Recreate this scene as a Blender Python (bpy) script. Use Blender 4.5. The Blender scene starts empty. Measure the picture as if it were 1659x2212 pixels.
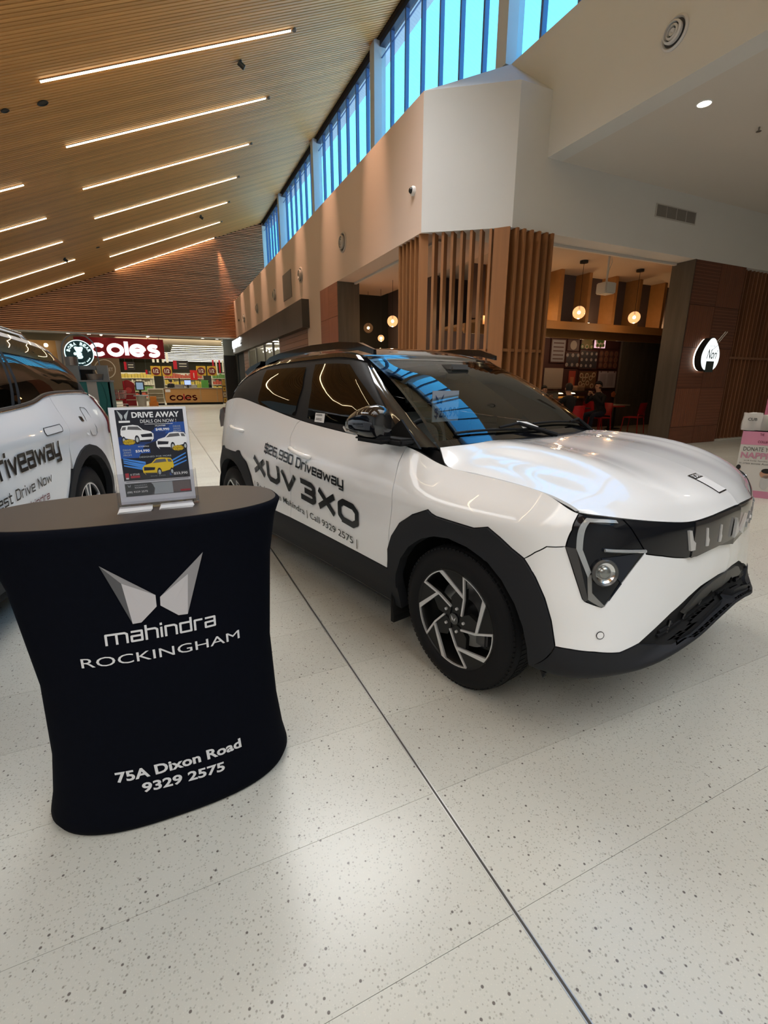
import bpy, bmesh, math, random
import numpy as np
from mathutils import Vector, Matrix
from mathutils.geometry import delaunay_2d_cdt
random.seed(7)
SC = bpy.context.scene
COL = SC.collection
# ---------------------------------------------------------------- camera
PITCH, YAW, CAMH = 0.2694, 0.4342, 1.358
cd = bpy.data.cameras.new('camera'); cam = bpy.data.objects.new('camera', cd); COL.objects.link(cam)
cam.location = (0, 0, CAMH)
cam.rotation_euler = (math.pi/2-PITCH, 0, -YAW)
cd.sensor_fit = 'HORIZONTAL'; cd.sensor_width = 36.0; cd.lens = 1005/1659*36
cd.clip_start = .05; cd.clip_end = 200
SC.camera = cam
# ---------------------------------------------------------------- world (clear sky)
W = bpy.data.worlds.new('sky'); SC.world = W; W.use_nodes = True
nt = W.node_tree; nt.nodes.clear()
tc = nt.nodes.new('ShaderNodeTexCoord'); sp = nt.nodes.new('ShaderNodeSeparateXYZ')
rp = nt.nodes.new('ShaderNodeValToRGB'); bg = nt.nodes.new('ShaderNodeBackground'); ow = nt.nodes.new('ShaderNodeOutputWorld')
rp.color_ramp.elements[0].position = 0.0; rp.color_ramp.elements[0].color = (.70, 2.6, 3.4, 1)
rp.color_ramp.elements[1].position = 1.0; rp.color_ramp.elements[1].color = (.16, 1.0, 3.0, 1)
e = rp.color_ramp.elements.new(.25); e.color = (.50, 2.3, 3.5, 1)
e = rp.color_ramp.elements.new(.55); e.color = (.38, 2.0, 3.5, 1)
nt.links.new(tc.outputs['Generated'], sp.inputs[0]); nt.links.new(sp.outputs['Z'], rp.inputs[0])
nt.links.new(rp.outputs[0], bg.inputs[0]); nt.links.new(bg.outputs[0], ow.inputs[0])
bg.inputs[1].default_value = 1.0
# ---------------------------------------------------------------- view
SC.view_settings.view_transform = 'Standard'; SC.view_settings.look = 'None'
SC.view_settings.exposure = -0.10; SC.view_settings.gamma = 1.0
SC.view_settings.use_curve_mapping = False
# ---------------------------------------------------------------- large lights
def area(name, loc, size, power, col=(1, 1, 1), rot=(0, 0, 0), spread=None):
    l = bpy.data.lights.new(name, 'AREA'); l.shape = 'RECTANGLE'; l.size, l.size_y = size
    l.energy = power; l.color = col
    if spread: l.spread = spread
    o = bpy.data.objects.new(name, l); COL.objects.link(o); o.location = loc; o.rotation_euler = rot
    return o
# unseen fill lights added above, behind and beside the camera, no real fixtures
area('added_fill_light', (-4.0, -3.0, 5.0), (5.0, 7.0), 310, (.95, .98, 1.), spread=2.4)
area('added_fill_light', (2.6, -4.0, 7.6), (6.5, 7.0), 400, (.95, .98, 1.), spread=2.2)
area('added_fill_light', (1.2, 6.6, 7.6), (5.0, 2.2), 330, (.97, .98, 1.), spread=1.75)
area('added_fill_light', (-6.0, 5.5, 4.5), (2.0, 5.0), 130, (.97, .98, 1.))
area('added_fill_light', (10.0, 1.5, 4.86), (4.5, 5.5), 130, (1, .96, .90), spread=2.2)
# sunshine on an added roof deck outside, bounced in through the clerestory
sl_ = bpy.data.lights.new('sun', 'SUN'); sl_.energy = 11; sl_.angle = math.radians(.6); sl_.color = (1, .96, .88)
so_ = bpy.data.objects.new('sun', sl_); COL.objects.link(so_); so_.rotation_euler = (math.radians(18), math.radians(-34), 0)
# portals that guide sky light through the clerestory windows
pl = area('window_portal', (6.55, 11.0, 8.4), (3.4, 38.0), 1, rot=(0, math.radians(90), 0))
pl.data.cycles.is_portal = True

# ---------------------------------------------------------------- materials
MATS = {}
def mat(name, color=(.8, .8, .8), rough=.5, metal=0., emit=None, es=1., coat=0., spec=.5, var=0., noise=None, trans=0., ior=1.45, alpha=1., bump=0., coatr=.03):
    if name in MATS: return MATS[name]
    m = bpy.data.materials.new(name); m.use_nodes = True; n = m.node_tree.nodes; l = m.node_tree.links
    b = n['Principled BSDF']
    b.inputs['Base Color'].default_value = (*color, 1); b.inputs['Roughness'].default_value = rough
    b.inputs['Metallic'].default_value = metal; b.inputs['Coat Weight'].default_value = coat; b.inputs['Coat Roughness'].default_value = coatr
    b.inputs['Specular IOR Level'].default_value = spec; b.inputs['IOR'].default_value = ior
    b.inputs['Transmission Weight'].default_value = trans; b.inputs['Alpha'].default_value = alpha
    if emit: b.inputs['Emission Color'].default_value = (*emit, 1); b.inputs['Emission Strength'].default_value = es
    if noise or var:
        t = n.new('ShaderNodeTexCoord'); mp = n.new('ShaderNodeMapping'); nz = n.new('ShaderNodeTexNoise')
        sc, amt = noise if noise else ((1, 1, 1), 0)
        mp.inputs['Scale'].default_value = sc; nz.inputs['Scale'].default_value = 1.; nz.inputs['Detail'].default_value = 4
        l.new(t.outputs['Object'], mp.inputs[0]); l.new(mp.outputs[0], nz.inputs['Vector'])
        oi = n.new('ShaderNodeObjectInfo')
        hs = n.new('ShaderNodeHueSaturation'); hs.inputs['Color'].default_value = (*color, 1)
        m1 = n.new('ShaderNodeMath'); m1.operation = 'MULTIPLY_ADD'; m1.inputs[1].default_value = 2*amt; m1.inputs[2].default_value = 1-amt
        l.new(nz.outputs['Fac'], m1.inputs[0])
        m2 = n.new('ShaderNodeMath'); m2.operation = 'MULTIPLY_ADD'; m2.inputs[1].default_value = 2*var; m2.inputs[2].default_value = -var
        l.new(oi.outputs['Random'], m2.inputs[0])
        m3 = n.new('ShaderNodeMath'); m3.operation = 'ADD'; l.new(m1.outputs[0], m3.inputs[0]); l.new(m2.outputs[0], m3.inputs[1])
        l.new(m3.outputs[0], hs.inputs['Value']); l.new(hs.outputs[0], b.inputs['Base Color'])
        if bump:
            bp_ = n.new('ShaderNodeBump'); bp_.inputs['Strength'].default_value = bump; bp_.inputs['Distance'].default_value = .002
            l.new(nz.outputs['Fac'], bp_.inputs['Height']); l.new(bp_.outputs[0], b.inputs['Normal'])
    MATS[name] = m; return m
def emat(name, col, s):
    if name in MATS: return MATS[name]
    m = bpy.data.materials.new(name); m.use_nodes = True; n = m.node_tree.nodes; n.clear()
    e = n.new('ShaderNodeEmission'); e.inputs[0].default_value = (*col, 1); e.inputs[1].default_value = s
    o = n.new('ShaderNodeOutputMaterial'); m.node_tree.links.new(e.outputs[0], o.inputs[0]); MATS[name] = m; return m
def glassmat(name, tint, ior=1.5, rough=0., refl=1.):
    """thin glass: tinted transparency mixed with mirror reflection by Fresnel"""
    if name in MATS: return MATS[name]
    m = bpy.data.materials.new(name); m.use_nodes = True; n = m.node_tree.nodes; l = m.node_tree.links; n.clear()
    t = n.new('ShaderNodeBsdfTransparent'); t.inputs[0].default_value = (*tint, 1)
    g = n.new('ShaderNodeBsdfGlossy'); g.inputs['Roughness'].default_value = rough; g.inputs[0].default_value = (refl, refl, refl, 1)
    f = n.new('ShaderNodeFresnel'); ge = n.new('ShaderNodeNewGeometry'); mr = n.new('ShaderNodeMapRange')
    mr.inputs['To Min'].default_value = ior; mr.inputs['To Max'].default_value = 1/ior   # back faces use the inverse index
    l.new(ge.outputs['Backfacing'], mr.inputs['Value']); l.new(mr.outputs['Result'], f.inputs[0])
    x = n.new('ShaderNodeMixShader'); o = n.new('ShaderNodeOutputMaterial')
    l.new(f.outputs[0], x.inputs[0]); l.new(t.outputs[0], x.inputs[1]); l.new(g.outputs[0], x.inputs[2]); l.new(x.outputs[0], o.inputs[0])
    MATS[name] = m; return m
# ---------------------------------------------------------------- mesh helpers
def obj(name, bm, m, parent=None, smooth=False, label=None):
    me = bpy.data.meshes.new(name)
    if isinstance(bm, bmesh.types.BMesh):
        bmesh.ops.recalc_face_normals(bm, faces=bm.faces); bm.to_mesh(me); bm.free()
    else: me = bm
    for q in (m if isinstance(m, (list, tuple)) else [m]): me.materials.append(q)
    if smooth:
        for p in me.polygons: p.use_smooth = True
        if smooth is not True: me.set_sharp_from_angle(angle=math.radians(smooth))
    o = bpy.data.objects.new(name, me); COL.objects.link(o)
    if parent is not None: o.parent = parent
    if label: o['label'] = label
    return o
def thing(name, label, cat, loc=(0, 0, 0), rz=0, group=None):
    o = bpy.data.objects.new(name, None); COL.objects.link(o); o.location = loc; o.rotation_euler = (0, 0, rz)
    o.empty_display_size = .1
    o['label'] = label; o['category'] = cat
    if group: o['group'] = group
    return o
def tag(o, label, cat, group=None):
    o['label'] = label; o['category'] = cat
    if group: o['group'] = group
    return o
def struct(name, bm, m, parent=None, smooth=False):
    o = obj(name, bm, m, parent, smooth)
    if parent is None: o['kind'] = 'structure'
    return o
def sempty(name, loc=(0, 0, 0)):
    o = bpy.data.objects.new(name, None); COL.objects.link(o); o.location = loc; o['kind'] = 'structure'; return o
def NB(): return bmesh.new()
def box(bm, x0, x1, y0, y1, z0, z1, M=None, bev=0):
    v = [bm.verts.new((x, y, z)) for x in (x0, x1) for y in (y0, y1) for z in (z0, z1)]
    if M is not None:
        for q in v: q.co = M @ q.co
    fs = [bm.faces.new([v[i] for i in f]) for f in ((0, 1, 3, 2), (4, 6, 7, 5), (0, 4, 5, 1), (2, 3, 7, 6), (0, 2, 6, 4), (1, 5, 7, 3))]
    if bev:
        ed = list({e for f in fs for e in f.edges})
        bmesh.ops.bevel(bm, geom=ed, offset=bev, segments=2, affect='EDGES')
    return bm
def B(x0, x1, y0, y1, z0, z1, M=None, bev=0): return box(NB(), x0, x1, y0, y1, z0, z1, M, bev)
def quad(bm, pts, mi=0):
    f = bm.faces.new([bm.verts.new(p) for p in pts]); f.material_index = mi; return f
def poly(pts):
    bm = NB(); quad(bm, pts); return bm
def cyl(bm, p0, p1, r0, r1=None, seg=16, caps=True):
    p0 = Vector(p0); p1 = Vector(p1); r1 = r0 if r1 is None else r1
    d = (p1-p0).normalized(); a = d.orthogonal().normalized(); b = d.cross(a)
    A = [bm.verts.new(p0+(a*math.cos(t)+b*math.sin(t))*r0) for t in [2*math.pi*i/seg for i in range(seg)]]
    Bv = [bm.verts.new(p1+(a*math.cos(t)+b*math.sin(t))*r1) for t in [2*math.pi*i/seg for i in range(seg)]]
    for i in range(seg): bm.faces.new((A[i], A[(i+1) % seg], Bv[(i+1) % seg], Bv[i]))
    if caps: bm.faces.new(A[::-1]); bm.faces.new(Bv)
    return bm
def tube(bm, pts, r, seg=8, closed=False):
    """swept round tube"""
    P = [Vector(p) for p in pts]; rings = []
    n = len(P); up = None
    for i in range(n):
        a = P[(i-1) % n] if (i > 0 or closed) else P[i]; b = P[(i+1) % n] if (i < n-1 or closed) else P[i]
        d = (b-a).normalized()
        if up is None: up = d.orthogonal().normalized()
        up = (up-d*up.dot(d)); up = up.normalized() if up.length > 1e-6 else d.orthogonal().normalized()
        s = d.cross(up)
        rr = r[i] if isinstance(r, (list, tuple)) else r
        rings.append([bm.verts.new(P[i]+(up*math.cos(t)+s*math.sin(t))*rr) for t in [2*math.pi*k/seg for k in range(seg)]])
    for i in range(n if closed else n-1):
        A, Bq = rings[i], rings[(i+1) % n]
        for k in range(seg): bm.faces.new((A[k], A[(k+1) % seg], Bq[(k+1) % seg], Bq[k]))
    if not closed: bm.faces.new(rings[0][::-1]); bm.faces.new(rings[-1])
    return bm
def lathe(bm, prof, seg=32, M=None, closed=False):
    """prof: list of (r,z) spun about z"""
    rings = []
    for r, z in prof:
        rings.append([bm.verts.new((r*math.cos(t), r*math.sin(t), z)) for t in [2*math.pi*k/seg for k in range(seg)]])
    n = len(rings)
    for i in range(n if closed else n-1):
        A, Bq = rings[i], rings[(i+1) % n]
        for k in range(seg): bm.faces.new((A[k], A[(k+1) % seg], Bq[(k+1) % seg], Bq[k]))
    if M is not None:
        for rg in rings:
            for v in rg: v.co = M @ v.co
    return bm
def prism(bm, pts2, z0, z1, M=None):
    """extrude 2D polygon (x,y) between z0 and z1"""
    a = [bm.verts.new((x, y, z0)) for x, y in pts2]; b = [bm.verts.new((x, y, z1)) for x, y in pts2]
    if M is not None:
        for v in a+b: v.co = M @ v.co
    bm.faces.new(a[::-1]); bm.faces.new(b)
    for i in range(len(a)): bm.faces.new((a[i], a[(i+1) % len(a)], b[(i+1) % len(a)], b[i]))
    return bm
def frame(o, x, y, up=None):
    """matrix with columns x axis, y axis, x cross y, origin o"""
    x = Vector(x).normalized(); y = Vector(y); y = (y-x*y.dot(x)).normalized(); z = x.cross(y)
    return Matrix(((x.x, y.x, z.x, o[0]), (x.y, y.y, z.y, o[1]), (x.z, y.z, z.z, o[2]), (0, 0, 0, 1)))
_tc = {}
def text_mesh(s, bold=0., sub=False):
    """flat mesh of a text, returns verts (n,2) normalised to bbox and polygons"""
    k = (s, bold)
    if k in _tc: return _tc[k]
    c = bpy.data.curves.new('t', 'FONT'); c.body = s; c.offset = bold; c.resolution_u = 3; c.fill_mode = 'FRONT'
    o = bpy.data.objects.new('t', c); COL.objects.link(o)
    dg = bpy.context.evaluated_depsgraph_get(); me = bpy.data.meshes.new_from_object(o.evaluated_get(dg))
    v = np.array([tuple(q.co) for q in me.vertices])[:, :2]; f = [tuple(p.vertices) for p in me.polygons]
    bpy.data.objects.remove(o); bpy.data.curves.remove(c); bpy.data.meshes.remove(me)
    mn = v.min(0); mx = v.max(0); v = (v-mn)/(mx-mn)
    _tc[k] = (v, f); return _tc[k]
def text(name, s, fn, m, parent=None, bold=0.02, box_=(0, 0, 1, 1), label=None):
    """fn maps (u,v) in unit square to 3D"""
    v, f = text_mesh(s, bold)
    me = bpy.data.meshes.new(name); x0, y0, x1, y1 = box_
    me.from_pydata([tuple(fn(x0+a*(x1-x0), y0+b*(y1-y0))) for a, b in v], [], f); me.update()
    return obj(name, me, m, parent, label=label)
def planefn(o, ax, ay):
    o = Vector(o); ax = Vector(ax); ay = Vector(ay)
    return lambda u, v: o+ax*u+ay*v
def copy_tree(o, parent=None, loc=None, rz=None, label=None):
    c = o.copy(); COL.objects.link(c)
    if parent is not None: c.parent = parent
    if loc is not None: c.location = loc
    if rz is not None: c.rotation_euler = (0, 0, rz)
    if label: c['label'] = label
    for ch in list(o.children): copy_tree(ch, c)
    return c
# ---------------------------------------------------------------- stroke lettering (squared and rounded styles)
def _arc(cx, cy, rx, ry, a0, a1, n=14): return [(cx+rx*math.cos(math.radians(a0+(a1-a0)*k/n)), cy+ry*math.sin(math.radians(a0+(a1-a0)*k/n))) for k in range(n+1)]
_sq = {'$': (.55, [[(.55, .85), (.55, 1), (0, 1), (0, .5), (.55, .5), (.55, 0), (0, 0), (0, .15)], [(.27, -.14), (.27, 1.14)]]), '2': (.55, [[(0, .85), (0, 1), (.55, 1), (.55, .58), (0, .38), (0, 0), (.55, 0)]]),
 '6': (.55, [[(.5, 1), (0, 1), (0, 0), (.55, 0), (.55, .55), (0, .55)]]), ',': (.1, [[(.06, .08), (0, -.2)]]), '9': (.55, [[(.05, 0), (.55, 0), (.55, 1), (0, 1), (0, .47), (.55, .47)]]),
 '0': (.55, [[(.08, 0), (0, .08), (0, .92), (.08, 1), (.47, 1), (.55, .92), (.55, .08), (.47, 0), (.08, 0)]]), 'D': (.58, [[(0, 0), (0, 1), (.4, 1), (.58, .82), (.58, .18), (.4, 0), (0, 0)]]),
 'r': (.34, [[(0, 0), (0, .72), (.34, .72)]]), 'i': (0., [[(0, 0), (0, .66)], [(0, .95), (0, .98)]]), 'v': (.52, [[(0, .72), (.26, 0), (.52, .72)]]),
 'e': (.48, [[(.46, 0), (0, 0), (0, .72), (.48, .72), (.48, .36), (.12, .36)]]), 'a': (.48, [[(.04, .72), (.48, .72), (.48, 0), (0, 0), (0, .38), (.48, .38)]]), 'w': (.82, [[(0, .72), (.18, 0), (.41, .62), (.64, 0), (.82, .72)]]),
 'y': (.5, [[(0, .72), (0, .05), (.5, .05)], [(.5, .72), (.5, -.26), (.12, -.26)]]), 'm': (.95, [[(0, 0), (0, .72), (.85, .72), (.95, .62), (.95, 0)], [(.475, .72), (.475, 0)]]), 'h': (.52, [[(0, 0), (0, 1)], [(0, .72), (.42, .72), (.52, .62), (.52, 0)]]),
 'n': (.52, [[(0, 0), (0, .72), (.42, .72), (.52, .62), (.52, 0)]]), 'd': (.52, [[(.52, 1), (.52, 0), (0, 0), (0, .72), (.52, .72)]]), 'T': (.6, [[(0, 1), (.6, 1)], [(.3, 1), (.3, 0)]]), 's': (.46, [[(.46, .72), (0, .72), (0, .38), (.46, .38), (.46, 0), (0, 0)]]),
 't': (.36, [[(0, .72), (.36, .72)], [(.14, 1), (.14, 0), (.36, 0)]]), 'N': (.56, [[(0, 0), (0, 1), (.56, 0), (.56, 1)]]), 'o': (.5, [[(.08, 0), (0, .08), (0, .64), (.08, .72), (.42, .72), (.5, .64), (.5, .08), (.42, 0), (.08, 0)]]),
 'X': (.95, [[(0, 0), (.95, 1)], [(0, 1), (.95, 0)]]), 'U': (.92, [[(0, 1), (0, .22), (.2, 0), (.72, 0), (.92, .22), (.92, 1)]]), 'V': (1., [[(0, 1), (.5, 0), (1., 1)]]),
 '3': (.86, [[(0, 1), (.68, 1), (.84, .86), (.84, .64), (.70, .5), (.28, .5)], [(.70, .5), (.86, .36), (.86, .14), (.70, 0), (0, 0)]]), 'O': (.98, [[(.22, 0), (0, .22), (0, .78), (.22, 1), (.76, 1), (.98, .78), (.98, .22), (.76, 0), (.22, 0)]])}
_rd = {'c': (.80, [_arc(.42, .42, .42, .42, 42, 318, 22)]), 'o': (.84, [_arc(.42, .42, .42, .42, 0, 360, 28)]), 'l': (0., [[(0, 0-.03), (0, 1.18)]]), 'e': (.84, [_arc(.42, .42, .42, .42, 0, 318, 24), [(0.02, .42), (.84, .42)]]),
 's': (.62, [_arc(.33, .64, .27, .20, 30, 250, 10)+_arc(.33, .20, .30, .22, 75, -150, 12)])}
def stroke_text(name, s, fn, L, H, th, m, parent=None, table=_sq, gap=.22, space=.4, flip=False, sub=4):
    """fn(u,v) maps the box L x H metres to 3D; th = stroke width in metres"""
    W_ = 0; items = []
    for ch in s:
        if ch == ' ': W_ += space; continue
        w, pl = table[ch]; items.append((W_, pl)); W_ += w+gap
    W_ -= gap
    sx = (L-th)/W_; sy = H-th if H > th else H
    bm = NB()
    def P(x, y): return fn(x/L, y/H)
    for x0, pls in items:
        for pl in pls:
            q = [((x0+a)*sx+th/2, b*sy+th/2) for a, b in pl]
            for i in range(len(q)-1):
                a, b = Vector(q[i]), Vector(q[i+1]); d = b-a
                if d.length < 1e-6: continue
                n = Vector((-d.y, d.x)).normalized()*th/2
                if i == 0 and len(q) == 2 or True:
                    e = d.normalized()*(th/2 if table is _sq else 0)
                    if i == 0 and table is _sq: a = a-e*(1. if abs(n.x) < 1e-5 or abs(n.y) < 1e-5 else .2)
                    if i == len(q)-2 and table is _sq: b = b+e*(1. if abs(n.x) < 1e-5 or abs(n.y) < 1e-5 else .2)
                k = max(1, int((b-a).length/.04)); k = min(k, sub)
                for j in range(k):
                    c0 = a+(b-a)*j/k; c1 = a+(b-a)*(j+1)/k
                    bm.faces.new([bm.verts.new(P(*(c0-n))), bm.verts.new(P(*(c1-n))), bm.verts.new(P(*(c1+n))), bm.verts.new(P(*(c0+n)))])
                if i > 0:
                    c = Vector(q[i]); bm.faces.new([bm.verts.new(P(c.x+th/2*math.cos(t), c.y+th/2*math.sin(t))) for t in [2*math.pi*w/12 for w in range(12)]])
    me = bpy.data.meshes.new(name); bm.to_mesh(me); bm.free(); me.materials.append(m)
    o = bpy.data.objects.new(name, me); COL.objects.link(o)
    if parent is not None: o.parent = parent
    return o

# ================================================================ SETTING
def terrazzo(name, base, chipamt=1.):
    m = bpy.data.materials.new(name); m.use_nodes = True; n = m.node_tree.nodes; l = m.node_tree.links
    b = n['Principled BSDF']; b.inputs['Roughness'].default_value = .26; b.inputs['Specular IOR Level'].default_value = .5
    t = n.new('ShaderNodeNewGeometry')
    def vor(scale, lo, hi):
        v = n.new('ShaderNodeTexVoronoi'); v.inputs['Scale'].default_value = scale; v.inputs['Randomness'].default_value = 1
        l.new(t.outputs['Position'], v.inputs['Vector'])
        r = n.new('ShaderNodeMapRange'); r.inputs['From Min'].default_value = lo; r.inputs['From Max'].default_value = hi; r.inputs['To Min'].default_value = 1; r.inputs['To Max'].default_value = 0
        l.new(v.outputs['Distance'], r.inputs['Value'])
        g = n.new('ShaderNodeSeparateColor'); l.new(v.outputs['Color'], g.inputs[0])
        return r.outputs['Result'], g
    def mix(f, a, bcol):
        x = n.new('ShaderNodeMix'); x.data_type = 'RGBA'; l.new(f, x.inputs['Factor']); l.new(a, x.inputs['A'])
        if isinstance(bcol, tuple): x.inputs['B'].default_value = (*bcol, 1)
        else: l.new(bcol, x.inputs['B'])
        return x.outputs['Result']
    def mul(a, k, thr=None):
        q = n.new('ShaderNodeMath'); q.operation = 'MULTIPLY'; l.new(a, q.inputs[0])
        if isinstance(k, float): q.inputs[1].default_value = k
        else: l.new(k, q.inputs[1])
        return q.outputs[0]
    def gt(a, th):
        q = n.new('ShaderNodeMath'); q.operation = 'GREATER_THAN'; l.new(a, q.inputs[0]); q.inputs[1].default_value = th; return q.outputs[0]
    nz = n.new('ShaderNodeTexNoise'); nz.inputs['Scale'].default_value = 1.2; nz.inputs['Detail'].default_value = 5; l.new(t.outputs['Position'], nz.inputs['Vector'])
    rgb = n.new('ShaderNodeRGB'); rgb.outputs[0].default_value = (*base, 1)
    oi = n.new('ShaderNodeObjectInfo'); hs = n.new('ShaderNodeHueSaturation'); l.new(rgb.outputs[0], hs.inputs['Color'])
    a1 = n.new('ShaderNodeMath'); a1.operation = 'MULTIPLY_ADD'; l.new(nz.outputs['Fac'], a1.inputs[0]); a1.inputs[1].default_value = .22; a1.inputs[2].default_value = .89
    a2 = n.new('ShaderNodeMath'); a2.operation = 'MULTIPLY_ADD'; l.new(oi.outputs['Random'], a2.inputs[0]); a2.inputs[1].default_value = .10; l.new(a1.outputs[0], a2.inputs[2])
    l.new(a2.outputs[0], hs.inputs['Value'])
    f1, g1 = vor(130., .20, .30); f2, g2 = vor(75., .17, .25); f3, g3 = vor(34., .10, .15); f4, g4 = vor(190., .25, .38); f5, g5 = vor(90., .20, .30)
    c = mix(mul(mul(f4, gt(g4.outputs[0], .6)), .35), hs.outputs[0], (base[0]*1.25, base[1]*1.25, base[2]*1.22))
    c = mix(mul(mul(f5, gt(g5.outputs[1], .35)), .5), c, (.30, .295, .255))
    c = mix(mul(mul(f1, gt(g1.outputs[1], .55)), .5), c, (.24, .22, .19))
    c = mix(mul(mul(f2, gt(g2.outputs[0], .70)), .6), c, (.16, .145, .12))
    c = mix(mul(mul(f3, gt(g3.outputs[2], .88)), .85), c, (.07, .055, .05))
    l.new(c, b.inputs['Base Color'])
    MATS[name] = m; return m
M_TERR = terrazzo('terrazzo', (.445, .44, .39))
M_GROUT = mat('grout', (.30, .29, .25), rough=.8)
floor = struct('floor', B(-12, 18, -9.5, 82, -.06, -.003), M_GROUT)
# floor tiles, .835 x .417 m, as parts; the farther ones joined
tx, ty = 2.505, .4165; tiles = []
gx0, gy0 = .700, 1.511
tm = None
cells = []
for i in range(-6, 8):
    for j in range(-26, 117):
        x0 = gx0+i*tx; y0 = gy0+j*ty
        if x0 < -12 or x0+tx > 18 or y0 < -9.4 or y0 > 49.5: continue
        cx_, cy_ = x0+tx/2, y0+ty/2
        f_ = cx_*math.sin(YAW)+cy_*math.cos(YAW); s_ = cx_*math.cos(YAW)-cy_*math.sin(YAW)
        vis = f_ > .3 and abs(s_) < (f_+.5)*.9
        cells.append(((f_*f_+s_*s_) if vis else 1e6, x0, y0))
cells.sort()
base_me = bpy.data.meshes.new('tile'); bm = NB(); g_ = .0007
box(bm, g_+.0, tx-g_, g_, ty-g_, -.004, 0); bmesh.ops.recalc_face_normals(bm, faces=bm.faces); bm.to_mesh(base_me); bm.free(); base_me.materials.append(M_TERR)
for d, x0, y0 in cells[:300]:
    ex = 0
    o = bpy.data.objects.new('tile', base_me); COL.objects.link(o); o.location = (x0, y0, 0); o.parent = floor
    if abs(x0-gx0) < .01: o.location.x += .006; o.scale.x = (tx-.006)/tx
    if abs(x0+tx-gx0) < .01: o.scale.x = (tx-.006)/tx
rest = NB()
for d, x0, y0 in cells[300:]:
    box(rest, x0+g_+(.006 if abs(x0-gx0) < .01 else 0), x0+tx-g_-(.006 if abs(x0+tx-gx0) < .01 else 0), y0+g_, y0+ty-g_, -.004, 0)
ft = obj('tile', rest, M_TERR, floor); ft['kind'] = 'stuff'
# expansion joint strip
trim = sempty('trim_1', (gx0, 0, 0))
obj('joint_rubber', B(-.0035, .0035, -9, 49, -.003, .0002), mat('joint_dark', (.05, .045, .04), rough=.6), trim)
for s_ in (-1, 1): obj('joint_edge', B(-.0017, .0017, -9, 49, -.003, .0012, Matrix.Translation((s_*.0052, 0, 0))), mat('joint_metal', (.62, .62, .60), rough=.3, metal=.8), trim)

M_WALL = mat('plaster_white', (.575, .57, .55), rough=.75, noise=((1.5, 1.5, 1.5), .03))
M_WALLB = mat('plaster_beige', (.62, .47, .38), rough=.7)
M_CEILW = mat('ceiling_plaster', (.56, .52, .47), rough=.85)
M_BACK = mat('acoustic_backing', (.045, .022, .010), rough=.9)
def timber(name, c, grain, var=.12, rough=.5, amt=.28):
    return mat(name, c, rough=rough, noise=(grain, amt), var=var)
M_SLAT = timber('ceiling_timber', (.70, .32, .095), (.35, 18, 18))
M_SLATW = timber('wall_timber', (.58, .25, .12), (.35, 18, 18), var=.14)
# ---- sloping timber ceiling
SL = .40729; ANG = math.atan(SL)
def cz(x): return 10.08+SL*(x-6.18)
XL = -9.0
ceil = struct('ceiling', poly([(6.3, -9, cz(6.3)+.06), (6.3, 29.9, cz(6.3)+.06), (XL, 29.9, cz(XL)+.06), (XL, -9, cz(XL)+.06)]), M_BACK)
Lc = (6.16-XL)/math.cos(ANG)
bm = NB(); box(bm, 0, Lc, -.0345, .0345, 0, .035); smesh = bpy.data.meshes.new('slat'); bmesh.ops.recalc_face_normals(bm, faces=bm.faces); bm.to_mesh(smesh); bm.free(); smesh.materials.append(M_SLAT)
STRIP_Y = [9.78+2.83*k for k in range(-6, 8)]
y = 29.70; cnt = 0; restc = NB()
Mr = Matrix.Rotation(-ANG, 4, 'Y')
while y > -8.9:
    if cnt < 290:
        o = bpy.data.objects.new('slat', smesh); COL.objects.link(o); o.parent = ceil
        o.location = (XL, y, cz(XL)); o.rotation_euler = (0, -ANG, 0)
    else: box(restc, 0, Lc, -.0345, .0345, 0, .035, Matrix.Translation((XL, y, cz(XL))) @ Mr)
    y -= .0955; cnt += 1
rs = obj('slat', restc, M_SLAT, ceil); rs['kind'] = 'stuff'
# ---- far timber wall above the supermarket
YF = 29.75
wf = struct('wall_far', poly([(XL, YF+.06, 3.9), (6.3, YF+.06, 3.9), (6.3, YF+.06, cz(6.3)+.3), (XL, YF+.06, cz(XL)+.3)]), M_BACK)
z = 3.95; 
while z < 10.0:
    x0 = XL if z < cz(XL) else 6.18+(z-10.08)/SL
    x1 = 6.18 if z > 5.85 else 4.34
    if x1-x0 > .1: obj('slat', B(x0, x1, YF-.035, YF+.01, z-.028, z+.028), M_SLATW, wf)
    z += .088
struct('trim_2', B(XL, 4.34, YF-.02, YF+.35, 3.86, 3.905), M_CEILW)
# ---- wall_right: beige wall, chamfered corner, white header wall
def planprism(pts, z0, z1): return prism(NB(), pts, z0, z1)
wr = struct('wall_right', planprism([(4.33, 29.9), (4.33, 7.83), (6.18, 7.83), (6.18, 29.9)], 3.84, 5.85), M_WALLB)
obj('corner_box', planprism([(4.331, 7.829), (5.55, 6.95), (6.5, 6.95), (6.5, 7.829)], 3.84, 5.852), M_WALL, wr)
obj('lower_wall', B(4.33, 4.7, 13.6, 14.95, 0, 3.84), M_WALLB, wr)
bm = NB(); A_, B_, C_, D_ = (4.33, 7.83, 5.85), (6.18, 8.05, 6.73), (5.55, 6.95, 5.852), (6.18, 6.95, 5.852)
quad(bm, [A_, C_, B_]); quad(bm, [C_, D_, B_]); quad(bm, [A_, B_, (6.18, 29.75, 6.73), (4.33, 29.75, 5.85)]); quad(bm, [(6.3, 6.9, 6.73), (6.3, 8.06, 6.73), B_, (6.18, 6.9, 6.73)])
obj('sloping_ledge', bm, M_WALL, wr)
obj('header_wall', B(6.5, 17, 6.95, 7.35, 3.84, 4.95), M_WALL, wr)
wu = struct('wall_upper', B(6.18, 6.5, -9, 6.95, 4.93, 6.73), M_WALL)
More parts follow.
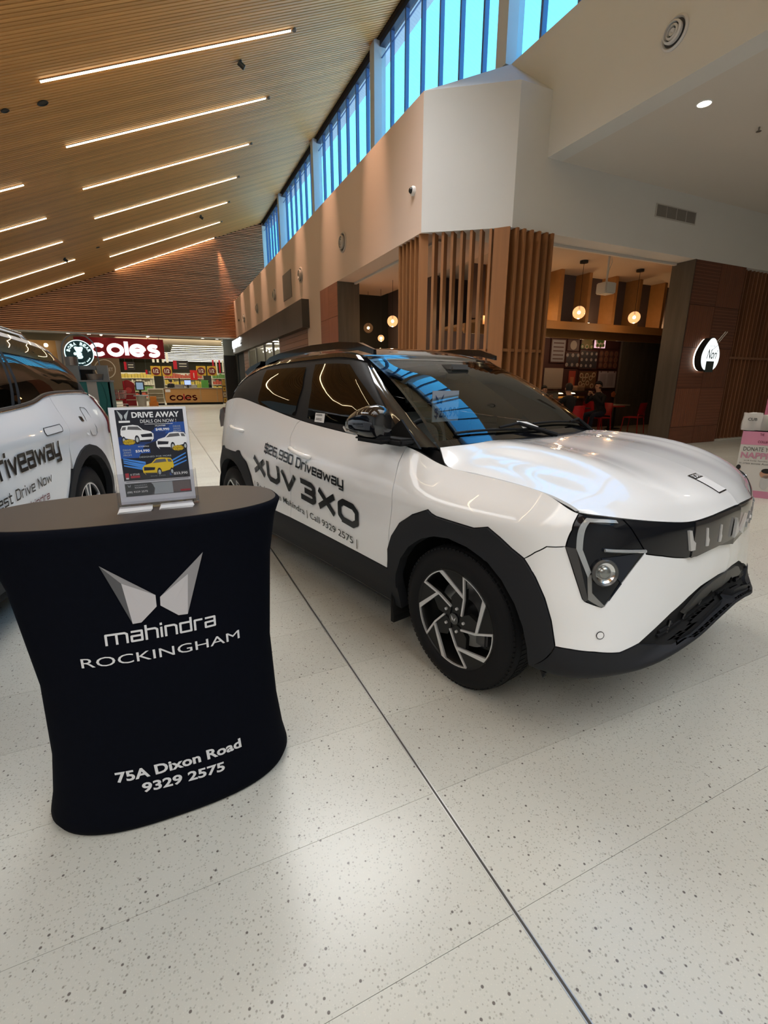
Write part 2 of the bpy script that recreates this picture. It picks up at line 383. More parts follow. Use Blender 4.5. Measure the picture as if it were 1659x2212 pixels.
obj('upper_wall_return', B(6.181, 6.45, 6.951, 8.045, 5.84, 6.729), M_WALL, wu)
struct('ceiling_right', B(6.5, 17, -9, 6.95, 4.93, 5.0), M_CEILW)
struct('wall_left', B(XL-.2, XL, -9, 29.9, 0, 4.0), M_WALL)
struct('wall_behind', B(XL, 17, -9.3, -9, 0, 10.4), M_WALL)
struct('wall_east', B(17, 17.2, -9, 14, 0, 5), M_WALL)
# ---- clerestory windows
M_FRB = mat('window_frame_blue', (.08, .14, .30), rough=.4)
M_COLB = mat('window_column', (.50, .52, .56), rough=.6); M_COLS = mat('window_column_side', (.36, .28, .24), rough=.7)
G_SKY = glassmat('window_glass', (.85, .95, 1.), ior=1.5)
ZT, ZB = 10.02, 6.70
colY = [8.25+5.65*k for k in range(-3, 5)]
for wi in range(len(colY)-1):
    y0, y1 = colY[wi], min(colY[wi+1], 29.75)
    wn = sempty('window_%d' % (wi+1), (6.3, (y0+y1)/2, ZB)); yc = (y0+y1)/2
    n = 7; p = (y1-y0)/n
    obj('head_rail', B(-.06, .12, y0-yc, y1-yc, ZT-.10-ZB, ZT+.06-ZB), mat('window_head_dark', (.03, .035, .06), rough=.5), wn)
    obj('sill_rail', B(-.06, .12, y0-yc, y1-yc, -.02, .06), M_FRB, wn)
    obj('transom', B(-.01, .02, y0-yc, y1-yc, 2.98, 2.995), M_FRB, wn)
    for j in range(n+1):
        yy = y0+p*j-yc
        if j in (0, n): continue
        obj('mullion', B(-.04, .06, yy-.028, yy+.028, 0, ZT-ZB-.05), M_FRB, wn)
    for j in range(n):
        ya = y0+p*j-yc+.035; obj('pane', poly([(0, ya, .05), (0, ya+p-.07, .05), (0, ya+p-.07, ZT-ZB-.08), (0, ya, ZT-ZB-.08)]), G_SKY, wn)
for k, yy in enumerate(colY):
    if yy > 29.7: continue
    c = struct('trim_%d' % (k+3), B(6.08, 6.42, yy-.17, yy+.12, 6.73, cz(6.08)+.02), M_COLB)
struct('trim_20', B(6.42, 6.75, -9, 29.9, 9.92, 10.0), mat('eave_white', (.7, .7, .7), rough=.7))
struct('added_bounce_roof', B(6.9, 30, -12, 34, 5.9, 6.0), mat('bounce_roof_white', (.72, .71, .68), rough=.8))  # unseen white roof added to bounce sunlight up onto the timber ceiling
struct('roof_over', poly([(6.45, -12, 10.34), (6.45, 33, 10.34), (-10, 33, 10.36), (-10, -12, 10.36)]), mat('roof_sheet', (.5, .5, .5)))
struct('trim_21', B(6.18, 6.5, -9, 29.9, 10.05, 10.3), M_BACK)
struct('wall_end', B(6.18, 6.6, 29.7, 29.9, 5.8, 10.3), M_WALL)
# ---- linear lights in the timber ceiling
M_TUBE = emat('linear_lamp', (1., .80, .47), 15.)
M_HOUS = mat('lamp_housing', (.12, .10, .08), rough=.5)
def linear(x0, x1, y, lab, grp):
    t = thing('linear_light', lab, 'ceiling light', (x0, y, cz(x0)), 0, grp); t.rotation_euler = (0, -ANG, 0)
    L = (x1-x0)/math.cos(ANG)
    obj('housing', B(0, L, -.032, .032, -.012, .03), M_HOUS, t)
    obj('diffuser', B(.01, L-.01, -.023, .023, -.028, -.012), M_TUBE, t)
ordn = {12.61: 'nearest', 15.44: 'second nearest', 18.27: 'third', 21.1: 'fourth', 23.93: 'fifth', 26.76: 'sixth', 29.59: 'farthest'}
for k, yy in enumerate(STRIP_Y):
    if yy < 10: lab = 'linear light in the timber ceiling above the camera, %d rows before the nearest in view' % int(round((12.61-yy)/2.83))
    else: lab = 'slim warm linear light in the timber ceiling, %s of the right-hand row' % ['nearest', 'second nearest', 'third nearest', 'middle', 'third farthest', 'second farthest', 'farthest'][int(round((yy-12.61)/2.83))]
    linear(-1.46, 3.54, yy, lab, 'linear lights, right-hand row' if yy > 10 else 'linear lights behind the camera')
for k in range(-6, 6):
    yy = 14.11+2.83*k
    if yy < 15: lab = 'linear light low in the ceiling, out of frame, %d rows before the left-edge row' % int(round((16.94-yy)/2.83))
    else: lab = 'slim warm linear light cut by the left edge, %s of its row' % ['topmost', 'second', 'third', 'fourth', 'lowest'][k-1]
    linear(-7.7, -2.70, yy, lab, 'linear lights, left-hand row' if yy > 15 else 'linear lights behind the camera')
# spots added beside the linear lights to throw warm bands on the beige wall
for k, yy in enumerate(STRIP_Y):
    if yy < 9: continue
    t = thing('added_band_spot', 'added spot at the high end of the %s linear light over the beige wall' % ['unseen', 'nearest', 'second', 'third', 'middle', 'fifth', 'sixth', 'farthest'][max(0, int(round((yy-9.78)/2.83)))], 'spotlight', (3.62, yy, cz(3.62)-.02), 0, 'added spots above the beige wall')
    obj('body', cyl(NB(), (0, 0, .04), (0, 0, -.02), .045, seg=12), M_HOUS, t)
    l = bpy.data.lights.new('band_spot_beam', 'SPOT'); l.energy = 1500; l.color = (1, .64, .45); l.spot_size = math.radians(23); l.spot_blend = 1.; l.shadow_soft_size = .03
    o = bpy.data.objects.new('band_spot_beam', l); COL.objects.link(o); o.parent = t; o.location = (0, 0, -.05)
    o.rotation_euler = Vector((.74, 0, -4.2)).to_track_quat('-Z', 'Y').to_euler()
# small black ceiling fittings
for (x, y, lab) in ((2.53, 13.38, 'small black spotlight below the nearest linear light'), (2.48, 24.71, 'small black spotlight in the far right of the timber ceiling'), (-2.98, 24.81, 'small black spotlight near the left end of the far timber ceiling')):
    t = thing('ceiling_spotlight', lab, 'spotlight', (x, y, cz(x)), 0, 'black spotlights in the timber ceiling')
    obj('bracket', cyl(NB(), (0, 0, .03), (0, 0, -.05), .03, seg=12), mat('fitting_black', (.01, .01, .01)), t)
    obj('lamp_head', cyl(NB(), (-.05, 0, -.05), (.08, 0, -.13), .055, seg=16), mat('fitting_black', (.01, .01, .01)), t)
for (x, y, lab) in ((-1.55, 13.36, 'larger black round speaker grille in the timber ceiling by the left edge'), (-2.22, 13.34, 'small black round fitting at the far left of the timber ceiling'), (-1.73, 24.74, 'small dark round fitting between the far linear lights')):
    t = thing('ceiling_speaker', lab, 'ceiling speaker', (x, y, cz(x)-.005)); t.rotation_euler = (0, -ANG, 0)
    r_ = .10 if 'larger' in lab else .07
    obj('bezel', lathe(NB(), [(r_, 0), (r_+.012, -.012), (r_-.01, -.016), (r_-.014, 0)], 24), mat('fitting_black', (.01, .01, .01)), t)
    obj('grille', cyl(NB(), (0, 0, .0), (0, 0, -.008), r_-.012, seg=24), mat('fitting_dark', (.015, .012, .01)), t)
# ---- round air diffusers on walls
def diffuser(loc, n, r, lab, grp=None, m1=None):
    t = thing('round_air_diffuser', lab, 'air vent', loc, 0, grp)
    n = Vector(n); M = frame((0, 0, 0), n.orthogonal(), n.cross(n.orthogonal()))
    mw = m1 or mat('diffuser_white', (.55, .55, .56), rough=.45)
    obj('flange', lathe(NB(), [(r*1.0, .0), (r*1.02, .012), (r*.9, .03), (r*.82, .02), (r*.80, .0)], 40, M), mw, t, smooth=50)
    obj('throat', cyl(NB(), M @ Vector((0, 0, .001)), M @ Vector((0, 0, .006)), r*.82, seg=32), mat('diffuser_dark', (.05, .05, .06)), t)
    for k, (a, b) in enumerate(((.66, .56), (.44, .34))):
        obj('ring', lathe(NB(), [(r*a, .02), (r*(a+.02), .06), (r*b, .075), (r*(b-.03), .03)], 36, M), mw, t, smooth=50)
    obj('cone', lathe(NB(), [(r*.24, .02), (r*.22, .06), (r*.10, .05), (.001, .035)], 28, M), mw, t, smooth=50)
for k, yy in enumerate((11.66, 15.46, 19.17, 22.81, 26.47)):
    diffuser((4.33, yy, 4.6), (-1, 0, 0), .22, 'round air diffuser on the beige wall, %s from the white corner' % ['first', 'second', 'third', 'fourth', 'fifth'][k], 'round diffusers on the beige wall', mat('diffuser_beige', (.42, .37, .33), rough=.5))
diffuser((6.18, 4.884, 5.48), (-1, 0, 0), .17, 'large white round air diffuser high on the upper white wall at the right')
t = thing('wall_sensor', 'tiny dark sensor at the far end of the beige wall', 'sensor', (4.33, 28.2, 4.70)); obj('body', B(-.06, 0, -.05, .05, -.05, .05, bev=.01), M_HOUS, t)
# camera dome
t = thing('security_camera', 'small white dome security camera high on the beige wall near the corner', 'security camera', (4.33, 8.12, 4.55))
M = frame((0, 0, 0), (0, 1, 0), (0, 0, 1)); M = frame((0, 0, 0), (0, 0, 1), (0, 1, 0))
obj('mount', lathe(NB(), [(.001, .0), (.075, 0), (.075, .03), (.06, .05), (.001, .06)], 24, M), mat('camera_white', (.7, .7, .7), rough=.4), t, smooth=40)
obj('lens_ball', lathe(NB(), [(.048*math.cos(a), .05+.045*math.sin(a)) for a in [math.pi/2*k/6 for k in range(7)]], 20, M), mat('camera_black', (.01, .01, .012), rough=.1), t, smooth=True)
# grey access panel on beige wall
t = tag(obj('wall_panel', B(4.305, 4.33, 16.62, 17.78, 4.16, 5.0, bev=.006), mat('panel_grey', (.17, .14, .13), rough=.5)), 'grey square access panel on the beige wall between two round diffusers', 'panel')
# vent grille on the white header wall
t = thing('return_air_grille', 'dark rectangular air grille with four sections on the white header wall', 'air vent', (9.51, 6.95, 4.54))
obj('frame', B(-.60, .60, -.012, 0, -.115, .115), mat('grille_frame', (.42, .40, .37)), t)
for k in range(4):
    o = obj('louvre_section', B(-.57+.29*k, -.57+.29*k+.27, -.016, -.01, -.095, .095), mat('grille_grey', (.16, .145, .13), rough=.6), t)
# downlights in the lower right ceiling
def downlight(loc, r, lab, power=18, col=(1, .80, .55), grp=None, em=14., cone=True):
    t = thing('downlight', lab, 'downlight', loc, 0, grp)
    obj('trim_ring', lathe(NB(), [(r*1.12, 0), (r*1.12, -.008), (r*.96, -.012), (r*.94, 0)], 28), mat('camera_white', (.7, .7, .7), rough=.4), t, smooth=40)
    obj('lamp', cyl(NB(), (0, 0, -.001), (0, 0, -.006), r*.94, seg=24), emat('downlight_lamp_%g' % em, (1, .86, .66), em), t)
    if power:
        l = bpy.data.lights.new('downlight_beam', 'SPOT'); l.energy = power; l.color = col; l.spot_size = math.radians(110); l.spot_blend = .6; l.shadow_soft_size = .06
        o = bpy.data.objects.new('downlight_beam', l); COL.objects.link(o); o.parent = t; o.location = (0, 0, -.03)
downlight((6.79+.15, 4.90, 4.93), .085, 'bright round downlight in the lower white ceiling at the right', 45)
for (x, y, w_) in ((8.6, 1.2, 'nearest the car'), (12.2, 4.6, 'nearest the timber pillar'), (12.2, .2, 'in the far corner')): downlight((x, y, 4.93), .085, 'round downlight in the white ceiling, out of frame, ' + w_, 45, grp='downlights out of frame')
t = thing('sprinkler', 'tiny metal sprinkler head on the right white ceiling', 'sprinkler', (8.27, 4.94, 4.93))
obj('stem', cyl(NB(), (0, 0, 0), (0, 0, -.05), .012, seg=8), mat('sprinkler_metal', (.3, .28, .25), metal=.8, rough=.3), t)
obj('deflector', cyl(NB(), (0, 0, -.05), (0, 0, -.055), .035, seg=12), mat('sprinkler_metal', (.3, .28, .25), metal=.8, rough=.3), t)

# ---------------------------------------------------------------- car body surfaces
def outline_resample(pts, ds):
    out = []
    n = len(pts)
    for i in range(n):
        a = np.array(pts[i]); b = np.array(pts[(i+1) % n]); k = max(1, int(np.ceil(np.abs(b-a).max()/ds)))
        for j in range(k): out.append(tuple(a+(b-a)*j/k))
    return out
def inside(p, poly_):
    x, y = p; c = False; n = len(poly_)
    for i in range(n):
        x1, y1 = poly_[i]; x2, y2 = poly_[(i+1) % n]
        if (y1 > y) != (y2 > y) and x < (x2-x1)*(y-y1)/(y2-y1)+x1: c = not c
    return c
def panel_mesh(name, net, outl, off=0., thick=.012, inset=.0022, ds=.12, gs=(.22, .25), mirror='none', holes=None, zoff=None):
    """skin panel: outline in net parameters -> solid thin mesh with exact surface normals"""
    b2 = outline_resample(outl, ds)
    smin, tmin = np.min(b2, 0); smax, tmax = np.max(b2, 0)
    eps = .04
    inter = []
    for s in np.arange(math.floor(smin/gs[0])*gs[0], smax+1e-6, gs[0]):
        for t in np.arange(math.floor(tmin/gs[1])*gs[1], tmax+1e-6, gs[1]):
            if inside((s, t), outl):
                d = min(math.hypot(s-a, t-b) for a, b in b2)
                if d > eps: inter.append((s, t))
    vs = [Vector(p) for p in b2+inter]; nb = len(b2)
    ev = [(i, (i+1) % nb) for i in range(nb)]
    cv, ce, cf, ov, oe, of_ = delaunay_2d_cdt(vs, ev, [], 1, 1e-5)
    P = []; N = []
    cen = np.array([-1.2, 0, .75])
    for p in cv:
        q = net(p[0], p[1]); n = net.normal(p[0], p[1])
        c = q-cen
        if n @ (c*np.array([.35, 1, 1])) < 0: n = -n
        P.append(q+n*(off if zoff is None else off+zoff(q))); N.append(n)
    P = np.array(P); N = np.array(N)
    # boundary inset
    idx = {}
    for i, o in enumerate(ov):
        for k in o:
            if k < nb: idx[k] = i
    bl = [idx[k] for k in range(nb) if k in idx]
    bl = [b for i, b in enumerate(bl) if b != bl[i-1]]
    seam = [mirror == 'join' and abs(P[b][1]) < 2e-3 for b in bl]
    ctr = P[bl].mean(0); m = len(bl); newP = P.copy(); outw = []
    area_ = sum((cv[bl[i]][0]*cv[bl[(i+1) % m]][1]-cv[bl[(i+1) % m]][0]*cv[bl[i]][1]) for i in range(m))
    for i in range(m):
        a, b, c = P[bl[i-1]], P[bl[i]], P[bl[(i+1) % m]]
        t = c-a; n = N[bl[i]]; w = np.cross(n, t); l = np.linalg.norm(w); w = w/l if l > 1e-9 else w
        outw.append(w)
    # decide the inward sense by comparing with a nearby parameter-space inward step
    votes = 0
    for i in range(0, m, max(1, m//24)):
        s0, t0 = cv[bl[i]]; sa, ta = cv[bl[i-1]]; sb, tb = cv[bl[(i+1) % m]]
        dx, dy = sb-sa, tb-ta; L = math.hypot(dx, dy)
        if L < 1e-9: continue
        nx, ny = -dy/L, dx/L
        if not inside((s0+nx*.01, t0+ny*.01), outl): nx, ny = -nx, -ny
        q = net(s0+nx*.02, t0+ny*.02)-net(s0, t0)
        votes += 1 if q @ outw[i] > 0 else -1
    sg = 1 if votes > 0 else -1
    for i in range(m):
        if not seam[i]:
            w = outw[i]*sg*inset
            newP[bl[i]] = P[bl[i]]+w
            if mirror == 'join' and abs(P[bl[i]][1]) < .02: pass
        else: newP[bl[i]][1] = 0.
    P = newP
    V = [tuple(p) for p in P]; NN = [tuple(n) for n in N]; F = []
    for f in cf:
        a, b, c = [P[k] for k in f[:3]]
        n = np.cross(b-a, c-a)
        F.append(tuple(f) if n @ N[f[0]] > 0 else tuple(f[::-1]))
    if thick:
        for i in range(m):
            j = (i+1) % m
            if seam[i] and seam[j]: continue
            a, b = bl[i], bl[j]; k = len(V)
            for q in (a, b): V.append(tuple(P[q])); NN.append(tuple(-outw[i]*sg))
            for q in (b, a): V.append(tuple(P[q]-N[q]*thick)); NN.append(tuple(-outw[i]*sg))
            f = (k, k+1, k+2, k+3)
            n = np.cross(np.array(V[k+1])-np.array(V[k]), np.array(V[k+2])-np.array(V[k+1]))
            F.append(f if n @ (-outw[i]*sg) > 0 else f[::-1])
    V = np.array(V); NN = np.array(NN)
    if mirror in ('only', 'join'):
        k = len(V); V2 = V*np.array([1, -1, 1]); N2 = NN*np.array([1, -1, 1]); F2 = [tuple(q for q in f[::-1]) for f in F]
        if mirror == 'only': V, NN, F = V2, N2, F2
        else:
            V = np.vstack([V, V2]); NN = np.vstack([NN, N2]); F = F+[tuple(q+k for q in f) for f in F2]
    me = bpy.data.meshes.new(name); me.from_pydata([tuple(map(float, v)) for v in V], [], F); me.update()
    for p in me.polygons: p.use_smooth = True
    me.normals_split_custom_set_from_vertices([tuple(map(float, n)) for n in NN])
    return me
def panel(name, net, outl, m, parent, mirror='none', label=None, **k):
    return obj(name, panel_mesh(name, net, outl, mirror=mirror, **k), m, parent, label=label)
def both(name, net, outl, m, parent, **k):
    """one part on each side of the car"""
    return [panel(name, net, outl, m, parent, 'none', **k), panel(name, net, outl, m, parent, 'only', **k)]
def rect(net, s0, s1, t0, t1): return [(s0, t0), (s1, t0), (s1, t1), (s0, t1)]
def inv_net(net, x, z, ix=0, iz=2, smin=0):
    if not hasattr(net, 'grid'):
        S = np.linspace(0, net.C-1, (net.C-1)*6+1); T = np.linspace(0, net.R-1, (net.R-1)*6+1)
        net.st = [(a, b) for a in S for b in T]; net.grid = np.array([net(a, b) for a, b in net.st])
    e = (net.grid[:, ix]-x)**2+(net.grid[:, iz]-z)**2+np.array([0. if a >= smin else 9. for a, b in net.st]); s, t = net.st[int(e.argmin())]
    for it in range(12):
        p = net(s, t); h_ = 1e-4; a = (net(s+h_, t)-p)/h_; b = (net(s, t+h_)-p)/h_
        J = np.array([[a[ix], b[ix]], [a[iz], b[iz]]]); st = np.clip(np.linalg.lstsq(J, np.array([p[ix]-x, p[iz]-z]), rcond=None)[0], -.3, .3)
        s = min(max(s-st[0], 0), net.C-1); t = min(max(t-st[1], 0), net.R-1)
    return s, t
def side_fn(net, p0, p1, hgt, off=.004, sgn=1, up=(0, 1)):
    """maps (u,v) to the body side: baseline from p0=(x,z) to p1, letters hgt tall; sgn -1 puts it on the left side"""
    def fn(u, v):
        x = p0[0]+(p1[0]-p0[0])*u; z = p0[1]+(p1[1]-p0[1])*u+hgt*v
        s, t = inv_net(net, x, z); q = net(s, t); n = net.normal(s, t)
        if n[1] > 0: n = -n
        q = q+n*off
        return (q[0], q[1]*sgn, q[2])
    return fn
def ribbon(net, pts, r, off=.0, sgn=1, seg=6):
    out = []
    for s, t in pts:
        q = net(s, t); n = net.normal(s, t)
        if n[1] > 0: n = -n
        q = q+n*off; out.append((q[0], q[1]*sgn, q[2]))
    return tube(NB(), out, r, seg)
# materials of the cars
M_WHITE = mat('car_white_paint', (.80, .81, .82), rough=.22, coat=1., coatr=.015)
M_GLOSS = mat('gloss_black', (.006, .006, .008), rough=.08, coat=1.)
M_CLAD = mat('grey_black_cladding', (.016, .017, .020), rough=.6, spec=.22)
M_MATT = mat('matt_black', (.010, .010, .011), rough=.6, spec=.25)
M_VOID = mat('wheel_well_black', (.003, .003, .003), rough=.9)
M_TYRE = mat('tyre_rubber', (.007, .007, .008), rough=.65, spec=.2)
M_ALLOY = mat('machined_alloy', (.62, .62, .63), rough=.28, metal=.6)
M_DARKALLOY = mat('dark_alloy', (.008, .008, .008), rough=.35, spec=.3)
M_CHROME = mat('chrome', (.75, .75, .76), rough=.12, metal=1.)
M_LENS = mat('lamp_lens_grey', (.30, .32, .33), rough=.12, coat=1.)
M_GUN = mat('gunmetal_trim', (.10, .10, .10), rough=.28, metal=.5)
G_TINT = glassmat('privacy_glass', (.10, .10, .10), ior=1.5)
G_FRONT = glassmat('side_glass', (.16, .17, .17), ior=1.5)
G_WS = glassmat('windscreen_glass', (.66, .70, .68), ior=1.62)
M_BTXT = mat('black_vinyl', (.005, .005, .006), rough=.25)
M_RED = mat('tail_lamp_red', (.16, .005, .006), rough=.08, coat=1.)
M_INT = mat('car_interior_dark', (.03, .03, .032), rough=.7)
M_INTL = mat('car_interior_grey', (.22, .22, .21), rough=.8)
M_ROOFL = mat('headliner', (.35, .35, .34), rough=.9)

def wheel_parts(parent, x, y, r, rim, width, style, side):
    """wheel hub centre at (x,y); side -1 = right side of the car"""
    # local: spin axis -> +z outward
    M = frame((0, 0, 0), (1, 0, 0), (0, 0, 1)) if side < 0 else frame((0, 0, 0), (-1, 0, 0), (0, 0, 1))
    w = width
    prof = [(rim-.012, -w), (rim+.01, -w-.004), (r-.05, -w-.006), (r-.018, -w+.012), (r-.002, -w+.035), (r, -w*.5), (r-.002, -.038), (r-.018, -.014), (r-.045, .002), (rim+.028, .006), (rim+.006, -.004), (rim-.004, -.016), (rim-.012, -.03)]
    t = obj('wheel', lathe(NB(), prof, 72, M), M_TYRE, parent, smooth=50); t.location = (x, y, r)
    # tread blocks, raised bars across the shoulder
    tb = NB(); nb = 84
    for k in range(nb):
        a = 2*math.pi*k/nb; R_ = Matrix.Rotation(a, 4, 'Z')
        for (z0, z1) in ((-.042, -.018), (-.098, -.056), (-.150, -.108), (-w+.016, -w+.046)):
            box(tb, r-.016 if z1 > -.02 or z0 < -w+.03 else r-.008, (r-.0075 if z1 > -.02 or z0 < -w+.03 else r+.0010), -.0095, .0075, z0, z1, M @ R_)
    tr = obj('tread', tb, M_TYRE, t); tr['kind'] = 'stuff'
    # rim barrel
    obj('rim_barrel', lathe(NB(), [(rim, -w+.01), (rim-.012, -.10), (rim-.015, -.03), (rim-.002, -.006), (rim+.004, -.004)], 64, M), M_DARKALLOY, t, smooth=60)
    bd = cyl(NB(), M @ Vector((0, 0, -.12)), M @ Vector((0, 0, -.10)), rim*.70, seg=40)
    obj('brake_disc', bd, mat('brake_disc_steel', (.25, .25, .25), rough=.3, metal=.8), t, smooth=40)
    cb = NB(); box(cb, .09, .155, -.10, .02, -.12, -.055, M, bev=.01); obj('brake_caliper', cb, mat('caliper_grey', (.12, .12, .12), rough=.4, metal=.6), t)
    def pt(rr, deg): return (rr*math.cos(math.radians(deg)), rr*math.sin(math.radians(deg)))
    k_ = rim/.227
    def strip(bm, a, b, wa, wb, z0, z1):
        a = Vector(a); b = Vector(b); d = (b-a).normalized(); n = Vector((-d.y, d.x))
        prism(bm, [tuple(a+n*wa), tuple(a-n*wa), tuple(b-n*wb), tuple(b+n*wb)], z0, z1, M)
    if style == 'blade':
        dk = NB(); al = NB()
        for q in range(5):
            s = 72*q
            A = pt(.058*k_, -37+s); J = pt(.128*k_, -8.5+s); Bp = pt(.226*k_, 5.2+s); C = pt(.226*k_, -30.5+s); J2 = pt(.136*k_, -78+s)
            # silver outline
            zt = -.006
            strip(al, A, J, .0042*k_, .0045*k_, zt-.010, zt); strip(al, J, Bp, .0045*k_, .0050*k_, zt-.010, zt)
            strip(al, C, J2, .0105*k_, .0062*k_, zt-.010, zt)
            n = 10
            for i in range(n):
                a0 = -30.5+s+(35.7)*i/n; a1 = -30.5+s+35.7*(i+1)/n
                p = [pt(.229*k_, a0), pt(.229*k_, a1), pt(.220*k_, a1), pt(.220*k_, a0)]
                prism(al, p[::-1], zt-.010, zt, M)
            # dark infill between the blades: from line J2->C to line J2->B2 (B2 = B rotated -72)
            B2 = pt(.226*k_, 5.2+s-72)
            arc_ = [pt(.226*k_, -66.8+s+(36.3)*i/8) for i in range(9)]
            prism(dk, [J2]+arc_, zt-.022, zt-.006, M)
            # dark inner web: hub to J and J2
            prism(dk, [pt(.03*k_, -60+s), pt(.062*k_, -37-72+s), J2, pt(.160*k_, -62+s), pt(.10*k_, -40+s), A], zt-.030, zt-.008, M)
            prism(dk, [pt(.055*k_, -20+s), A, J, pt(.17*k_, -1+s), pt(.12*k_, 4+s), pt(.05*k_, 20+s)], zt-.032, zt-.010, M)
        obj('rim_infill', dk, M_DARKALLOY, t); obj('rim_blades', al, M_ALLOY, t)
    else:
        al = NB(); dk = NB()
        for q in range(5):
            s = 72*q+18
            for dd in (-9, 9):
                a = pt(.045*k_, s+dd*2.2); b = pt(.222*k_, s+dd)
                strip(al, a, b, .007*k_, .011*k_, -.022, -.008)
            strip(dk, pt(.04*k_, s), pt(.215*k_, s), .018*k_, .026*k_, -.05, -.024)
        for i in range(40):
            a0 = 9*i; a1 = 9*i+9
            prism(al, [pt(.229*k_, a1), pt(.229*k_, a0), pt(.217*k_, a0), pt(.217*k_, a1)], -.018, -.006, M)
        obj('rim_infill', dk, M_DARKALLOY, t); obj('rim_spokes', al, M_ALLOY, t)
    hb = cyl(NB(), M @ Vector((0, 0, -.10)), M @ Vector((0, 0, -.020)), .072*k_, .066*k_, 32); obj('hub', hb, M_DARKALLOY, t, smooth=40)
    cp = cyl(NB(), M @ Vector((0, 0, -.03)), M @ Vector((0, 0, -.010)), .028*k_, .026*k_, 24)
    c = obj('centre_cap', cp, M_GLOSS, t, smooth=40)
    em = NB()
    for sg in (-1, 1):
        prism(em, [(sg*.002, .0), (sg*.014, .012), (sg*.010, -.002), (sg*.004, -.011)][::sg], -.0095, -.0075, M)
    obj('cap_emblem', em, M_ALLOY, t)
    for q in range(5):
        a = math.radians(2+72*q); px, py = .058*k_*math.cos(a), .058*k_*math.sin(a)
        obj('wheel_nut', cyl(NB(), M @ Vector((px, py, -.03)), M @ Vector((px, py, -.006)), .009, .007, 6), M_ALLOY, t)
    return t

def _w(n,t):
    # monotone-ish catmull-rom weights for index coordinate t in [0,n-1]
    i=int(min(max(np.floor(t),0),n-2)); u=t-i
    k=[i-1,i,i+1,i+2]; 
    c=[-.5*u+u*u-.5*u**3, 1-2.5*u*u+1.5*u**3, .5*u+2*u*u-1.5*u**3, -.5*u*u+.5*u**3]
    w=np.zeros(n)
    for kk,cc in zip(k,c):
        if kk<0: w[0]+=2*cc; w[1]-=cc
        elif kk>n-1: w[n-1]+=2*cc; w[n-2]-=cc
        else: w[kk]+=cc
    return w
class Net:
    """control net [rows][cols][3]; s runs over cols, t over rows"""
    def __init__(s,g,lin=0.0): s.g=np.array(g,float); s.R,s.C=s.g.shape[:2]
    def __call__(s,a,b):
        return _w(s.R,b)@np.tensordot(_w(s.C,a),s.g,axes=(0,1))
    def normal(s,a,b):
        e=1e-3; du=s(min(a+e,s.C-1),b)-s(max(a-e,0),b); dv=s(a,min(b+e,s.R-1))-s(a,max(b-e,0))
        n=np.cross(du,dv); l=np.linalg.norm(n); return n/l if l>0 else n
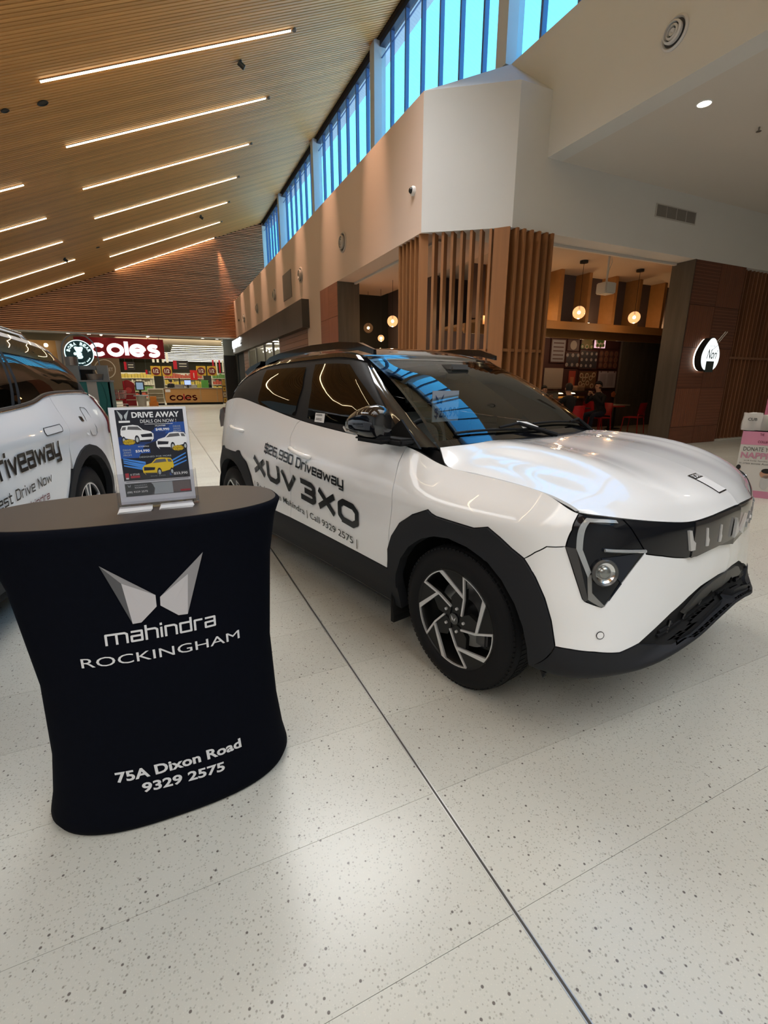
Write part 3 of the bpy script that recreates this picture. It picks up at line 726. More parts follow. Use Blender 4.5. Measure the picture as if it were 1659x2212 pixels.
# ------- car 1 (white compact suv), X forward, Y left, Z up; right half (y<0)
def body_net():
    zs=[.20,.29,.39,.50,.62,.74,.86]           # rows; last row appended = top edge
    cols=[ # x,y at z .20,.39,.62,.86, top(x,y,z)
     ((-3.00,-.62),(-3.05,-.66),(-3.08,-.68),(-3.10,-.64),(-3.02,-.62,1.13)),
     ((-2.92,-.80),(-2.97,-.84),(-3.00,-.845),(-2.99,-.82),(-2.96,-.765,1.19)),
     ((-2.60,-.85),(-2.62,-.89),(-2.62,-.895),(-2.62,-.885),(-2.62,-.775,1.245)),
     ((-2.10,-.84),(-2.10,-.885),(-2.10,-.895),(-2.10,-.885),(-2.10,-.79,1.195)),
     ((-1.50,-.83),(-1.50,-.88),(-1.50,-.885),(-1.50,-.885),(-1.50,-.80,1.125)),
     ((-.92,-.83),(-.92,-.88),(-.92,-.885),(-.92,-.885),(-.92,-.81,1.088)),
     ((-.44,-.84),(-.44,-.885),(-.44,-.89),(-.42,-.885),(-.40,-.82,1.068)),
     ((-.15,-.84),(-.15,-.89),(-.15,-.90),(-.13,-.89),(-.16,-.785,1.000)),
     ((.15,-.83),(.15,-.89),(.15,-.90),(.16,-.885),(.16,-.79,.986)),
     ((.40,-.80),(.42,-.885),(.40,-.885),(.37,-.865),(.36,-.797,.972)),
     ((.55,-.74),(.56,-.845),(.53,-.84),(.485,-.82),(.49,-.785,.922)),
     ((.63,-.64),(.655,-.735),(.62,-.745),(.58,-.725),(.572,-.69,.905)),
     ((.68,-.48),(.705,-.55),(.68,-.56),(.655,-.55),(.650,-.515,.878)),
     ((.705,-.30),(.725,-.34),(.72,-.345),(.712,-.335),(.706,-.335,.860)),
     ((.715,-.15),(.735,-.165),(.745,-.17),(.745,-.165),(.738,-.165,.874)),
     ((.72,0),(.74,0),(.755,0),(.757,0),(.749,0,.880)),
    ]
    zk=[.20,.39,.62,.86]; g=[]
    for z in zs:
        row=[]
        for c in cols:
            xk=[c[i][0] for i in range(4)]; yk=[c[i][1] for i in range(4)]
            row.append((np.interp(z,zk,xk),np.interp(z,zk,yk),z))
        g.append(row)
    g.append([c[4] for c in cols])
    fr={9:[(.40,-.80,.255),(.415,-.86,.31),(.42,-.885,.39)],10:[(.545,-.775,.285),(.56,-.83,.33),(.56,-.845,.39)],11:[(.645,-.665,.305),(.662,-.72,.345),(.655,-.735,.395)],
        12:[(.720,-.53,.335),(.735,-.545,.362),(.703,-.55,.40)],13:[(.772,-.335,.385),(.782,-.34,.408),(.723,-.34,.432)],14:[(.792,-.165,.430),(.800,-.165,.450),(.738,-.165,.466)],15:[(.798,0,.450),(.805,0,.468),(.742,0,.480)]}
    for j,q in fr.items():
        for i in range(3): g[i][j]=q[i]
    for j in (14,15): g[3][j]=(g[3][j][0],g[3][j][1],.53)
    # keep row .86 below the top edge everywhere
    for j in range(len(cols)):
        zt=g[-1][j][2]
        if zt<.97:
            x,y,_=g[-2][j]; g[-2][j]=(x,y,min(.86,zt-.035))
            x,y,_=g[-3][j]; g[-3][j]=(x,y,.74)
    return Net(g)
def hood_net():
    # cols: r=0 (side edge) .. centre ; rows: cowl -> leading edge
    def row(xe,ye,ze,xc,zc,crease=0):
        out=[]
        for r in (0,.08,.22,.38,.52,.66,.82,1.):
            y=ye*(1-r); x=xe+(xc-xe)*(1-(1-r)**1.8)
            z=ze+(zc-ze)*(1-(1-r)**3.2)
            if crease: z+=crease*np.exp(-((r-.42)/.11)**2)
            out.append((x,y,z))
        return out
    last=[(.495,-.778,.920),(.535,-.73,.912),(.60,-.63,.895),(.655,-.50,.874),(.700,-.36,.858),(.728,-.25,.866),(.742,-.12,.876),(.748,0,.880)]
    return Net([row(-.285,-.70,1.062,-.10,1.085,.008),row(-.155,-.775,.996,-.02,1.09,.022),row(.02,-.782,.990,.13,1.08,.028),
                row(.20,-.785,.983,.30,1.062,.028),row(.36,-.790,.970,.45,1.03,.024),row(.44,-.788,.952,.59,.987,.014),row(.485,-.782,.933,.70,.930,.005),last])
def side_net():
    # greenhouse side: rows belt->roof edge, cols rear->front
    bx=[(-3.02,-.62,1.13),(-2.90,-.735,1.215),(-2.62,-.772,1.245),(-2.10,-.787,1.195),(-1.50,-.797,1.125),(-.92,-.807,1.088),(-.40,-.815,1.066),(-.285,-.71,1.06)]
    tx=[(-2.98,-.50,1.40),(-2.80,-.56,1.46),(-2.45,-.585,1.50),(-2.05,-.60,1.525),(-1.60,-.605,1.54),(-1.30,-.605,1.545),(-1.12,-.592,1.525),(-1.04,-.565,1.496)]
    g=[]
    for k,w in enumerate((0,.3,.6,.85,1.)):
        row=[]
        for a,b in zip(bx,tx):
            p=[a[i]+(b[i]-a[i])*w for i in range(3)]
            p[1]-=.035*np.sin(np.pi*w)
            row.append(p)
        g.append(row)
    return Net(g)
def ws_net():
    # windscreen half: cols side(0)->centre, rows bottom->top
    b=[(-.285,-.705,1.062),(-.238,-.55,1.072),(-.195,-.30,1.080),(-.170,0,1.083)]
    t=[(-1.04,-.565,1.496),(-1.03,-.42,1.504),(-1.02,-.2,1.508),(-1.015,0,1.510)]
    g=[]
    for w in (0,.33,.67,1.):
        row=[]
        for a,c in zip(b,t):
            p=[a[i]+(c[i]-a[i])*w for i in range(3)]
            k=.03*np.sin(np.pi*w); p[2]+=k; p[0]+=k*.6
            row.append(p)
        g.append(row)
    return Net(g)
def roof_net():
    g=[]
    for (xe,ye,ze,xc,zc) in [(-2.98,-.50,1.40,-3.02,1.46),(-2.80,-.56,1.46,-2.84,1.515),(-2.45,-.585,1.50,-2.47,1.555),(-2.05,-.60,1.525,-2.06,1.585),(-1.60,-.605,1.54,-1.58,1.60),(-1.30,-.605,1.545,-1.26,1.588),(-1.12,-.592,1.525,-1.10,1.548),(-1.04,-.565,1.496,-1.015,1.51)]:
        g.append([(xe+(xc-xe)*(1-(1-r)**2),ye*(1-r),ze+(zc-ze)*(1-(1-r)**2.6)) for r in (0,.1,.3,.6,1.)])
    return Net(g)

# ---------------------------------------------------------------- the white compact suv
FEAT = {
'fender': [(6.021, 7.0), (7.0, 7.0), (8.0, 7.0), (9.0, 7.0), (10.054, 7.0), (10.099, 6.049), (9.941, 5.51), (9.65, 5.47), (9.386, 5.449), (9.084, 5.216), (8.851, 4.936), (8.851, 4.936), (8.603, 5.141), (8.373, 5.399), (8.128, 5.632), (7.865, 5.464), (7.14, 5.482), (7.037, 5.543), (6.952, 5.65), (6.549, 5.232), (6.256, 4.74), (6.089, 4.053), (5.998, 3.379), (5.999, 3.484), (6.016, 4.469), (6.037, 5.57), (6.008, 6.264), (5.982, 6.62)],
'bumper': [(8.851, 4.936), (9.084, 5.216), (9.386, 5.449), (9.65, 5.47), (9.941, 5.51), (10.13, 4.796), (10.34, 4.071), (10.406, 3.995), (10.605, 3.916), (10.837, 3.831), (10.914, 3.87), (11.393, 4.605), (11.839, 5.315), (11.865, 5.252), (12.243, 5.104), (12.572, 4.939), (12.934, 4.801), (13.217, 4.761), (13.693, 4.855), (14.15, 4.91), (15.0, 4.747), (15.0, 3.653), (14.519, 3.69), (13.667, 3.563), (13.203, 3.394), (12.638, 3.088), (12.186, 2.722), (11.741, 2.404), (11.226, 2.286), (10.613, 2.421), (10.022, 2.452), (9.614, 2.435), (9.502, 3.241), (9.328, 3.886), (9.097, 4.458), (8.851, 4.936)],
'headlight': [(10.054, 7.0), (10.099, 6.049), (9.941, 5.51), (10.13, 4.796), (10.34, 4.071), (10.406, 3.995), (10.605, 3.916), (10.837, 3.831), (10.914, 3.87), (11.393, 4.605), (11.839, 5.315), (11.578, 5.964), (11.214, 7.0)],
'grille': [(11.214, 7.0), (12.0, 7.0), (13.0, 7.0), (14.0, 7.0), (15.0, 7.0), (15.0, 4.747), (14.15, 4.91), (13.693, 4.855), (13.217, 4.761), (12.934, 4.801), (12.572, 4.939), (12.243, 5.104), (11.865, 5.252), (11.839, 5.315), (11.578, 5.964)],
'front_door': [(4.021, 7.0), (5.0, 7.0), (6.0, 7.0), (6.021, 7.0), (5.982, 6.62), (6.008, 6.264), (6.037, 5.57), (6.016, 4.469), (5.999, 3.484), (5.96, 2.415), (3.919, 2.614), (3.968, 3.958), (4.004, 5.933), (3.882, 6.559), (3.891, 6.654), (3.949, 6.9)],
'rear_door': [(1.81, 7.0), (3.0, 7.0), (4.021, 7.0), (3.949, 6.9), (3.891, 6.654), (3.882, 6.559), (4.004, 5.933), (3.968, 3.958), (3.919, 2.614), (2.964, 2.614), (2.955, 3.423), (2.875, 4.333), (2.712, 5.197), (2.508, 5.869), (2.432, 5.886), (2.354, 5.77), (1.726, 5.771), (1.653, 5.886), (1.67, 6.421)],
'quarter': [(0.02, 7.0), (1.0, 7.0), (1.81, 7.0), (1.67, 6.421), (1.653, 5.886), (1.58, 5.885), (1.377, 5.197), (1.147, 4.5), (0.785, 3.505), (0.279, 3.0), (0.02, 2.497)],
'arch_front': [(5.998, 2.514), (5.998, 3.379), (6.089, 4.053), (6.256, 4.74), (6.549, 5.232), (6.952, 5.65), (7.037, 5.543), (7.14, 5.482), (7.865, 5.464), (8.128, 5.632), (8.373, 5.399), (8.603, 5.141), (8.851, 4.936), (9.097, 4.458), (9.328, 3.886), (9.502, 3.241), (9.614, 2.435), (8.972, 0.893), (8.956, 2.028), (8.874, 2.716), (8.718, 3.417), (8.478, 4.04), (8.203, 4.457), (7.808, 4.721), (7.446, 4.8), (7.171, 4.694), (6.899, 4.427), (6.569, 3.878), (6.325, 3.206), (6.215, 2.445), (6.174, 1.57)],
'arch_rear': [(2.964, 1.4), (2.964, 2.374), (2.955, 3.423), (2.875, 4.333), (2.712, 5.197), (2.508, 5.869), (2.432, 5.886), (2.354, 5.77), (1.726, 5.771), (1.58, 5.885), (1.377, 5.197), (1.147, 4.5), (0.785, 3.505), (0.134, 2.557), (0.344, 0.0), (0.398, 0.904), (0.756, 1.797), (0.965, 2.604), (1.151, 3.304), (1.336, 3.891), (1.509, 4.375), (1.691, 4.73), (1.884, 4.938), (2.079, 4.989), (2.26, 4.881), (2.421, 4.619), (2.561, 4.215), (2.674, 3.692), (2.759, 3.067), (2.812, 2.325), (2.829, 1.486), (2.811, 0.561)],
'sill': [(2.964, 0.2), (2.964, 2.614), (3.919, 2.614), (5.96, 2.415), (6.174, 2.415), (6.174, 0.2)],
'lower_grille': [(11.741, 2.404), (12.186, 2.722), (12.638, 3.088), (13.203, 3.394), (13.667, 3.563), (14.519, 3.69), (15.0, 3.653), (15.0, 2.147), (14.58, 1.407), (13.665, 1.366), (13.033, 1.322), (12.498, 1.49), (12.205, 2.037)],
'front_cladding': [(9.614, 2.435), (10.022, 2.452), (10.613, 2.421), (11.226, 2.286), (11.741, 2.404), (12.205, 2.037), (12.498, 1.49), (13.033, 1.322), (13.665, 1.366), (14.58, 1.407), (15.0, 2.147), (15.0, 0.0), (13.0, 0.0), (11.0, 0.0), (10.0, 0.0), (9.3, 0.0), (8.972, 0.893)],
'glass_front': [(4.157, 3.007), (5.481, 2.981), (5.835, 1.919), (5.972, 1.236), (5.941, 0.523), (5.898, 0.336), (5.47, 0.326), (5.115, 0.314), (4.646, 0.257), (4.18, 0.198), (4.255, 1.506)],
'glass_rear': [(2.47, 2.785), (3.265, 2.829), (3.872, 2.842), (3.982, 1.629), (3.866, 0.133), (3.437, 0.0), (3.143, 0.0), (2.909, 0.0), (2.802, 0.26), (2.758, 1.306)],
}
NBody, NHood, NSide, NWs, NRoof = body_net(), hood_net(), side_net(), ws_net(), roof_net()
car = thing('compact_suv', 'white compact suv with black roof and black price lettering on its doors', 'car', (1.929, 1.795, 0), -1.344)
CX = (1.929, 1.795); 
# inner shell that closes the body behind the panel gaps
def shell_poly(net, outl, off, **k): return panel_mesh('x', net, outl, off=off, thick=0, inset=-.004, ds=.3, gs=(.5, .5), **k)
def join_meshes(name, ms):
    V = []; F = []
    for m in ms:
        k = len(V); V += [tuple(v.co) for v in m.vertices]; F += [tuple(q+k for q in p.vertices) for p in m.polygons]
    me = bpy.data.meshes.new(name); me.from_pydata(V, [], F); me.update(); return me
# shell pieces: same outlines as the panels, 10 mm inside
sh = []
for k in ('fender', 'front_door', 'rear_door', 'quarter', 'bumper', 'headlight', 'grille'):
    for mr in ('none', 'only'): sh.append(shell_poly(NBody, FEAT[k], -.014, mirror=mr))
bs = obj('body_shell', join_meshes('body_shell', sh), M_VOID, car)
both('front_fender', NBody, FEAT['fender'], M_WHITE, car)
both('front_door', NBody, FEAT['front_door'], M_WHITE, car)
both('rear_door', NBody, FEAT['rear_door'], M_WHITE, car)
both('quarter_panel', NBody, FEAT['quarter'], M_WHITE, car)
def recess(q):
    y = abs(q[1]); z = q[2]; k = max(0., min(1., (.38-y)/.07)); b = max(0., min(1., (z-.655)/.055)); return -.012*k*b
bump = panel('front_bumper', NBody, FEAT['bumper'], M_WHITE, car, 'join', gs=(.22, .125), zoff=recess)
both('front_wheel_arch_cladding', NBody, FEAT['arch_front'], M_CLAD, car, off=.010, thick=.05)
both('rear_wheel_arch_cladding', NBody, FEAT['arch_rear'], M_CLAD, car, off=.010, thick=.05)
both('sill_cladding', NBody, FEAT['sill'], M_CLAD, car, off=.002, thick=.05)
both('sill_strip', NBody, [(FEAT['sill'][0][0], .42), (FEAT['sill'][0][0], .5), (6.0, .5), (6.0, .42)], M_GLOSS, car, off=.004)
frontc = panel('front_cladding', NBody, FEAT['front_cladding'], M_CLAD, car, 'join', off=.004, thick=.03)
lg = panel('lower_grille', NBody, FEAT['lower_grille'], M_VOID, car, 'join', off=-.010, thick=0, inset=-.004)
# ribs of the lower grille and the flat number plate mount
for s_, t0, t1 in ((12.6, 2.15, 2.75), (13.2, 2.2, 2.65), (13.9, 2.3, 2.68)):
    for sg in (1, -1):
        pts = [(s_+.08*math.sin(3*(t-t0)), t) for t in np.linspace(t0, t1, 8)]
        obj('grille_rib', ribbon(NBody, pts, .006, -.004, sg), M_GLOSS, lg)
for tt, a, b in ((2.30, 12.3, 13.1), (2.45, 12.35, 12.8)):
    for sg in (1, -1):
        obj('grille_bar', ribbon(NBody, [(s_, tt-.25*(s_-a)*.6) for s_ in np.linspace(a, b, 6)], .006, -.004, sg), M_MATT, lg)
panel('plate_mount', NBody, [(13.0, 2.9), (13.6, 3.3), (14.2, 3.55), (15, 3.7), (15, 2.8), (14.4, 2.75), (14.3, 2.95), (14.1, 2.72), (13.5, 2.68), (13.1, 2.7)], mat('plate_mount_grey', (.032, .032, .03), rough=.45), lg, 'join', off=.006, thick=.012)
# upper grille band
M_PIANO = mat('grille_black', (.006, .007, .010), rough=.14, spec=.35, coat=.2)
M_GRF = mat('grille_smoked_panel', (.03, .027, .027), rough=.10, coat=.7)
gr = panel('upper_grille', NBody, FEAT['grille'], M_PIANO, car, 'join', off=.002)
panel('grille_centre_panel', NBody, [(13.02, 6.93), (14, 6.93), (15, 6.93), (15, 5.0), (14, 4.93), (13.0, 4.78)], M_GRF, gr, 'join', off=.006, thick=.004)
def grille_bar(yc, w, h0, h1, lean, sg, kick):
    bm = NB(); s0, t0 = inv_net(NBody, yc, .80, 1, 2, 10)
    def P(y, z):
        s, t = inv_net(NBody, y, z, 1, 2, 10); q = NBody(s, t); n = NBody.normal(s, t)
        if n[0] < 0: n = -n
        q = q+n*.010; return (q[0], q[1]*sg, q[2])
    o = [(yc-w, h1), (yc+w*.2, h1), (yc+w*.5+lean, (h0+h1)/2), (yc+w*1.2+lean+kick, (h0+h1)/2-.012), (yc+w+lean*2, h0), (yc-w+lean*2, h0)]
    a = [P(*q) for q in o]; f = bm.faces.new([bm.verts.new(q) for q in a])
    r = bmesh.ops.extrude_face_region(bm, geom=[f]); 
    for v in r['geom']:
        if isinstance(v, bmesh.types.BMVert): v.co += Vector((-.012, 0, 0))
    return bm
for sg in (1, -1):
    for yc, w, a, b, lean, k in ((-.36, .013, .748, .828, .010, .006), (-.262, .007, .752, .826, .006, .004), (-.168, .006, .754, .826, .004, .003)):
        obj('chrome_bar', grille_bar(yc, w, a, b, lean, sg, k), M_ALLOY, gr)
    # twin peak emblem, two triangles
    em = NB(); prism(em, [(0.010, .770), (.058, .838), (.050, .752)], .762, .772, Matrix(((0, 0, 1, 0), (sg, 0, 0, 0), (0, 1, 0, 0), (0, 0, 0, 1))))
    obj('emblem_blade', em, M_ALLOY, gr)
# headlights
M_HLB = mat('headlight_housing', (.005, .006, .009), rough=.08, spec=.35, coat=.2)
def TQ(s, t, off, sg):
    q = NBody(s, t); n = NBody.normal(s, t); c = q-np.array([-1.2, 0, .75])
    if n @ c < 0: n = -n
    q = q+n*off; return Vector((q[0], q[1]*sg, q[2])), Vector((n[0], n[1]*sg, n[2]))
def XZ(y, z): return inv_net(NBody, y, z, 1, 2)
hlf = FEAT['headlight']
for sg, mr in ((1, 'none'), (-1, 'only')):
    hl = panel('headlight', NBody, hlf, M_HLB, car, mr, off=.001)
    top = hlf[0]; lft = hlf[2]; b1 = hlf[4]; b2 = hlf[5]; bt = hlf[7]; bt2 = hlf[8]; rt_ = hlf[10]; tr = hlf[-1]
    lerp = lambda a, b, k: (a[0]+(b[0]-a[0])*k, a[1]+(b[1]-a[1])*k)
    # outer gunmetal wedge
    i1 = lerp(lft, rt_, .14); i2 = lerp(b1, rt_, .05)
    panel('lamp_trim', NBody, [lft, i1, lerp(b2, rt_, .05), b2, b1], mat('lamp_wedge_grey', (.045, .043, .042), rough=.3), hl, mr, off=.004, thick=.004, inset=.0)
    # grey light guide: runs across the top, down, and along the bottom
    g0 = lerp(top, tr, .22); g1 = lerp(top, tr, .88)
    def dn(p, k): return (p[0], p[1]-k)
    panel('light_guide', NBody, [dn(g0, .18), dn(g1, .20), dn(lerp(top, tr, .95), .46), dn(lerp(g0, g1, .2), .48), lerp(i1, rt_, .10), lerp(lerp(lft, b1, .55), rt_, .24), lerp(lerp(lft, b1, .65), rt_, .17), i1], M_LENS, hl, mr, off=.006, thick=.005, inset=0)
    panel('light_guide', NBody, [lerp(lerp(lft, b1, .62), rt_, .17), lerp(lerp(lft, b1, .60), rt_, .24), lerp(lerp(b1, rt_, .16), bt, .02), lerp(bt2, bt, .1), lerp(bt, b2, .1), lerp(b2, rt_, .05)], mat('lamp_frame_grey', (.16, .16, .155), rough=.25, coat=1.), hl, mr, off=.005, thick=.005, inset=0)
    # inner reflex panel
    panel('lower_panel', NBody, [lerp(rt_, lft, .06), lerp(lerp(rt_, lft, .5), b1, .12), lerp(bt2, rt_, .42), lerp(bt2, rt_, .1)], mat('lamp_panel_navy', (.008, .012, .022), rough=.3), hl, mr, off=.005, thick=.004, inset=0)
    ridge = [lerp(rt_, lft, k) for k in np.linspace(0.02, .50, 8)]
    obj('chrome_ridge', ribbon(NBody, [(s, t+.05) for s, t in ridge], .006, .010, sg), M_LENS, hl)
    # round projector
    cs, ct = inv_net(NBody, -.752, .722, 1, 2, 9)
    p, n = TQ(cs, ct, .004, sg); M = frame(p, n.orthogonal(), n.cross(n.orthogonal()))
    obj('projector_ring', lathe(NB(), [(.034, 0), (.044, -.004), (.048, .010), (.043, .016), (.036, .012), (.034, 0)], 32, M), M_GUN, hl, smooth=40)
    obj('projector_bowl', lathe(NB(), [(.036, .010), (.026, .004), (.012, .002), (.001, .002)], 24, M), M_CHROME, hl, smooth=40)
    lens = NB(); lathe(lens, [(.0005, .016), (.014, .014), (.022, .009), (.024, .004)], 20, M)
    obj('projector_lens', lens, mat('clear_lens', (.22, .23, .22), rough=.06, coat=1., metal=.6), hl, smooth=60)
# bonnet
bon = panel('bonnet', NHood, rect(NHood, 0, 7, 0, 7), M_WHITE, car, 'join', gs=(.25, .25), ds=.25)
# side structure, glass
both('side_frame', NSide, rect(NSide, 0.0, 7, 0, 4), M_MATT, car, off=-.004, thick=.0, gs=(.5, .5))
both('roof_side_rail', NSide, [(0, 4), (7, 4), (7, 3.7), (6.6, 3.55), (6, 3.52), (4, 3.52), (2.6, 3.5), (1.9, 3.2), (1.3, 2.0), (1.0, .8), (.9, 0), (0, 0)], M_GLOSS, car, off=.002)
both('a_pillar_cover', NSide, [(7, 0), (7, 4), (6.55, 3.55), (6.28, 2.0), (6.1, .6), (6.1, 0)], M_GLOSS, car, off=.003)
for sg, mr in ((1, 'none'), (-1, 'only')):
    panel('front_window', NSide, FEAT['glass_front'], G_FRONT, car, mr, off=.004, thick=0, inset=0)
    panel('rear_window', NSide, FEAT['glass_rear'], G_TINT, car, mr, off=.004, thick=0, inset=0)
panel('windscreen', NWs, rect(NWs, 0.02, 3, 0, 3), G_WS, car, 'join', thick=0, gs=(.2, .2))
# black frit band round the windscreen
for nm, rc in (('windscreen_border', [(0, 0), (3, 0), (3, .14), (.12, .14), (.10, 2.9), (3, 2.9), (3, 3), (0, 3)]),):
    panel(nm, NWs, rc, M_GLOSS, car, 'join', off=.0015, thick=0, inset=0)
panel('roof', NRoof, rect(NRoof, 0, 4, 0, 7), M_GLOSS, car, 'join', off=0, gs=(.3, .3), ds=.2)
panel('headliner', NRoof, rect(NRoof, 0, 4, .3, 7), M_ROOFL, car, 'join', off=-.03, thick=0, gs=(.6, .6), ds=.4)
# rear closing hatch
hb = NB()
ts = np.linspace(0, 7, 15); A = [NBody(0, t) for t in ts]+[NSide(0, t) for t in np.linspace(.4, 4, 6)]
for i in range(len(A)-1):
    prev = None
    for k in range(9):
        f = k/8; 
        def q(a): return (a[0]-.05*math.sin(math.pi*f), a[1]*(1-2*f), a[2])
        c = (q(A[i]), q(A[i+1]))
        if prev: quad(hb, [prev[0], c[0], c[1], prev[1]])
        prev = c
bmesh.ops.remove_doubles(hb, verts=hb.verts, dist=.0005)
obj('tailgate', hb, M_GLOSS, car, smooth=50)
for sg in (1, -1):
    # tail lamp housing, spoiler end, roof rail
    tl = NB()
    prism(tl, [(-2.94, 1.00), (-3.125, .965), (-3.14, 1.05), (-3.10, 1.125), (-3.0, 1.15), (-2.96, 1.07)], -.775, -.60, Matrix(((1, 0, 0, 0), (0, 0, 1, 0), (0, 1, 0, 0), (0, 0, 0, 1))))
    for v in tl.verts:
        v.co.y *= sg
        if abs(v.co.y) > .7: v.co.y *= (1.0 if v.co.x < -3 else 1.01)
    obj('tail_lamp', tl, mat('tail_lamp_smoked', (.03, .004, .005), rough=.1, coat=1.), car)
    pts = [(-2.48, -.565, 1.530), (-2.38, -.565, 1.562), (-2.2, -.565, 1.585), (-1.7, -.565, 1.614), (-1.35, -.56, 1.615), (-1.14, -.555, 1.598), (-1.00, -.55, 1.552)]
    bm = NB(); sec = []
    for i, (x, y, z) in enumerate(pts):
        w = .012 if i in (0, 6) else .022
        lowz = z-.045 if i in (1, 2, 3, 4, 5) else z-.03
        sec.append([bm.verts.new((x, (y-w)*sg, lowz)), bm.verts.new((x, (y-w*.8)*sg, z)), bm.verts.new((x, (y+w*.8)*sg, z)), bm.verts.new((x, (y+w)*sg, lowz))])
    for a, b in zip(sec, sec[1:]):
        for k in range(4): bm.faces.new((a[k], a[(k+1) % 4], b[(k+1) % 4], b[k]))
    bm.faces.new(sec[0]); bm.faces.new(sec[-1])
    obj('roof_rail', bm, M_GLOSS, car, smooth=30)
sp_ = NB(); prism(sp_, [(-3.07, 1.462), (-2.95, 1.502), (-2.70, 1.545), (-2.72, 1.52), (-3.02, 1.43)], -.52, .52, Matrix(((1, 0, 0, 0), (0, 0, 1, 0), (0, 1, 0, 0), (0, 0, 0, 1))))
obj('roof_spoiler', sp_, M_GLOSS, car)
obj('aerial', tube(NB(), [(-2.55, 0.05, 1.545), (-2.72, .05, 1.70)], [.005, .002], 6), M_MATT, car)
# door handles with recess cups
for sg in (1, -1):
    for (x0, z0, x1, z1) in ((-1.505, .948, -1.25, .915), (-2.60, 1.012, -2.36, .992)):
        f = side_fn(NBody, (x0, z0), (x1, z1), .001, off=.0, sgn=sg)
        pts = []
        for k, o in ((-.03, .0), (.0, .018), (.08, .030), (.3, .036), (.6, .036), (.9, .028), (1., .010), (1.03, -.002)):
            q = Vector(f(min(max(k, -.02), 1.02), 0)); pts.append(q+Vector((0, -o*sg, 0)))
        obj('door_handle', tube(NB(), pts, [.008, .014, .016, .015, .015, .016, .014, .008], 10), M_WHITE, car, smooth=True)
# mirrors, folded back along the doors
for sg in (1, -1):
    m = NB(); rg = []
    # sections from the hinge (front) to the tip (rear): x, y centre, z centre, half y, half z
    for (x, yc, zc, ay, az) in ((-.445, -.885, 1.165, .035, .055), (-.46, -.895, 1.170, .055, .078), (-.49, -.905, 1.178, .064, .084), (-.54, -.912, 1.180, .066, .084), (-.60, -.918, 1.176, .062, .074), (-.65, -.924, 1.170, .054, .060), (-.69, -.928, 1.163, .044, .044), (-.715, -.930, 1.158, .020, .022)):
        r_ = []
        for k in range(24):
            a = 2*math.pi*k/24; c_, s_ = math.cos(a), math.sin(a)
            py = abs(c_)**.7*math.copysign(1, c_)*ay; pz = abs(s_)**.7*math.copysign(1, s_)*az
            if c_ > 0: py *= .5
            pz += .012*(1 if s_ > 0 else 0)*(1-(x+.75)/.35)*-1
            r_.append(m.verts.new((x-(.30 if sg < 0 else 0), (yc+py)*sg, zc+pz)))
        rg.append(r_)
    for a, b in zip(rg, rg[1:]):
        for k in range(24): m.faces.new((a[k], a[(k+1) % 24], b[(k+1) % 24], b[k]))
    m.faces.new(rg[0]); m.faces.new(rg[-1])
    mo = obj('door_mirror', m, M_GLOSS, car, smooth=60)
    if sg < 0: continue
    base = NB(); box(base, -.50, -.34, min(-.80*sg, -.90*sg), max(-.80*sg, -.90*sg), 1.075, 1.108, bev=.010); obj('mirror_foot', base, M_MATT, mo)
    low = NB(); box(low, -.64, -.42, min(-.87*sg, -.955*sg), max(-.87*sg, -.955*sg), 1.080, 1.115, bev=.014); obj('mirror_underside', low, M_MATT, mo)
    ind = NB(); tube(ind, [(-.60, -.978*sg, 1.118), (-.68, -.972*sg, 1.125), (-.745, -.945*sg, 1.140)], .006, 6); obj('indicator', ind, M_LENS, mo)
    tri = NB(); prism(tri, [(-.30, 1.062), (-.60, 1.082), (-.44, 1.19)], 0, .012, Matrix(((1, 0, 0, 0), (0, 0, 1, -.815*sg), (0, 1, 0, 0), (0, 0, 0, 1)))); obj('mirror_triangle', tri, M_MATT, mo)
# wheel wells
for x in (0.0, -2.615):
    for sg in (1, -1):
        w = NB(); n = 20; pr = []
        for k in range(n+1):
            a = math.radians((8+190*k/n) if x > -1 else (-10+200*k/n)); r_ = .445
            pr.append(((x+r_*math.cos(a), -.865*sg, .30+r_*math.sin(a)), (x+r_*math.cos(a), -.50*sg, .30+r_*math.sin(a))))
        for a, b in zip(pr, pr[1:]): quad(w, [a[0], b[0], b[1], a[1]])
        bmesh.ops.remove_doubles(w, verts=w.verts, dist=.0005)
        c = [p[1] for p in pr]; quad(w, c)
        obj('wheel_arch_liner', w, M_VOID, car)
for x, sg in ((.012, -1), (-2.615, -1), (.012, 1), (-2.615, 1)):
    wheel_parts(car, x, .882*sg, .334, .228, .205, 'blade', sg)
fl = NB(); box(fl, -2.9, .55, -.50, .50, .24, .30); box(fl, -2.15, -.47, -.80, .80, .20, .26); obj('floor_pan', fl, M_VOID, car)
for a_, b_ in ((-.86, -.70), (.70, .86)): obj('mud_flap', B(-.455, -.43, a_, b_, .12, .30), M_VOID, car)
for sg in (1, -1): obj('air_deflector', prism(NB(), [(.44, .285), (.465, .285), (.455, .258)], -.835*sg, -.82*sg, Matrix(((1, 0, 0, 0), (0, 0, 1, 0), (0, 1, 0, 0), (0, 0, 0, 1)))), M_MATT, car)
# parking sensor
for sg in (1, -1):
    s_, t_ = inv_net(NBody, -.771, .496, 1, 2, 9); p, n = TQ(s_, t_, .001, sg)
    M = frame(p, n.orthogonal(), n.cross(n.orthogonal())); r_ = NB(); lathe(r_, [(.0145, 0), (.0145, .002), (.0125, .002), (.0125, 0)], 24, M)
    o = obj('parking_sensor', r_, M_MATT, bump); lathe
    obj('sensor_face', lathe(NB(), [(.0001, .0015), (.0125, .0015)], 20, M), M_WHITE, bump)
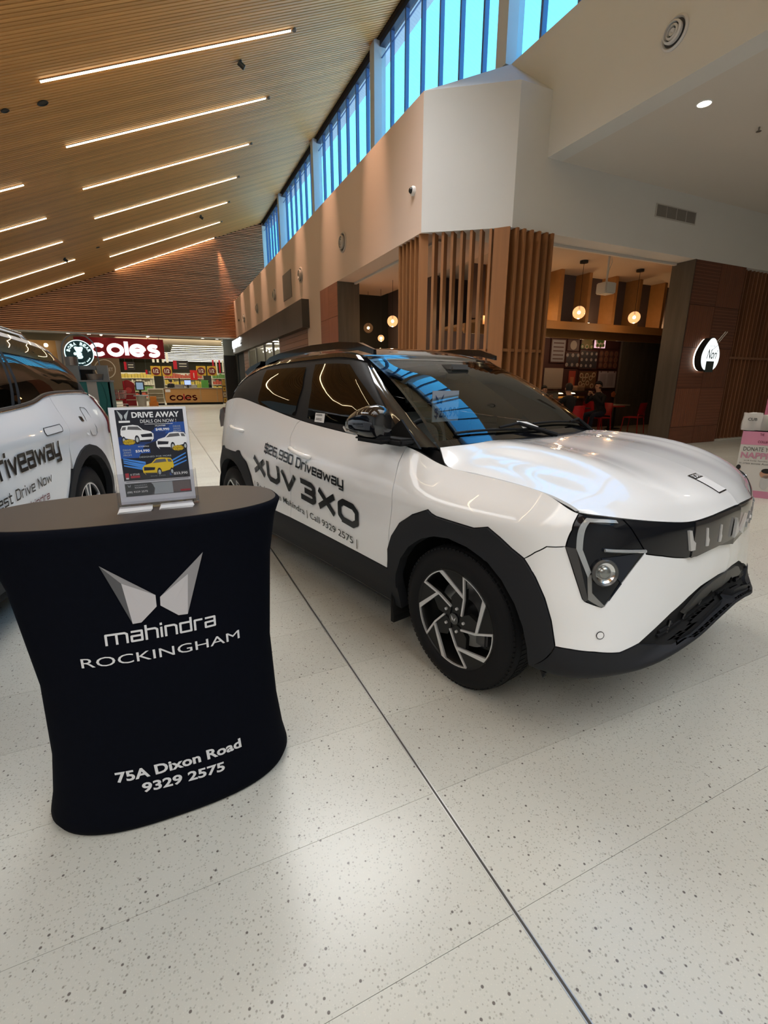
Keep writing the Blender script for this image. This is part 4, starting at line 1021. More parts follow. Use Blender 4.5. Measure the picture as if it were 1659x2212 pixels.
# interior
db = NB(); secs = [(-.10, .93), (-.30, 1.045), (-.55, 1.045), (-.70, .98), (-.72, .80), (-.2, .75)]
prism(db, secs, -.70, .70, Matrix(((1, 0, 0, 0), (0, 0, 1, 0), (0, 1, 0, 0), (0, 0, 0, 1)))); obj('dashboard', db, M_INT, car)
obj('dash_screen', B(-.63, -.61, -.12, .12, 1.04, 1.16), M_GLOSS, car)
def seat(x, y):
    M = Matrix.Translation((x, y, 0))
    s_ = obj('seat', B(-.25, .25, -.25, .25, .42, .60, M, bev=.05), M_INTL, car, smooth=40)
    Mb = M @ Matrix.Translation((-.22, 0, .55)) @ Matrix.Rotation(math.radians(-14), 4, 'Y')
    obj('seat_back', B(-.07, .07, -.24, .24, 0, .60, Mb, bev=.05), M_INTL, s_, smooth=40)
    obj('head_restraint', B(-.05, .05, -.13, .13, .64, .84, Mb, bev=.04), M_INTL, s_, smooth=40)
for y in (-.37, .37): seat(-1.25, y)
obj('rear_bench', B(-2.35, -1.95, -.62, .62, .45, .62, bev=.05), M_INTL, car, smooth=40)
obj('rear_bench_back', B(-2.48, -2.30, -.62, .62, .6, 1.15, Matrix.Translation((0, 0, 0)), bev=.05), M_INTL, car, smooth=40)
obj('steering_wheel', tube(NB(), [(-.80+.05*math.sin(a), -.37+.18*math.cos(a), .98+.17*math.sin(a)) for a in [2*math.pi*k/24 for k in range(24)]], .014, 8, closed=True), M_MATT, car, smooth=True)
obj('rear_view_mirror', B(-.86, -.84, -.12, .12, 1.36, 1.42, bev=.01), M_MATT, car)
obj('camera_housing', B(-.96, -.82, -.09, .09, 1.43, 1.475, bev=.015), mat('sensor_grey', (.10, .10, .10), rough=.5), car)
# cowl and wipers
cw = NB(); prev = None
for k in range(25):
    y = -.70+1.40*k/24; r_ = 1-abs(y)/.70; s_ = 7*r_
    a = NHood(s_, 0); p1 = Vector((a[0]+.02, math.copysign(a[1], y) if y else 0, a[2]-.012)); p0 = p1+Vector((-.14, 0, .012))
    if prev: quad(cw, [prev[0], p0, p1, prev[1]])
    prev = (p0, p1)
obj('cowl_panel', cw, M_MATT, car)
def wsp(y, b, off=.012):
    s_ = 3*(1-abs(y)/(.705+(.565-.705)*b/3)); s_ = min(max(s_, 0), 3); q = NWs(s_, b); return Vector((q[0]+off*.5, abs(q[1])*(1 if y > 0 else -1), q[2]+off))
for (ya, yb, ba, bb, pv) in ((.60, -.02, .12, .30, (-.24, .60, 1.07)), (.02, -.52, .12, .24, (-.14, .05, 1.085))):
    w = obj('wiper_blade', tube(NB(), [wsp(ya+(yb-ya)*k/8, ba+(bb-ba)*math.sin(k/8*math.pi*.6)) for k in range(9)], .006, 6), M_MATT, car)
    obj('wiper_arm', tube(NB(), [pv, wsp((ya+yb)/2+.12, .25, .03), wsp((ya+yb)/2, .22, .022)], [.014, .009, .006], 8), M_MATT, w)
# lettering on the doors, both sides
for sg in (1,):
    stroke_text('door_lettering', '$26,990 Driveaway', side_fn(NBody, (-1.915, .872), (-.845, .786), .066, off=.006), 1.07, .066, .0115, M_BTXT, car, gap=.20)
    stroke_text('door_lettering', 'XUV 3XO', side_fn(NBody, (-2.10, .698), (-.700, .571), .142, off=.006), 1.40, .142, .037, M_BTXT, car, gap=.34, space=.22)
text('door_lettering', '| Rockingham Mahindra | Call 9329 2575 |', side_fn(NBody, (-2.10, .577), (-.722, .462), .056, off=.006), M_BTXT, car, bold=.004)
# paper label on the front window, sticker on the bonnet, price sheet behind the windscreen
def sfn(u, v):
    s_ = inv_net(NSide, -1.30+.115*u, 1.125+.055*v); q = NSide(*s_); n = NSide.normal(*s_); n = n if n[1] < 0 else -n; q = q+n*.007; return tuple(q)
pb = NB(); quad(pb, [sfn(0, 0), sfn(1, 0), sfn(1, 1), sfn(0, 1)]); obj('window_label', pb, mat('label_paper', (.7, .7, .7), rough=.6), car)
for k, vv in enumerate((.25, .4, .72, .82)):
    pb = NB(); quad(pb, [(lambda q: (q[0], q[1]-.001, q[2]))(sfn(a, b)) for a, b in ((.1, vv), (.75, vv), (.75, vv+.05), (.1, vv+.05))]); obj('printed_line', pb, M_BTXT, car)
def hfn(u, v, off=.003):
    # sticker corners from photograph: long axis forward
    x = .585+.115*u; y = -.115+.085*v+.035*u
    s_, t_ = inv_net(NHood, x, y, 0, 1); q = NHood(s_, t_); return (q[0], q[1], q[2]+off)
def strip_on(fn, u0, u1, v0, v1, m, nm, par, off):
    b = NB(); n = 6
    for i in range(n):
        a = u0+(u1-u0)*i/n; c = u0+(u1-u0)*(i+1)/n
        quad(b, [fn(a, v0, off), fn(c, v0, off), fn(c, v1, off), fn(a, v1, off)])
    return obj(nm, b, m, par)
st = strip_on(hfn, 0, 1, 0, 1, M_BTXT, 'bonnet_sticker', car, .002)
strip_on(hfn, .26, .96, .05, .95, mat('label_paper', (.7, .7, .7)), 'sticker_panel', st, .003)
text('sticker_lettering', 'SCAN', lambda u, v: hfn(.22-.17*v, .1+.8*u, .0035), mat('label_paper', (.7, .7, .7)), st)
def wfn(x, y, z): return (x, y, z)
psh = obj('price_sheet', B(-.556, -.55, -.500, -.300, 1.155, 1.32), mat('clear_sheet', (.26, .30, .36), rough=.5), car)
I_N = mat('ink_navy', (.01, .03, .10))
F_ = planefn((-.546, -.49, 1.170), (0, .20, 0), (0, 0, .062)); text('price_figures', '$26,990', F_, I_N, psh, bold=.01)
F_ = planefn((-.546, -.405, 1.262), (0, .10, 0), (0, 0, .014)); text('sheet_name', 'mahindra', F_, I_N, psh, bold=.0)
em = NB(); quad(em, [(-.546, -.485, 1.300), (-.546, -.455, 1.268), (-.546, -.455, 1.255), (-.546, -.470, 1.250)]); quad(em, [(-.546, -.420, 1.303), (-.546, -.451, 1.268), (-.546, -.451, 1.255), (-.546, -.436, 1.250)]); obj('sheet_emblem', em, I_N, psh)
pp = NB(); quad(pp, [tuple(wsp(-.12, .16, .02)), tuple(wsp(-.02, .16, .02)), tuple(wsp(-.06, .32, .02)), tuple(wsp(-.115, .36, .02))]); obj('paper_slip', pp, mat('label_paper', (.7, .7, .7)), car)

# ---------------------------------------------------------------- the white three-row suv at the left edge
def c2_body():
    cols = [ # x,y at z .30, .55, .80, 1.02 and top (x,y,z)
     ((-3.70, -.60), (-3.76, -.62), (-3.78, -.62), (-3.78, -.60), (-3.74, -.60, 1.16)),
     ((-3.48, -.84), (-3.54, -.86), (-3.56, -.86), (-3.56, -.85), (-3.50, -.80, 1.195)),
     ((-3.15, -.90), (-3.17, -.93), (-3.18, -.93), (-3.20, -.905), (-3.20, -.825, 1.275)),
     ((-2.75, -.90), (-2.75, -.94), (-2.75, -.945), (-2.75, -.925), (-2.75, -.84, 1.284)),
     ((-2.40, -.89), (-2.40, -.93), (-2.40, -.945), (-2.40, -.93), (-2.40, -.85, 1.272)),
     ((-2.10, -.88), (-2.10, -.925), (-2.10, -.94), (-2.10, -.93), (-2.10, -.86, 1.220)),
     ((-1.60, -.88), (-1.60, -.925), (-1.60, -.94), (-1.60, -.925), (-1.60, -.865, 1.190)),
     ((-1.00, -.88), (-1.00, -.925), (-1.00, -.94), (-1.00, -.925), (-1.00, -.865, 1.155)),
     ((-.45, -.88), (-.45, -.925), (-.45, -.94), (-.45, -.92), (-.45, -.86, 1.12)),
     ((.0, -.88), (.0, -.93), (.0, -.945), (.0, -.90), (.0, -.83, 1.07)),
     ((.45, -.86), (.45, -.92), (.45, -.92), (.45, -.87), (.45, -.80, 1.02)),
     ((.74, -.74), (.76, -.80), (.75, -.80), (.72, -.76), (.70, -.70, .99)),
     ((.86, -.45), (.90, -.50), (.89, -.50), (.86, -.48), (.83, -.45, .975)),
     ((.90, 0), (.95, 0), (.94, 0), (.91, 0), (.88, 0, .97))]
    zk = [.30, .55, .80, 1.02]; g = []
    for z in (.28, .40, .55, .70, .85, .95):
        g.append([(np.interp(z, zk, [c[i][0] for i in range(4)]), np.interp(z, zk, [c[i][1] for i in range(4)]), z) for c in cols])
    g.append([(c[3][0], c[3][1], min(1.06, c[4][2]-.03)) for c in cols]); g.append([c[4] for c in cols])
    return Net(g)
def c2_side():
    bt = [(-3.62, -.62, 1.17), (-3.45, -.76, 1.21), (-3.22, -.82, 1.277), (-2.75, -.835, 1.286), (-2.40, -.845, 1.274), (-2.10, -.855, 1.222), (-1.40, -.86, 1.18), (-.60, -.855, 1.13), (-.05, -.80, 1.08)]
    tp = [(-3.58, -.44, 1.585), (-3.42, -.54, 1.61), (-3.10, -.60, 1.645), (-2.75, -.62, 1.668), (-2.40, -.63, 1.685), (-2.05, -.635, 1.695), (-1.55, -.635, 1.70), (-1.15, -.63, 1.69), (-.88, -.60, 1.66)]
    g = []
    for w in (0, .3, .6, .85, 1.):
        r = []
        for a, b in zip(bt, tp):
            p = [a[i]+(b[i]-a[i])*w for i in range(3)]; p[1] -= .04*math.sin(math.pi*w); r.append(p)
        g.append(r)
    return Net(g)
def c2_roof():
    return Net([[(xe+(xc-xe)*(1-(1-r)**2), ye*(1-r), ze+(zc-ze)*(1-(1-r)**2.4)) for r in (0, .1, .3, .6, 1.)] for (xe, ye, ze, xc, zc) in
        [(-3.58, -.44, 1.585, -3.66, 1.62), (-3.42, -.54, 1.61, -3.50, 1.66), (-3.10, -.60, 1.645, -3.12, 1.70), (-2.75, -.62, 1.668, -2.75, 1.72), (-2.40, -.63, 1.685, -2.40, 1.735), (-2.05, -.635, 1.695, -2.05, 1.745), (-1.55, -.635, 1.70, -1.5, 1.75), (-1.15, -.63, 1.69, -1.05, 1.745), (-.88, -.60, 1.66, -.78, 1.715)]])
def c2_hood():
    return Net([[(xe+(xc-xe)*(1-(1-r)**1.8), ye*(1-r), ze+(zc-ze)*(1-(1-r)**3)) for r in (0, .1, .3, .5, .75, 1.)] for (xe, ye, ze, xc, zc) in
        [(-.05, -.80, 1.08, .12, 1.13), (.20, -.815, 1.05, .35, 1.12), (.45, -.80, 1.02, .60, 1.09), (.70, -.70, .99, .88, .975)]])
def c2_ws():
    b = [(-.05, -.80, 1.08), (.02, -.55, 1.10), (.10, -.25, 1.125), (.12, 0, 1.13)]; t = [(-.88, -.60, 1.66), (-.84, -.42, 1.69), (-.80, -.2, 1.71), (-.78, 0, 1.715)]
    g = []
    for w in (0, .33, .67, 1.):
        g.append([[a[i]+(c[i]-a[i])*w+(.03*math.sin(math.pi*w) if i != 1 else 0) for i in range(3)] for a, c in zip(b, t)])
    return Net(g)
N2B, N2S, N2R, N2H, N2W = c2_body(), c2_side(), c2_roof(), c2_hood(), c2_ws()
car2 = thing('large_suv', 'large white suv with black driveaway lettering, cut by the left edge behind the counter', 'car', (-2.01, 1.70, 0), -1.766)
def X2(x, z): return inv_net(N2B, x, z)
def arc2(cx_, r, a0, a1, n): return [X2(cx_+r*math.cos(math.radians(a)), .37+r*math.sin(math.radians(a))) for a in np.linspace(a0, a1, n)]
RX = -2.735
ar_o = arc2(RX, .535, 3, 178, 16); ar_i = arc2(RX, .455, -8, 188, 18)
af_o = arc2(0., .525, 2, 178, 16); af_i = arc2(0., .455, -8, 188, 18)
dcut = [X2(-2.45, 1.20), X2(-2.47, 1.05), X2(-2.40, .93), X2(-2.36, .80)]
topx = lambda x: inv_net(N2B, x, 1.18 if x > -2 else 1.27)[0]
s_d1 = 6.8; s_d2 = 8.4
zl = X2(-1.5, .43)[1]
kink = [q for q in ar_o]
qp = [(0.02, 7.), (1, 7.), (2, 7.), (3, 7.), (dcut[0][0], 7.)]+dcut[:-1]
# index of arch point nearest the door cut end
iq = min(range(len(ar_o)), key=lambda i: abs(ar_o[i][0]-dcut[-1][0])+abs(ar_o[i][1]-dcut[-1][1]))
c2 = {}
c2['quarter_panel'] = qp+ar_o[iq:]+[(0.02, ar_o[-1][1])]
c2['rear_door'] = [(dcut[0][0], 7.), (5, 7.), (6, 7.), (s_d1, 7.), (s_d1, zl), (ar_o[0][0], zl)]+ar_o[:iq]+[dcut[-1]]+dcut[:-1][::-1]
c2['front_door'] = [(s_d1, 7.), (7.6, 7.), (s_d2, 7.), (s_d2, 4.), (af_o[-1][0], zl+.5), (af_o[-1][0], zl), (s_d1, zl)]
c2['front_fender'] = [(s_d2, 7.), (9, 7.), (10, 7.), (11, 7.), (11, 4.5), (10.6, 2.2), af_o[0]]+af_o[1:]+[(s_d2, 4.)]
both('quarter_panel', N2B, c2['quarter_panel'], M_WHITE, car2)
both('rear_door', N2B, c2['rear_door'], M_WHITE, car2)
both('front_door', N2B, c2['front_door'], M_WHITE, car2)
both('front_fender', N2B, c2['front_fender'], M_WHITE, car2)
panel('front_bumper', N2B, [(11, 7), (12, 7), (13, 7), (13, .6), (11.3, .4), (af_o[0][0], .8), af_o[0], (10.6, 2.2), (11, 4.5)], M_WHITE, car2, 'join')
both('wheel_arch_cladding', N2B, ar_o+ar_i[::-1], M_CLAD, car2, off=.010, thick=.05)
both('wheel_arch_cladding', N2B, af_o+af_i[::-1], M_CLAD, car2, off=.010, thick=.05)
both('sill_cladding', N2B, [(ar_i[0][0], zl), (ar_i[0][0], .1), (af_i[-1][0], .1), (af_i[-1][0], zl)], M_CLAD, car2, off=.003, thick=.05)
both('rear_cladding', N2B, [(0.02, 2.0), (ar_o[-1][0], ar_o[-1][1]), (ar_i[-1][0], ar_i[-1][1]), (ar_i[-1][0], .1), (0.02, .1)], M_CLAD, car2, off=.003, thick=.03)
sh = [shell_poly(N2B, c2[k], -.014, mirror=mr) for k in c2 for mr in ('none', 'only')]
obj('body_shell', join_meshes('body_shell', sh), M_VOID, car2)
both('side_frame', N2S, rect(N2S, 0, 8, 0, 4), M_MATT, car2, off=-.004, thick=0, gs=(.5, .5))
both('cant_rail', N2S, [(0, 4), (8, 4), (8, 3.9), (7, 3.45), (6, 3.4), (4, 3.4), (3, 3.35), (2.2, 3.1), (1.75, 3.35), (1.3, 3.7), (0, 3.72)], M_WHITE, car2, off=.002)
both('side_glass', N2S, [(7.6, .15), (7.0, .12), (6, .10), (5.2, .10), (4.6, .12), (4, .14), (3, .12), (2.35, .14), (1.9, 1.4), (2.3, 3.05), (3, 3.25), (4, 3.30), (6, 3.30), (6.8, 3.3), (7.3, 1.6)], G_FRONT, car2, off=.004, thick=0, inset=0)
for a, b in (((5.15, .1), (4.55, 3.3)), ((5.28, .1), (4.68, 3.3)), ((6.7, .1), (6.3, 3.3))):
    for sg in (1, -1): obj('window_post', ribbon(N2S, [(a[0]+(b[0]-a[0])*k/6, a[1]+(b[1]-a[1])*k/6) for k in range(7)], .022, -.012, sg), M_MATT, car2)
for sg in (1, -1):
    obj('chrome_strip', ribbon(N2S, [(s_, .02) for s_ in np.linspace(1.9, 8, 30)], .007, .006, sg), M_CHROME, car2)
    obj('window_trim', ribbon(N2S, [(s_, -.0+.10) for s_ in np.linspace(2.2, 8, 30)], .010, .004, sg), M_GUN, car2)
    # tail lamp
    panel('tail_lamp', N2B, [X2(-3.30, 1.255), X2(-3.45, 1.22), (.35, 6.9), (.2, 6.0), (.25, 4.8), X2(-3.53, .945), X2(-3.42, .925), X2(-3.41, 1.05), X2(-3.38, 1.16)], M_RED, car2, 'none' if sg == 1 else 'only', off=.012, thick=.03)
    obj('lamp_edge', ribbon(N2B, [X2(-3.25, 1.262), X2(-3.36, 1.235), X2(-3.48, 1.195), (.75, 6.75)], .006, .014, sg), M_CHROME, car2)
    # flush door handles, fuel flap outline
    for x0, z0, x1, z1 in ((-2.10, 1.062, -2.345, 1.068), (-1.05, 1.03, -1.28, 1.035)):
        f = side_fn(N2B, (x0, z0-.022), (x1, z1-.022), .046, off=.003, sgn=sg)
        loop = [f(u, v) for u, v in [(0, 0), (.25, 0), (.5, 0), (.75, 0), (1, 0), (1.05, .5), (1, 1), (.75, 1), (.5, 1), (.25, 1), (0, 1), (-.05, .5)]]
        h_ = NB(); h_.faces.new([h_.verts.new(q) for q in loop]); obj('flush_handle', h_, M_WHITE, car2)
        obj('handle_gap', tube(NB(), loop, .0022, 5, closed=True), M_MATT, car2)
f = side_fn(N2B, (-2.86, .965), (-3.03, .95), .20, off=.003, sgn=-1)
obj('fuel_flap_gap', tube(NB(), [f(u, v) for u, v in [(.25, 0), (.8, .0), (1, .1), (1., .3), (.72, 1.), (.6, 1.08), (.1, 1.08), (0, .98), (0, .7), (.1, .1)]], .002, 5, closed=True), mat('gap_grey', (.12, .12, .12)), car2)
f = side_fn(N2B, (-2.745, .985), (-2.825, .97), .135, off=.004, sgn=-1)
lb = NB(); quad(lb, [f(.55, 0), f(1.2, 0), f(.60, 1), f(-.05, 1)]); lo_ = obj('sticker', lb, mat('label_paper', (.7, .7, .7)), car2)
f2 = side_fn(N2B, (-2.745, .985), (-2.825, .97), .135, off=.0055, sgn=-1)
lb = NB(); quad(lb, [f2(.13, .76), f2(.72, .76), f2(.60, 1), f2(-.05, 1)]); obj('sticker_header', lb, M_BTXT, lo_)
stroke_text('side_lettering', 'Driveaway', side_fn(N2B, (-1.36, .866), (-2.235, .892), .135, off=.006, sgn=-1), .875, .135, .0215, M_BTXT, car2, gap=.20)
stroke_text('side_lettering', 'Test Drive Now', side_fn(N2B, (-1.34, .729), (-2.04, .759), .062, off=.006, sgn=-1), .70, .062, .0085, M_BTXT, car2, gap=.22)
stroke_text('side_lettering', 'mahindra', side_fn(N2B, (-1.60, .650), (-1.975, .664), .048, off=.006, sgn=-1), .375, .048, .007, mat('vinyl_dark_red', (.12, .005, .02), rough=.3), car2, gap=.22)
panel('roof', N2R, rect(N2R, 0, 4, 0, 8), M_WHITE, car2, 'join', gs=(.4, .4), ds=.3)
panel('headliner', N2R, rect(N2R, 0, 4, .3, 8), M_ROOFL, car2, 'join', off=-.03, thick=0, gs=(.8, .8), ds=.5)
panel('bonnet', N2H, rect(N2H, 0, 5, 0, 3), M_WHITE, car2, 'join', gs=(.4, .4), ds=.3)
panel('windscreen', N2W, rect(N2W, 0, 3, 0, 3), G_WS, car2, 'join', thick=0, gs=(.4, .4), ds=.3)
hb = NB()
A = [N2B(0, t) for t in np.linspace(0, 7, 12)]+[N2S(0, t) for t in np.linspace(.4, 4, 6)]
for i in range(len(A)-1):
    prev = None
    for k in range(9):
        ff = k/8; c = tuple((a[0]-.06*math.sin(math.pi*ff), a[1]*(1-2*ff), a[2]) for a in (A[i], A[i+1]))
        if prev: quad(hb, [prev[0], c[0], c[1], prev[1]])
        prev = c
bmesh.ops.remove_doubles(hb, verts=hb.verts, dist=.0005); obj('tailgate', hb, M_WHITE, car2, smooth=50)
for sg in (1, -1):
    obj('roof_rail', tube(NB(), [(-3.0, -.56*sg, 1.665), (-2.9, -.56*sg, 1.71), (-2.4, -.57*sg, 1.735), (-1.6, -.57*sg, 1.755), (-1.1, -.56*sg, 1.74), (-1.0, -.56*sg, 1.70)], .014, 8), M_CHROME, car2, smooth=True)
    for x in (RX, 0.):
        w = NB(); pr = []
        for k in range(21):
            a = math.radians(-18+216*k/20); pr.append(((x+.50*math.cos(a), -.90*sg, .34+.50*math.sin(a)), (x+.50*math.cos(a), -.52*sg, .34+.50*math.sin(a))))
        for a, b in zip(pr, pr[1:]): quad(w, [a[0], b[0], b[1], a[1]])
        quad(w, [p[1] for p in pr]); bmesh.ops.remove_doubles(w, verts=w.verts, dist=.0005); obj('wheel_arch_liner', w, M_VOID, car2)
    for x in (RX, 0.): wheel_parts(car2, x, -.905*sg, .372, .238, .22, 'spoke', -1 if sg == 1 else 1)
fl = NB(); box(fl, -3.5, .75, -.50, .50, .24, .34); box(fl, -2.2, -.55, -.86, .86, .24, .34); obj('floor_pan', fl, M_VOID, car2)
for (x, w_) in ((-1.15, .5), (-2.05, 1.3), (-2.95, 1.2)):
    for yy in ((-.4, .4) if w_ == .5 else (0,)):
        s_ = obj('seat', B(x-.22, x+.25, yy-w_/2, yy+w_/2, .55, .72, bev=.04), M_INTL, car2, smooth=40)
        obj('seat_back', B(x-.34, x-.20, yy-w_/2, yy+w_/2, .68, 1.28, bev=.04), M_INTL, s_, smooth=40)
obj('dashboard', B(-.45, 0, -.75, .75, .85, 1.10, bev=.03), M_INT, car2)
mi = obj('door_mirror', B(-.55, -.35, .93, 1.12, 1.14, 1.28, bev=.03), M_WHITE, car2, smooth=40)
obj('door_mirror', B(-.55, -.35, -1.12, -.93, 1.14, 1.28, bev=.03), M_WHITE, car2, smooth=40)
for sg in (1, -1): obj('mirror_arm', B(-.50, -.42, min(.84*sg, .95*sg), max(.84*sg, .95*sg), 1.12, 1.15), M_MATT, mi)
obj('head_lamp', B(.70, .86, -.78, -.55, .80, .92, bev=.02), M_LENS, car2); obj('head_lamp', B(.70, .86, .55, .78, .80, .92, bev=.02), M_LENS, car2)
obj('front_grille', B(.86, .97, -.42, .42, .62, .90, bev=.02), M_GLOSS, car2)

# ---------------------------------------------------------------- promotional counter
ZK = [0, .03, .10, .25, .5, .8, .93, .985]; CXK = [-.09, -.09, -.088, -.085, -.085, -.09, -.095, -.10]; AK = [.378, .388, .372, .352, .345, .375, .405, .432]; CYK = [1.59, 1.59, 1.58, 1.565, 1.575, 1.60, 1.608, 1.61]; BK = [.228, .235, .22, .20, .205, .215, .222, .226]
def csec(z): return [float(np.interp(z, ZK, k)) for k in (CXK, CYK, AK, BK)]
def cfront(X, z, n=2.6):
    cx_, cy_, a, b = csec(z); u = min(abs((X-cx_)/a), .999); return cy_-b*(1-u**n)**(1/n)
cnt = thing('promotional_counter', 'black stretch-fabric promotional counter with silver wing emblem, white lettering and grey-brown top', 'counter', (0, 0, 0))
M_FAB = mat('black_stretch_fabric', (.0028, .0034, .0065), rough=.85, spec=.06, noise=((60, 60, 60), .25))
def csl(z, grow=0., n=2.6, seg=72):
    cx_, cy_, a, b = csec(z); a += grow; b += grow; out = []
    for k in range(seg):
        t = 2*math.pi*k/seg; c, s = math.cos(t), math.sin(t)
        out.append((cx_+a*math.copysign(abs(c)**(2/n), c), cy_+b*math.copysign(abs(s)**(2/n), s), z))
    return out
bm = NB(); rg = []
zz = [0.0, .008, .03, .06, .10, .15, .20, .25, .33, .42, .5, .6, .7, .8, .87, .93, .965, .982, .990, .990]
from bisect import bisect
for i, z in enumerate(zz):
    gr_ = {0: -.012, 1: -.002}.get(i, 0.); gr_ = -.010 if i == len(zz)-2 else (-.020 if i == len(zz)-1 else gr_)
    zsrc = min(z, .985); ring = csl(zsrc, gr_); rg.append([bm.verts.new((p[0], p[1], z)) for p in ring])
for a, b in zip(rg, rg[1:]):
    for k in range(72): bm.faces.new((a[k], a[(k+1) % 72], b[(k+1) % 72], b[k]))
bm.faces.new(rg[0][::-1])
obj('fabric_cover', bm, M_FAB, cnt, smooth=True)
bm = NB(); prism(bm, [(p[0], p[1]) for p in csl(.985, -.014)], .975, .9915); ctop = obj('counter_top', bm, mat('counter_top_laminate', (.058, .046, .038), rough=.42, noise=((8, 8, 8), .08)), cnt)
def cfn(off=.002):
    return lambda X, Z: (X, cfront(X, Z)-off, Z)
def cquad(p00, p10, p01, off=.002):
    f = cfn(off)
    return lambda u, v: f(p00[0]+(p10[0]-p00[0])*u+(p01[0]-p00[0])*v, p00[1]+(p10[1]-p00[1])*u+(p01[1]-p00[1])*v)
M_PR = mat('print_white', (.62, .62, .63), rough=.6); M_PG1 = mat('print_grey_light', (.46, .44, .45), rough=.6); M_PG2 = mat('print_grey_mid', (.24, .23, .235), rough=.6); M_PG3 = mat('print_grey_dark', (.075, .075, .08), rough=.6)
def facet(pts, m, par, nm='emblem_facet'):
    b = NB(); f = cfn(.0025)
    c = (sum(p[0] for p in pts)/len(pts), sum(p[1] for p in pts)/len(pts))
    V = []
    for i in range(len(pts)):
        a, d = pts[i], pts[(i+1) % len(pts)]
        for k in range(6): V.append(b.verts.new(f(a[0]+(d[0]-a[0])*k/6, a[1]+(d[1]-a[1])*k/6)))
    cc = b.verts.new(f(*c))
    for i in range(len(V)): b.faces.new((cc, V[i], V[(i+1) % len(V)]))
    return obj(nm, b, m, par)
W1 = dict(tip=(-.206, .883), in1=(-.080, .775), in2=(-.081, .740), b1=(-.125, .700), b0=(-.147, .700), fold=(-.160, .824))
W2 = dict(tip=(.058, .881), in1=(-.069, .767), in2=(-.071, .741), b1=(-.027, .701), b0=(-.002, .699), fold=(.011, .822))
for w in (W1, W2):
    facet([w['tip'], w['in1'], w['fold']], M_PG2, cnt)
    facet([w['fold'], w['in1'], w['in2'], w['b1'], w['b0']], M_PG1, cnt)
    facet([w['tip'], w['fold'], w['b0']], M_PG3 if w is W1 else M_PG2, cnt)
stroke_text('counter_lettering', 'mahindra', cquad((-.222, .646), (.073, .640), (-.221, .692)), .295, .046, .0062, M_PR, cnt, gap=.20)
text('counter_lettering', 'ROCKINGHAM', cquad((-.289, .587), (.140, .573), (-.289, .616)), M_PR, cnt, bold=.0)
text('counter_lettering', '75A Dixon Road', cquad((-.254, .192), (.112, .180), (-.256, .229)), M_PR, cnt, bold=.03)
text('counter_lettering', '9329 2575', cquad((-.190, .137), (.052, .120), (-.190, .173)), M_PR, cnt, bold=.03)
# acrylic flyer holder with flyer
hold = thing('flyer_holder', 'clear acrylic stand holding the drive away deals flyer upright on the counter', 'holder', (0, 0, .9915))
G_ACR = glassmat('acrylic', (.90, .90, .91), ior=1.45, refl=.8)
hold_M = None
Yh = 1.575; lean = math.radians(-6)
def HM(dy=0): return Matrix.Translation((-.042, Yh+dy, 0)) @ Matrix.Rotation(lean, 4, 'X')
obj('back_plate', B(-.108, .108, .004, .0065, .005, .285, HM()), G_ACR, hold)
obj('front_pocket', B(-.112, .112, -.020, -.0175, .005, .105, HM()), G_ACR, hold)
obj('base_tray', B(-.112, .112, -.030, .045, .0, .004, HM()), G_ACR, hold)
obj('base_lip', B(-.113, .113, -.034, -.030, 0, .022, HM()), G_ACR, hold)
for s_ in (-1, 1): obj('side_wall', B(s_*.112-.0015, s_*.112+.0015, -.022, .006, .004, .108, HM()), G_ACR, hold)
fly = tag(obj('flyer', B(-.105, .105, -.002, 0, .012, .300, Matrix.Translation((0, 0, .9915)) @ HM(-.004)), mat('flyer_paper', (.66, .67, .72), rough=.5)), 'printed flyer reading drive away deals on now, in the acrylic stand on the counter', 'flyer')
FM = Matrix.Translation((0, 0, .9915)) @ HM(-.004)
lay = [0]
def ff(x, z, k=1): return FM @ Vector((x, -.002-.00035*k, z))
# flyer face coordinates: u 0..1 across, v 0..1 up
def fu(u, v, k=1): return ff(-.105+.21*u, .012+.288*v, k)
def fpoly(pts, m, k=1, nm='printed_shape'):
    b = NB(); b.faces.new([b.verts.new(fu(u, v, k)) for u, v in pts]); return obj(nm, b, m, fly)
def frect(u0, v0, u1, v1, m, k=1, nm='printed_shape'): return fpoly([(u0, v0), (u1, v0), (u1, v1), (u0, v1)], m, k, nm)
def ftext(s, u0, v0, u1, v1, m, bold=.01, k=4): return text('printed_text', s, lambda a, b: fu(u0+(u1-u0)*a, v0+(v1-v0)*b, k), m, fly, bold=bold)
I_BLK = mat('ink_black', (.010, .012, .022), rough=.35); I_BLU = mat('ink_blue', (.015, .07, .30), rough=.4); I_BLD = mat('ink_blue_dark', (.012, .035, .14), rough=.4); I_BLL = mat('ink_blue_light', (.05, .22, .65), rough=.4); I_W = mat('ink_white', (.75, .76, .78), rough=.4); I_Y = mat('ink_yellow', (.60, .42, .02), rough=.4); I_Y2 = mat('ink_ochre', (.30, .20, .01), rough=.4)
I_G = mat('ink_grey', (.10, .10, .11), rough=.4); I_GL = mat('ink_grey_light', (.38, .42, .44), rough=.4); I_R = mat('ink_red', (.42, .02, .04), rough=.4)
frect(.075, .245, .955, .975, I_BLK, 1, 'flyer_panel')
fpoly([(.075, .60), (.35, .60), (.6, .66), (.955, .72), (.955, .84), (.75, .84), (.6, .80), (.45, .72), (.075, .70)], I_BLD, 1.5)
fpoly([(.075, .48), (.30, .48), (.36, .56), (.40, .61), (.32, .62), (.075, .62)], I_BLU, 2)
fpoly([(.68, .72), (.955, .74), (.955, .84), (.78, .84), (.74, .79)], I_BLU, 2)
for i, (a, b) in enumerate(((.47, .43), (.45, .40), (.43, .38), (.40, .36))): fpoly([(.10, a), (.38, b-.02), (.38, b+.005), (.10, a+.012)], I_BLL, 2)
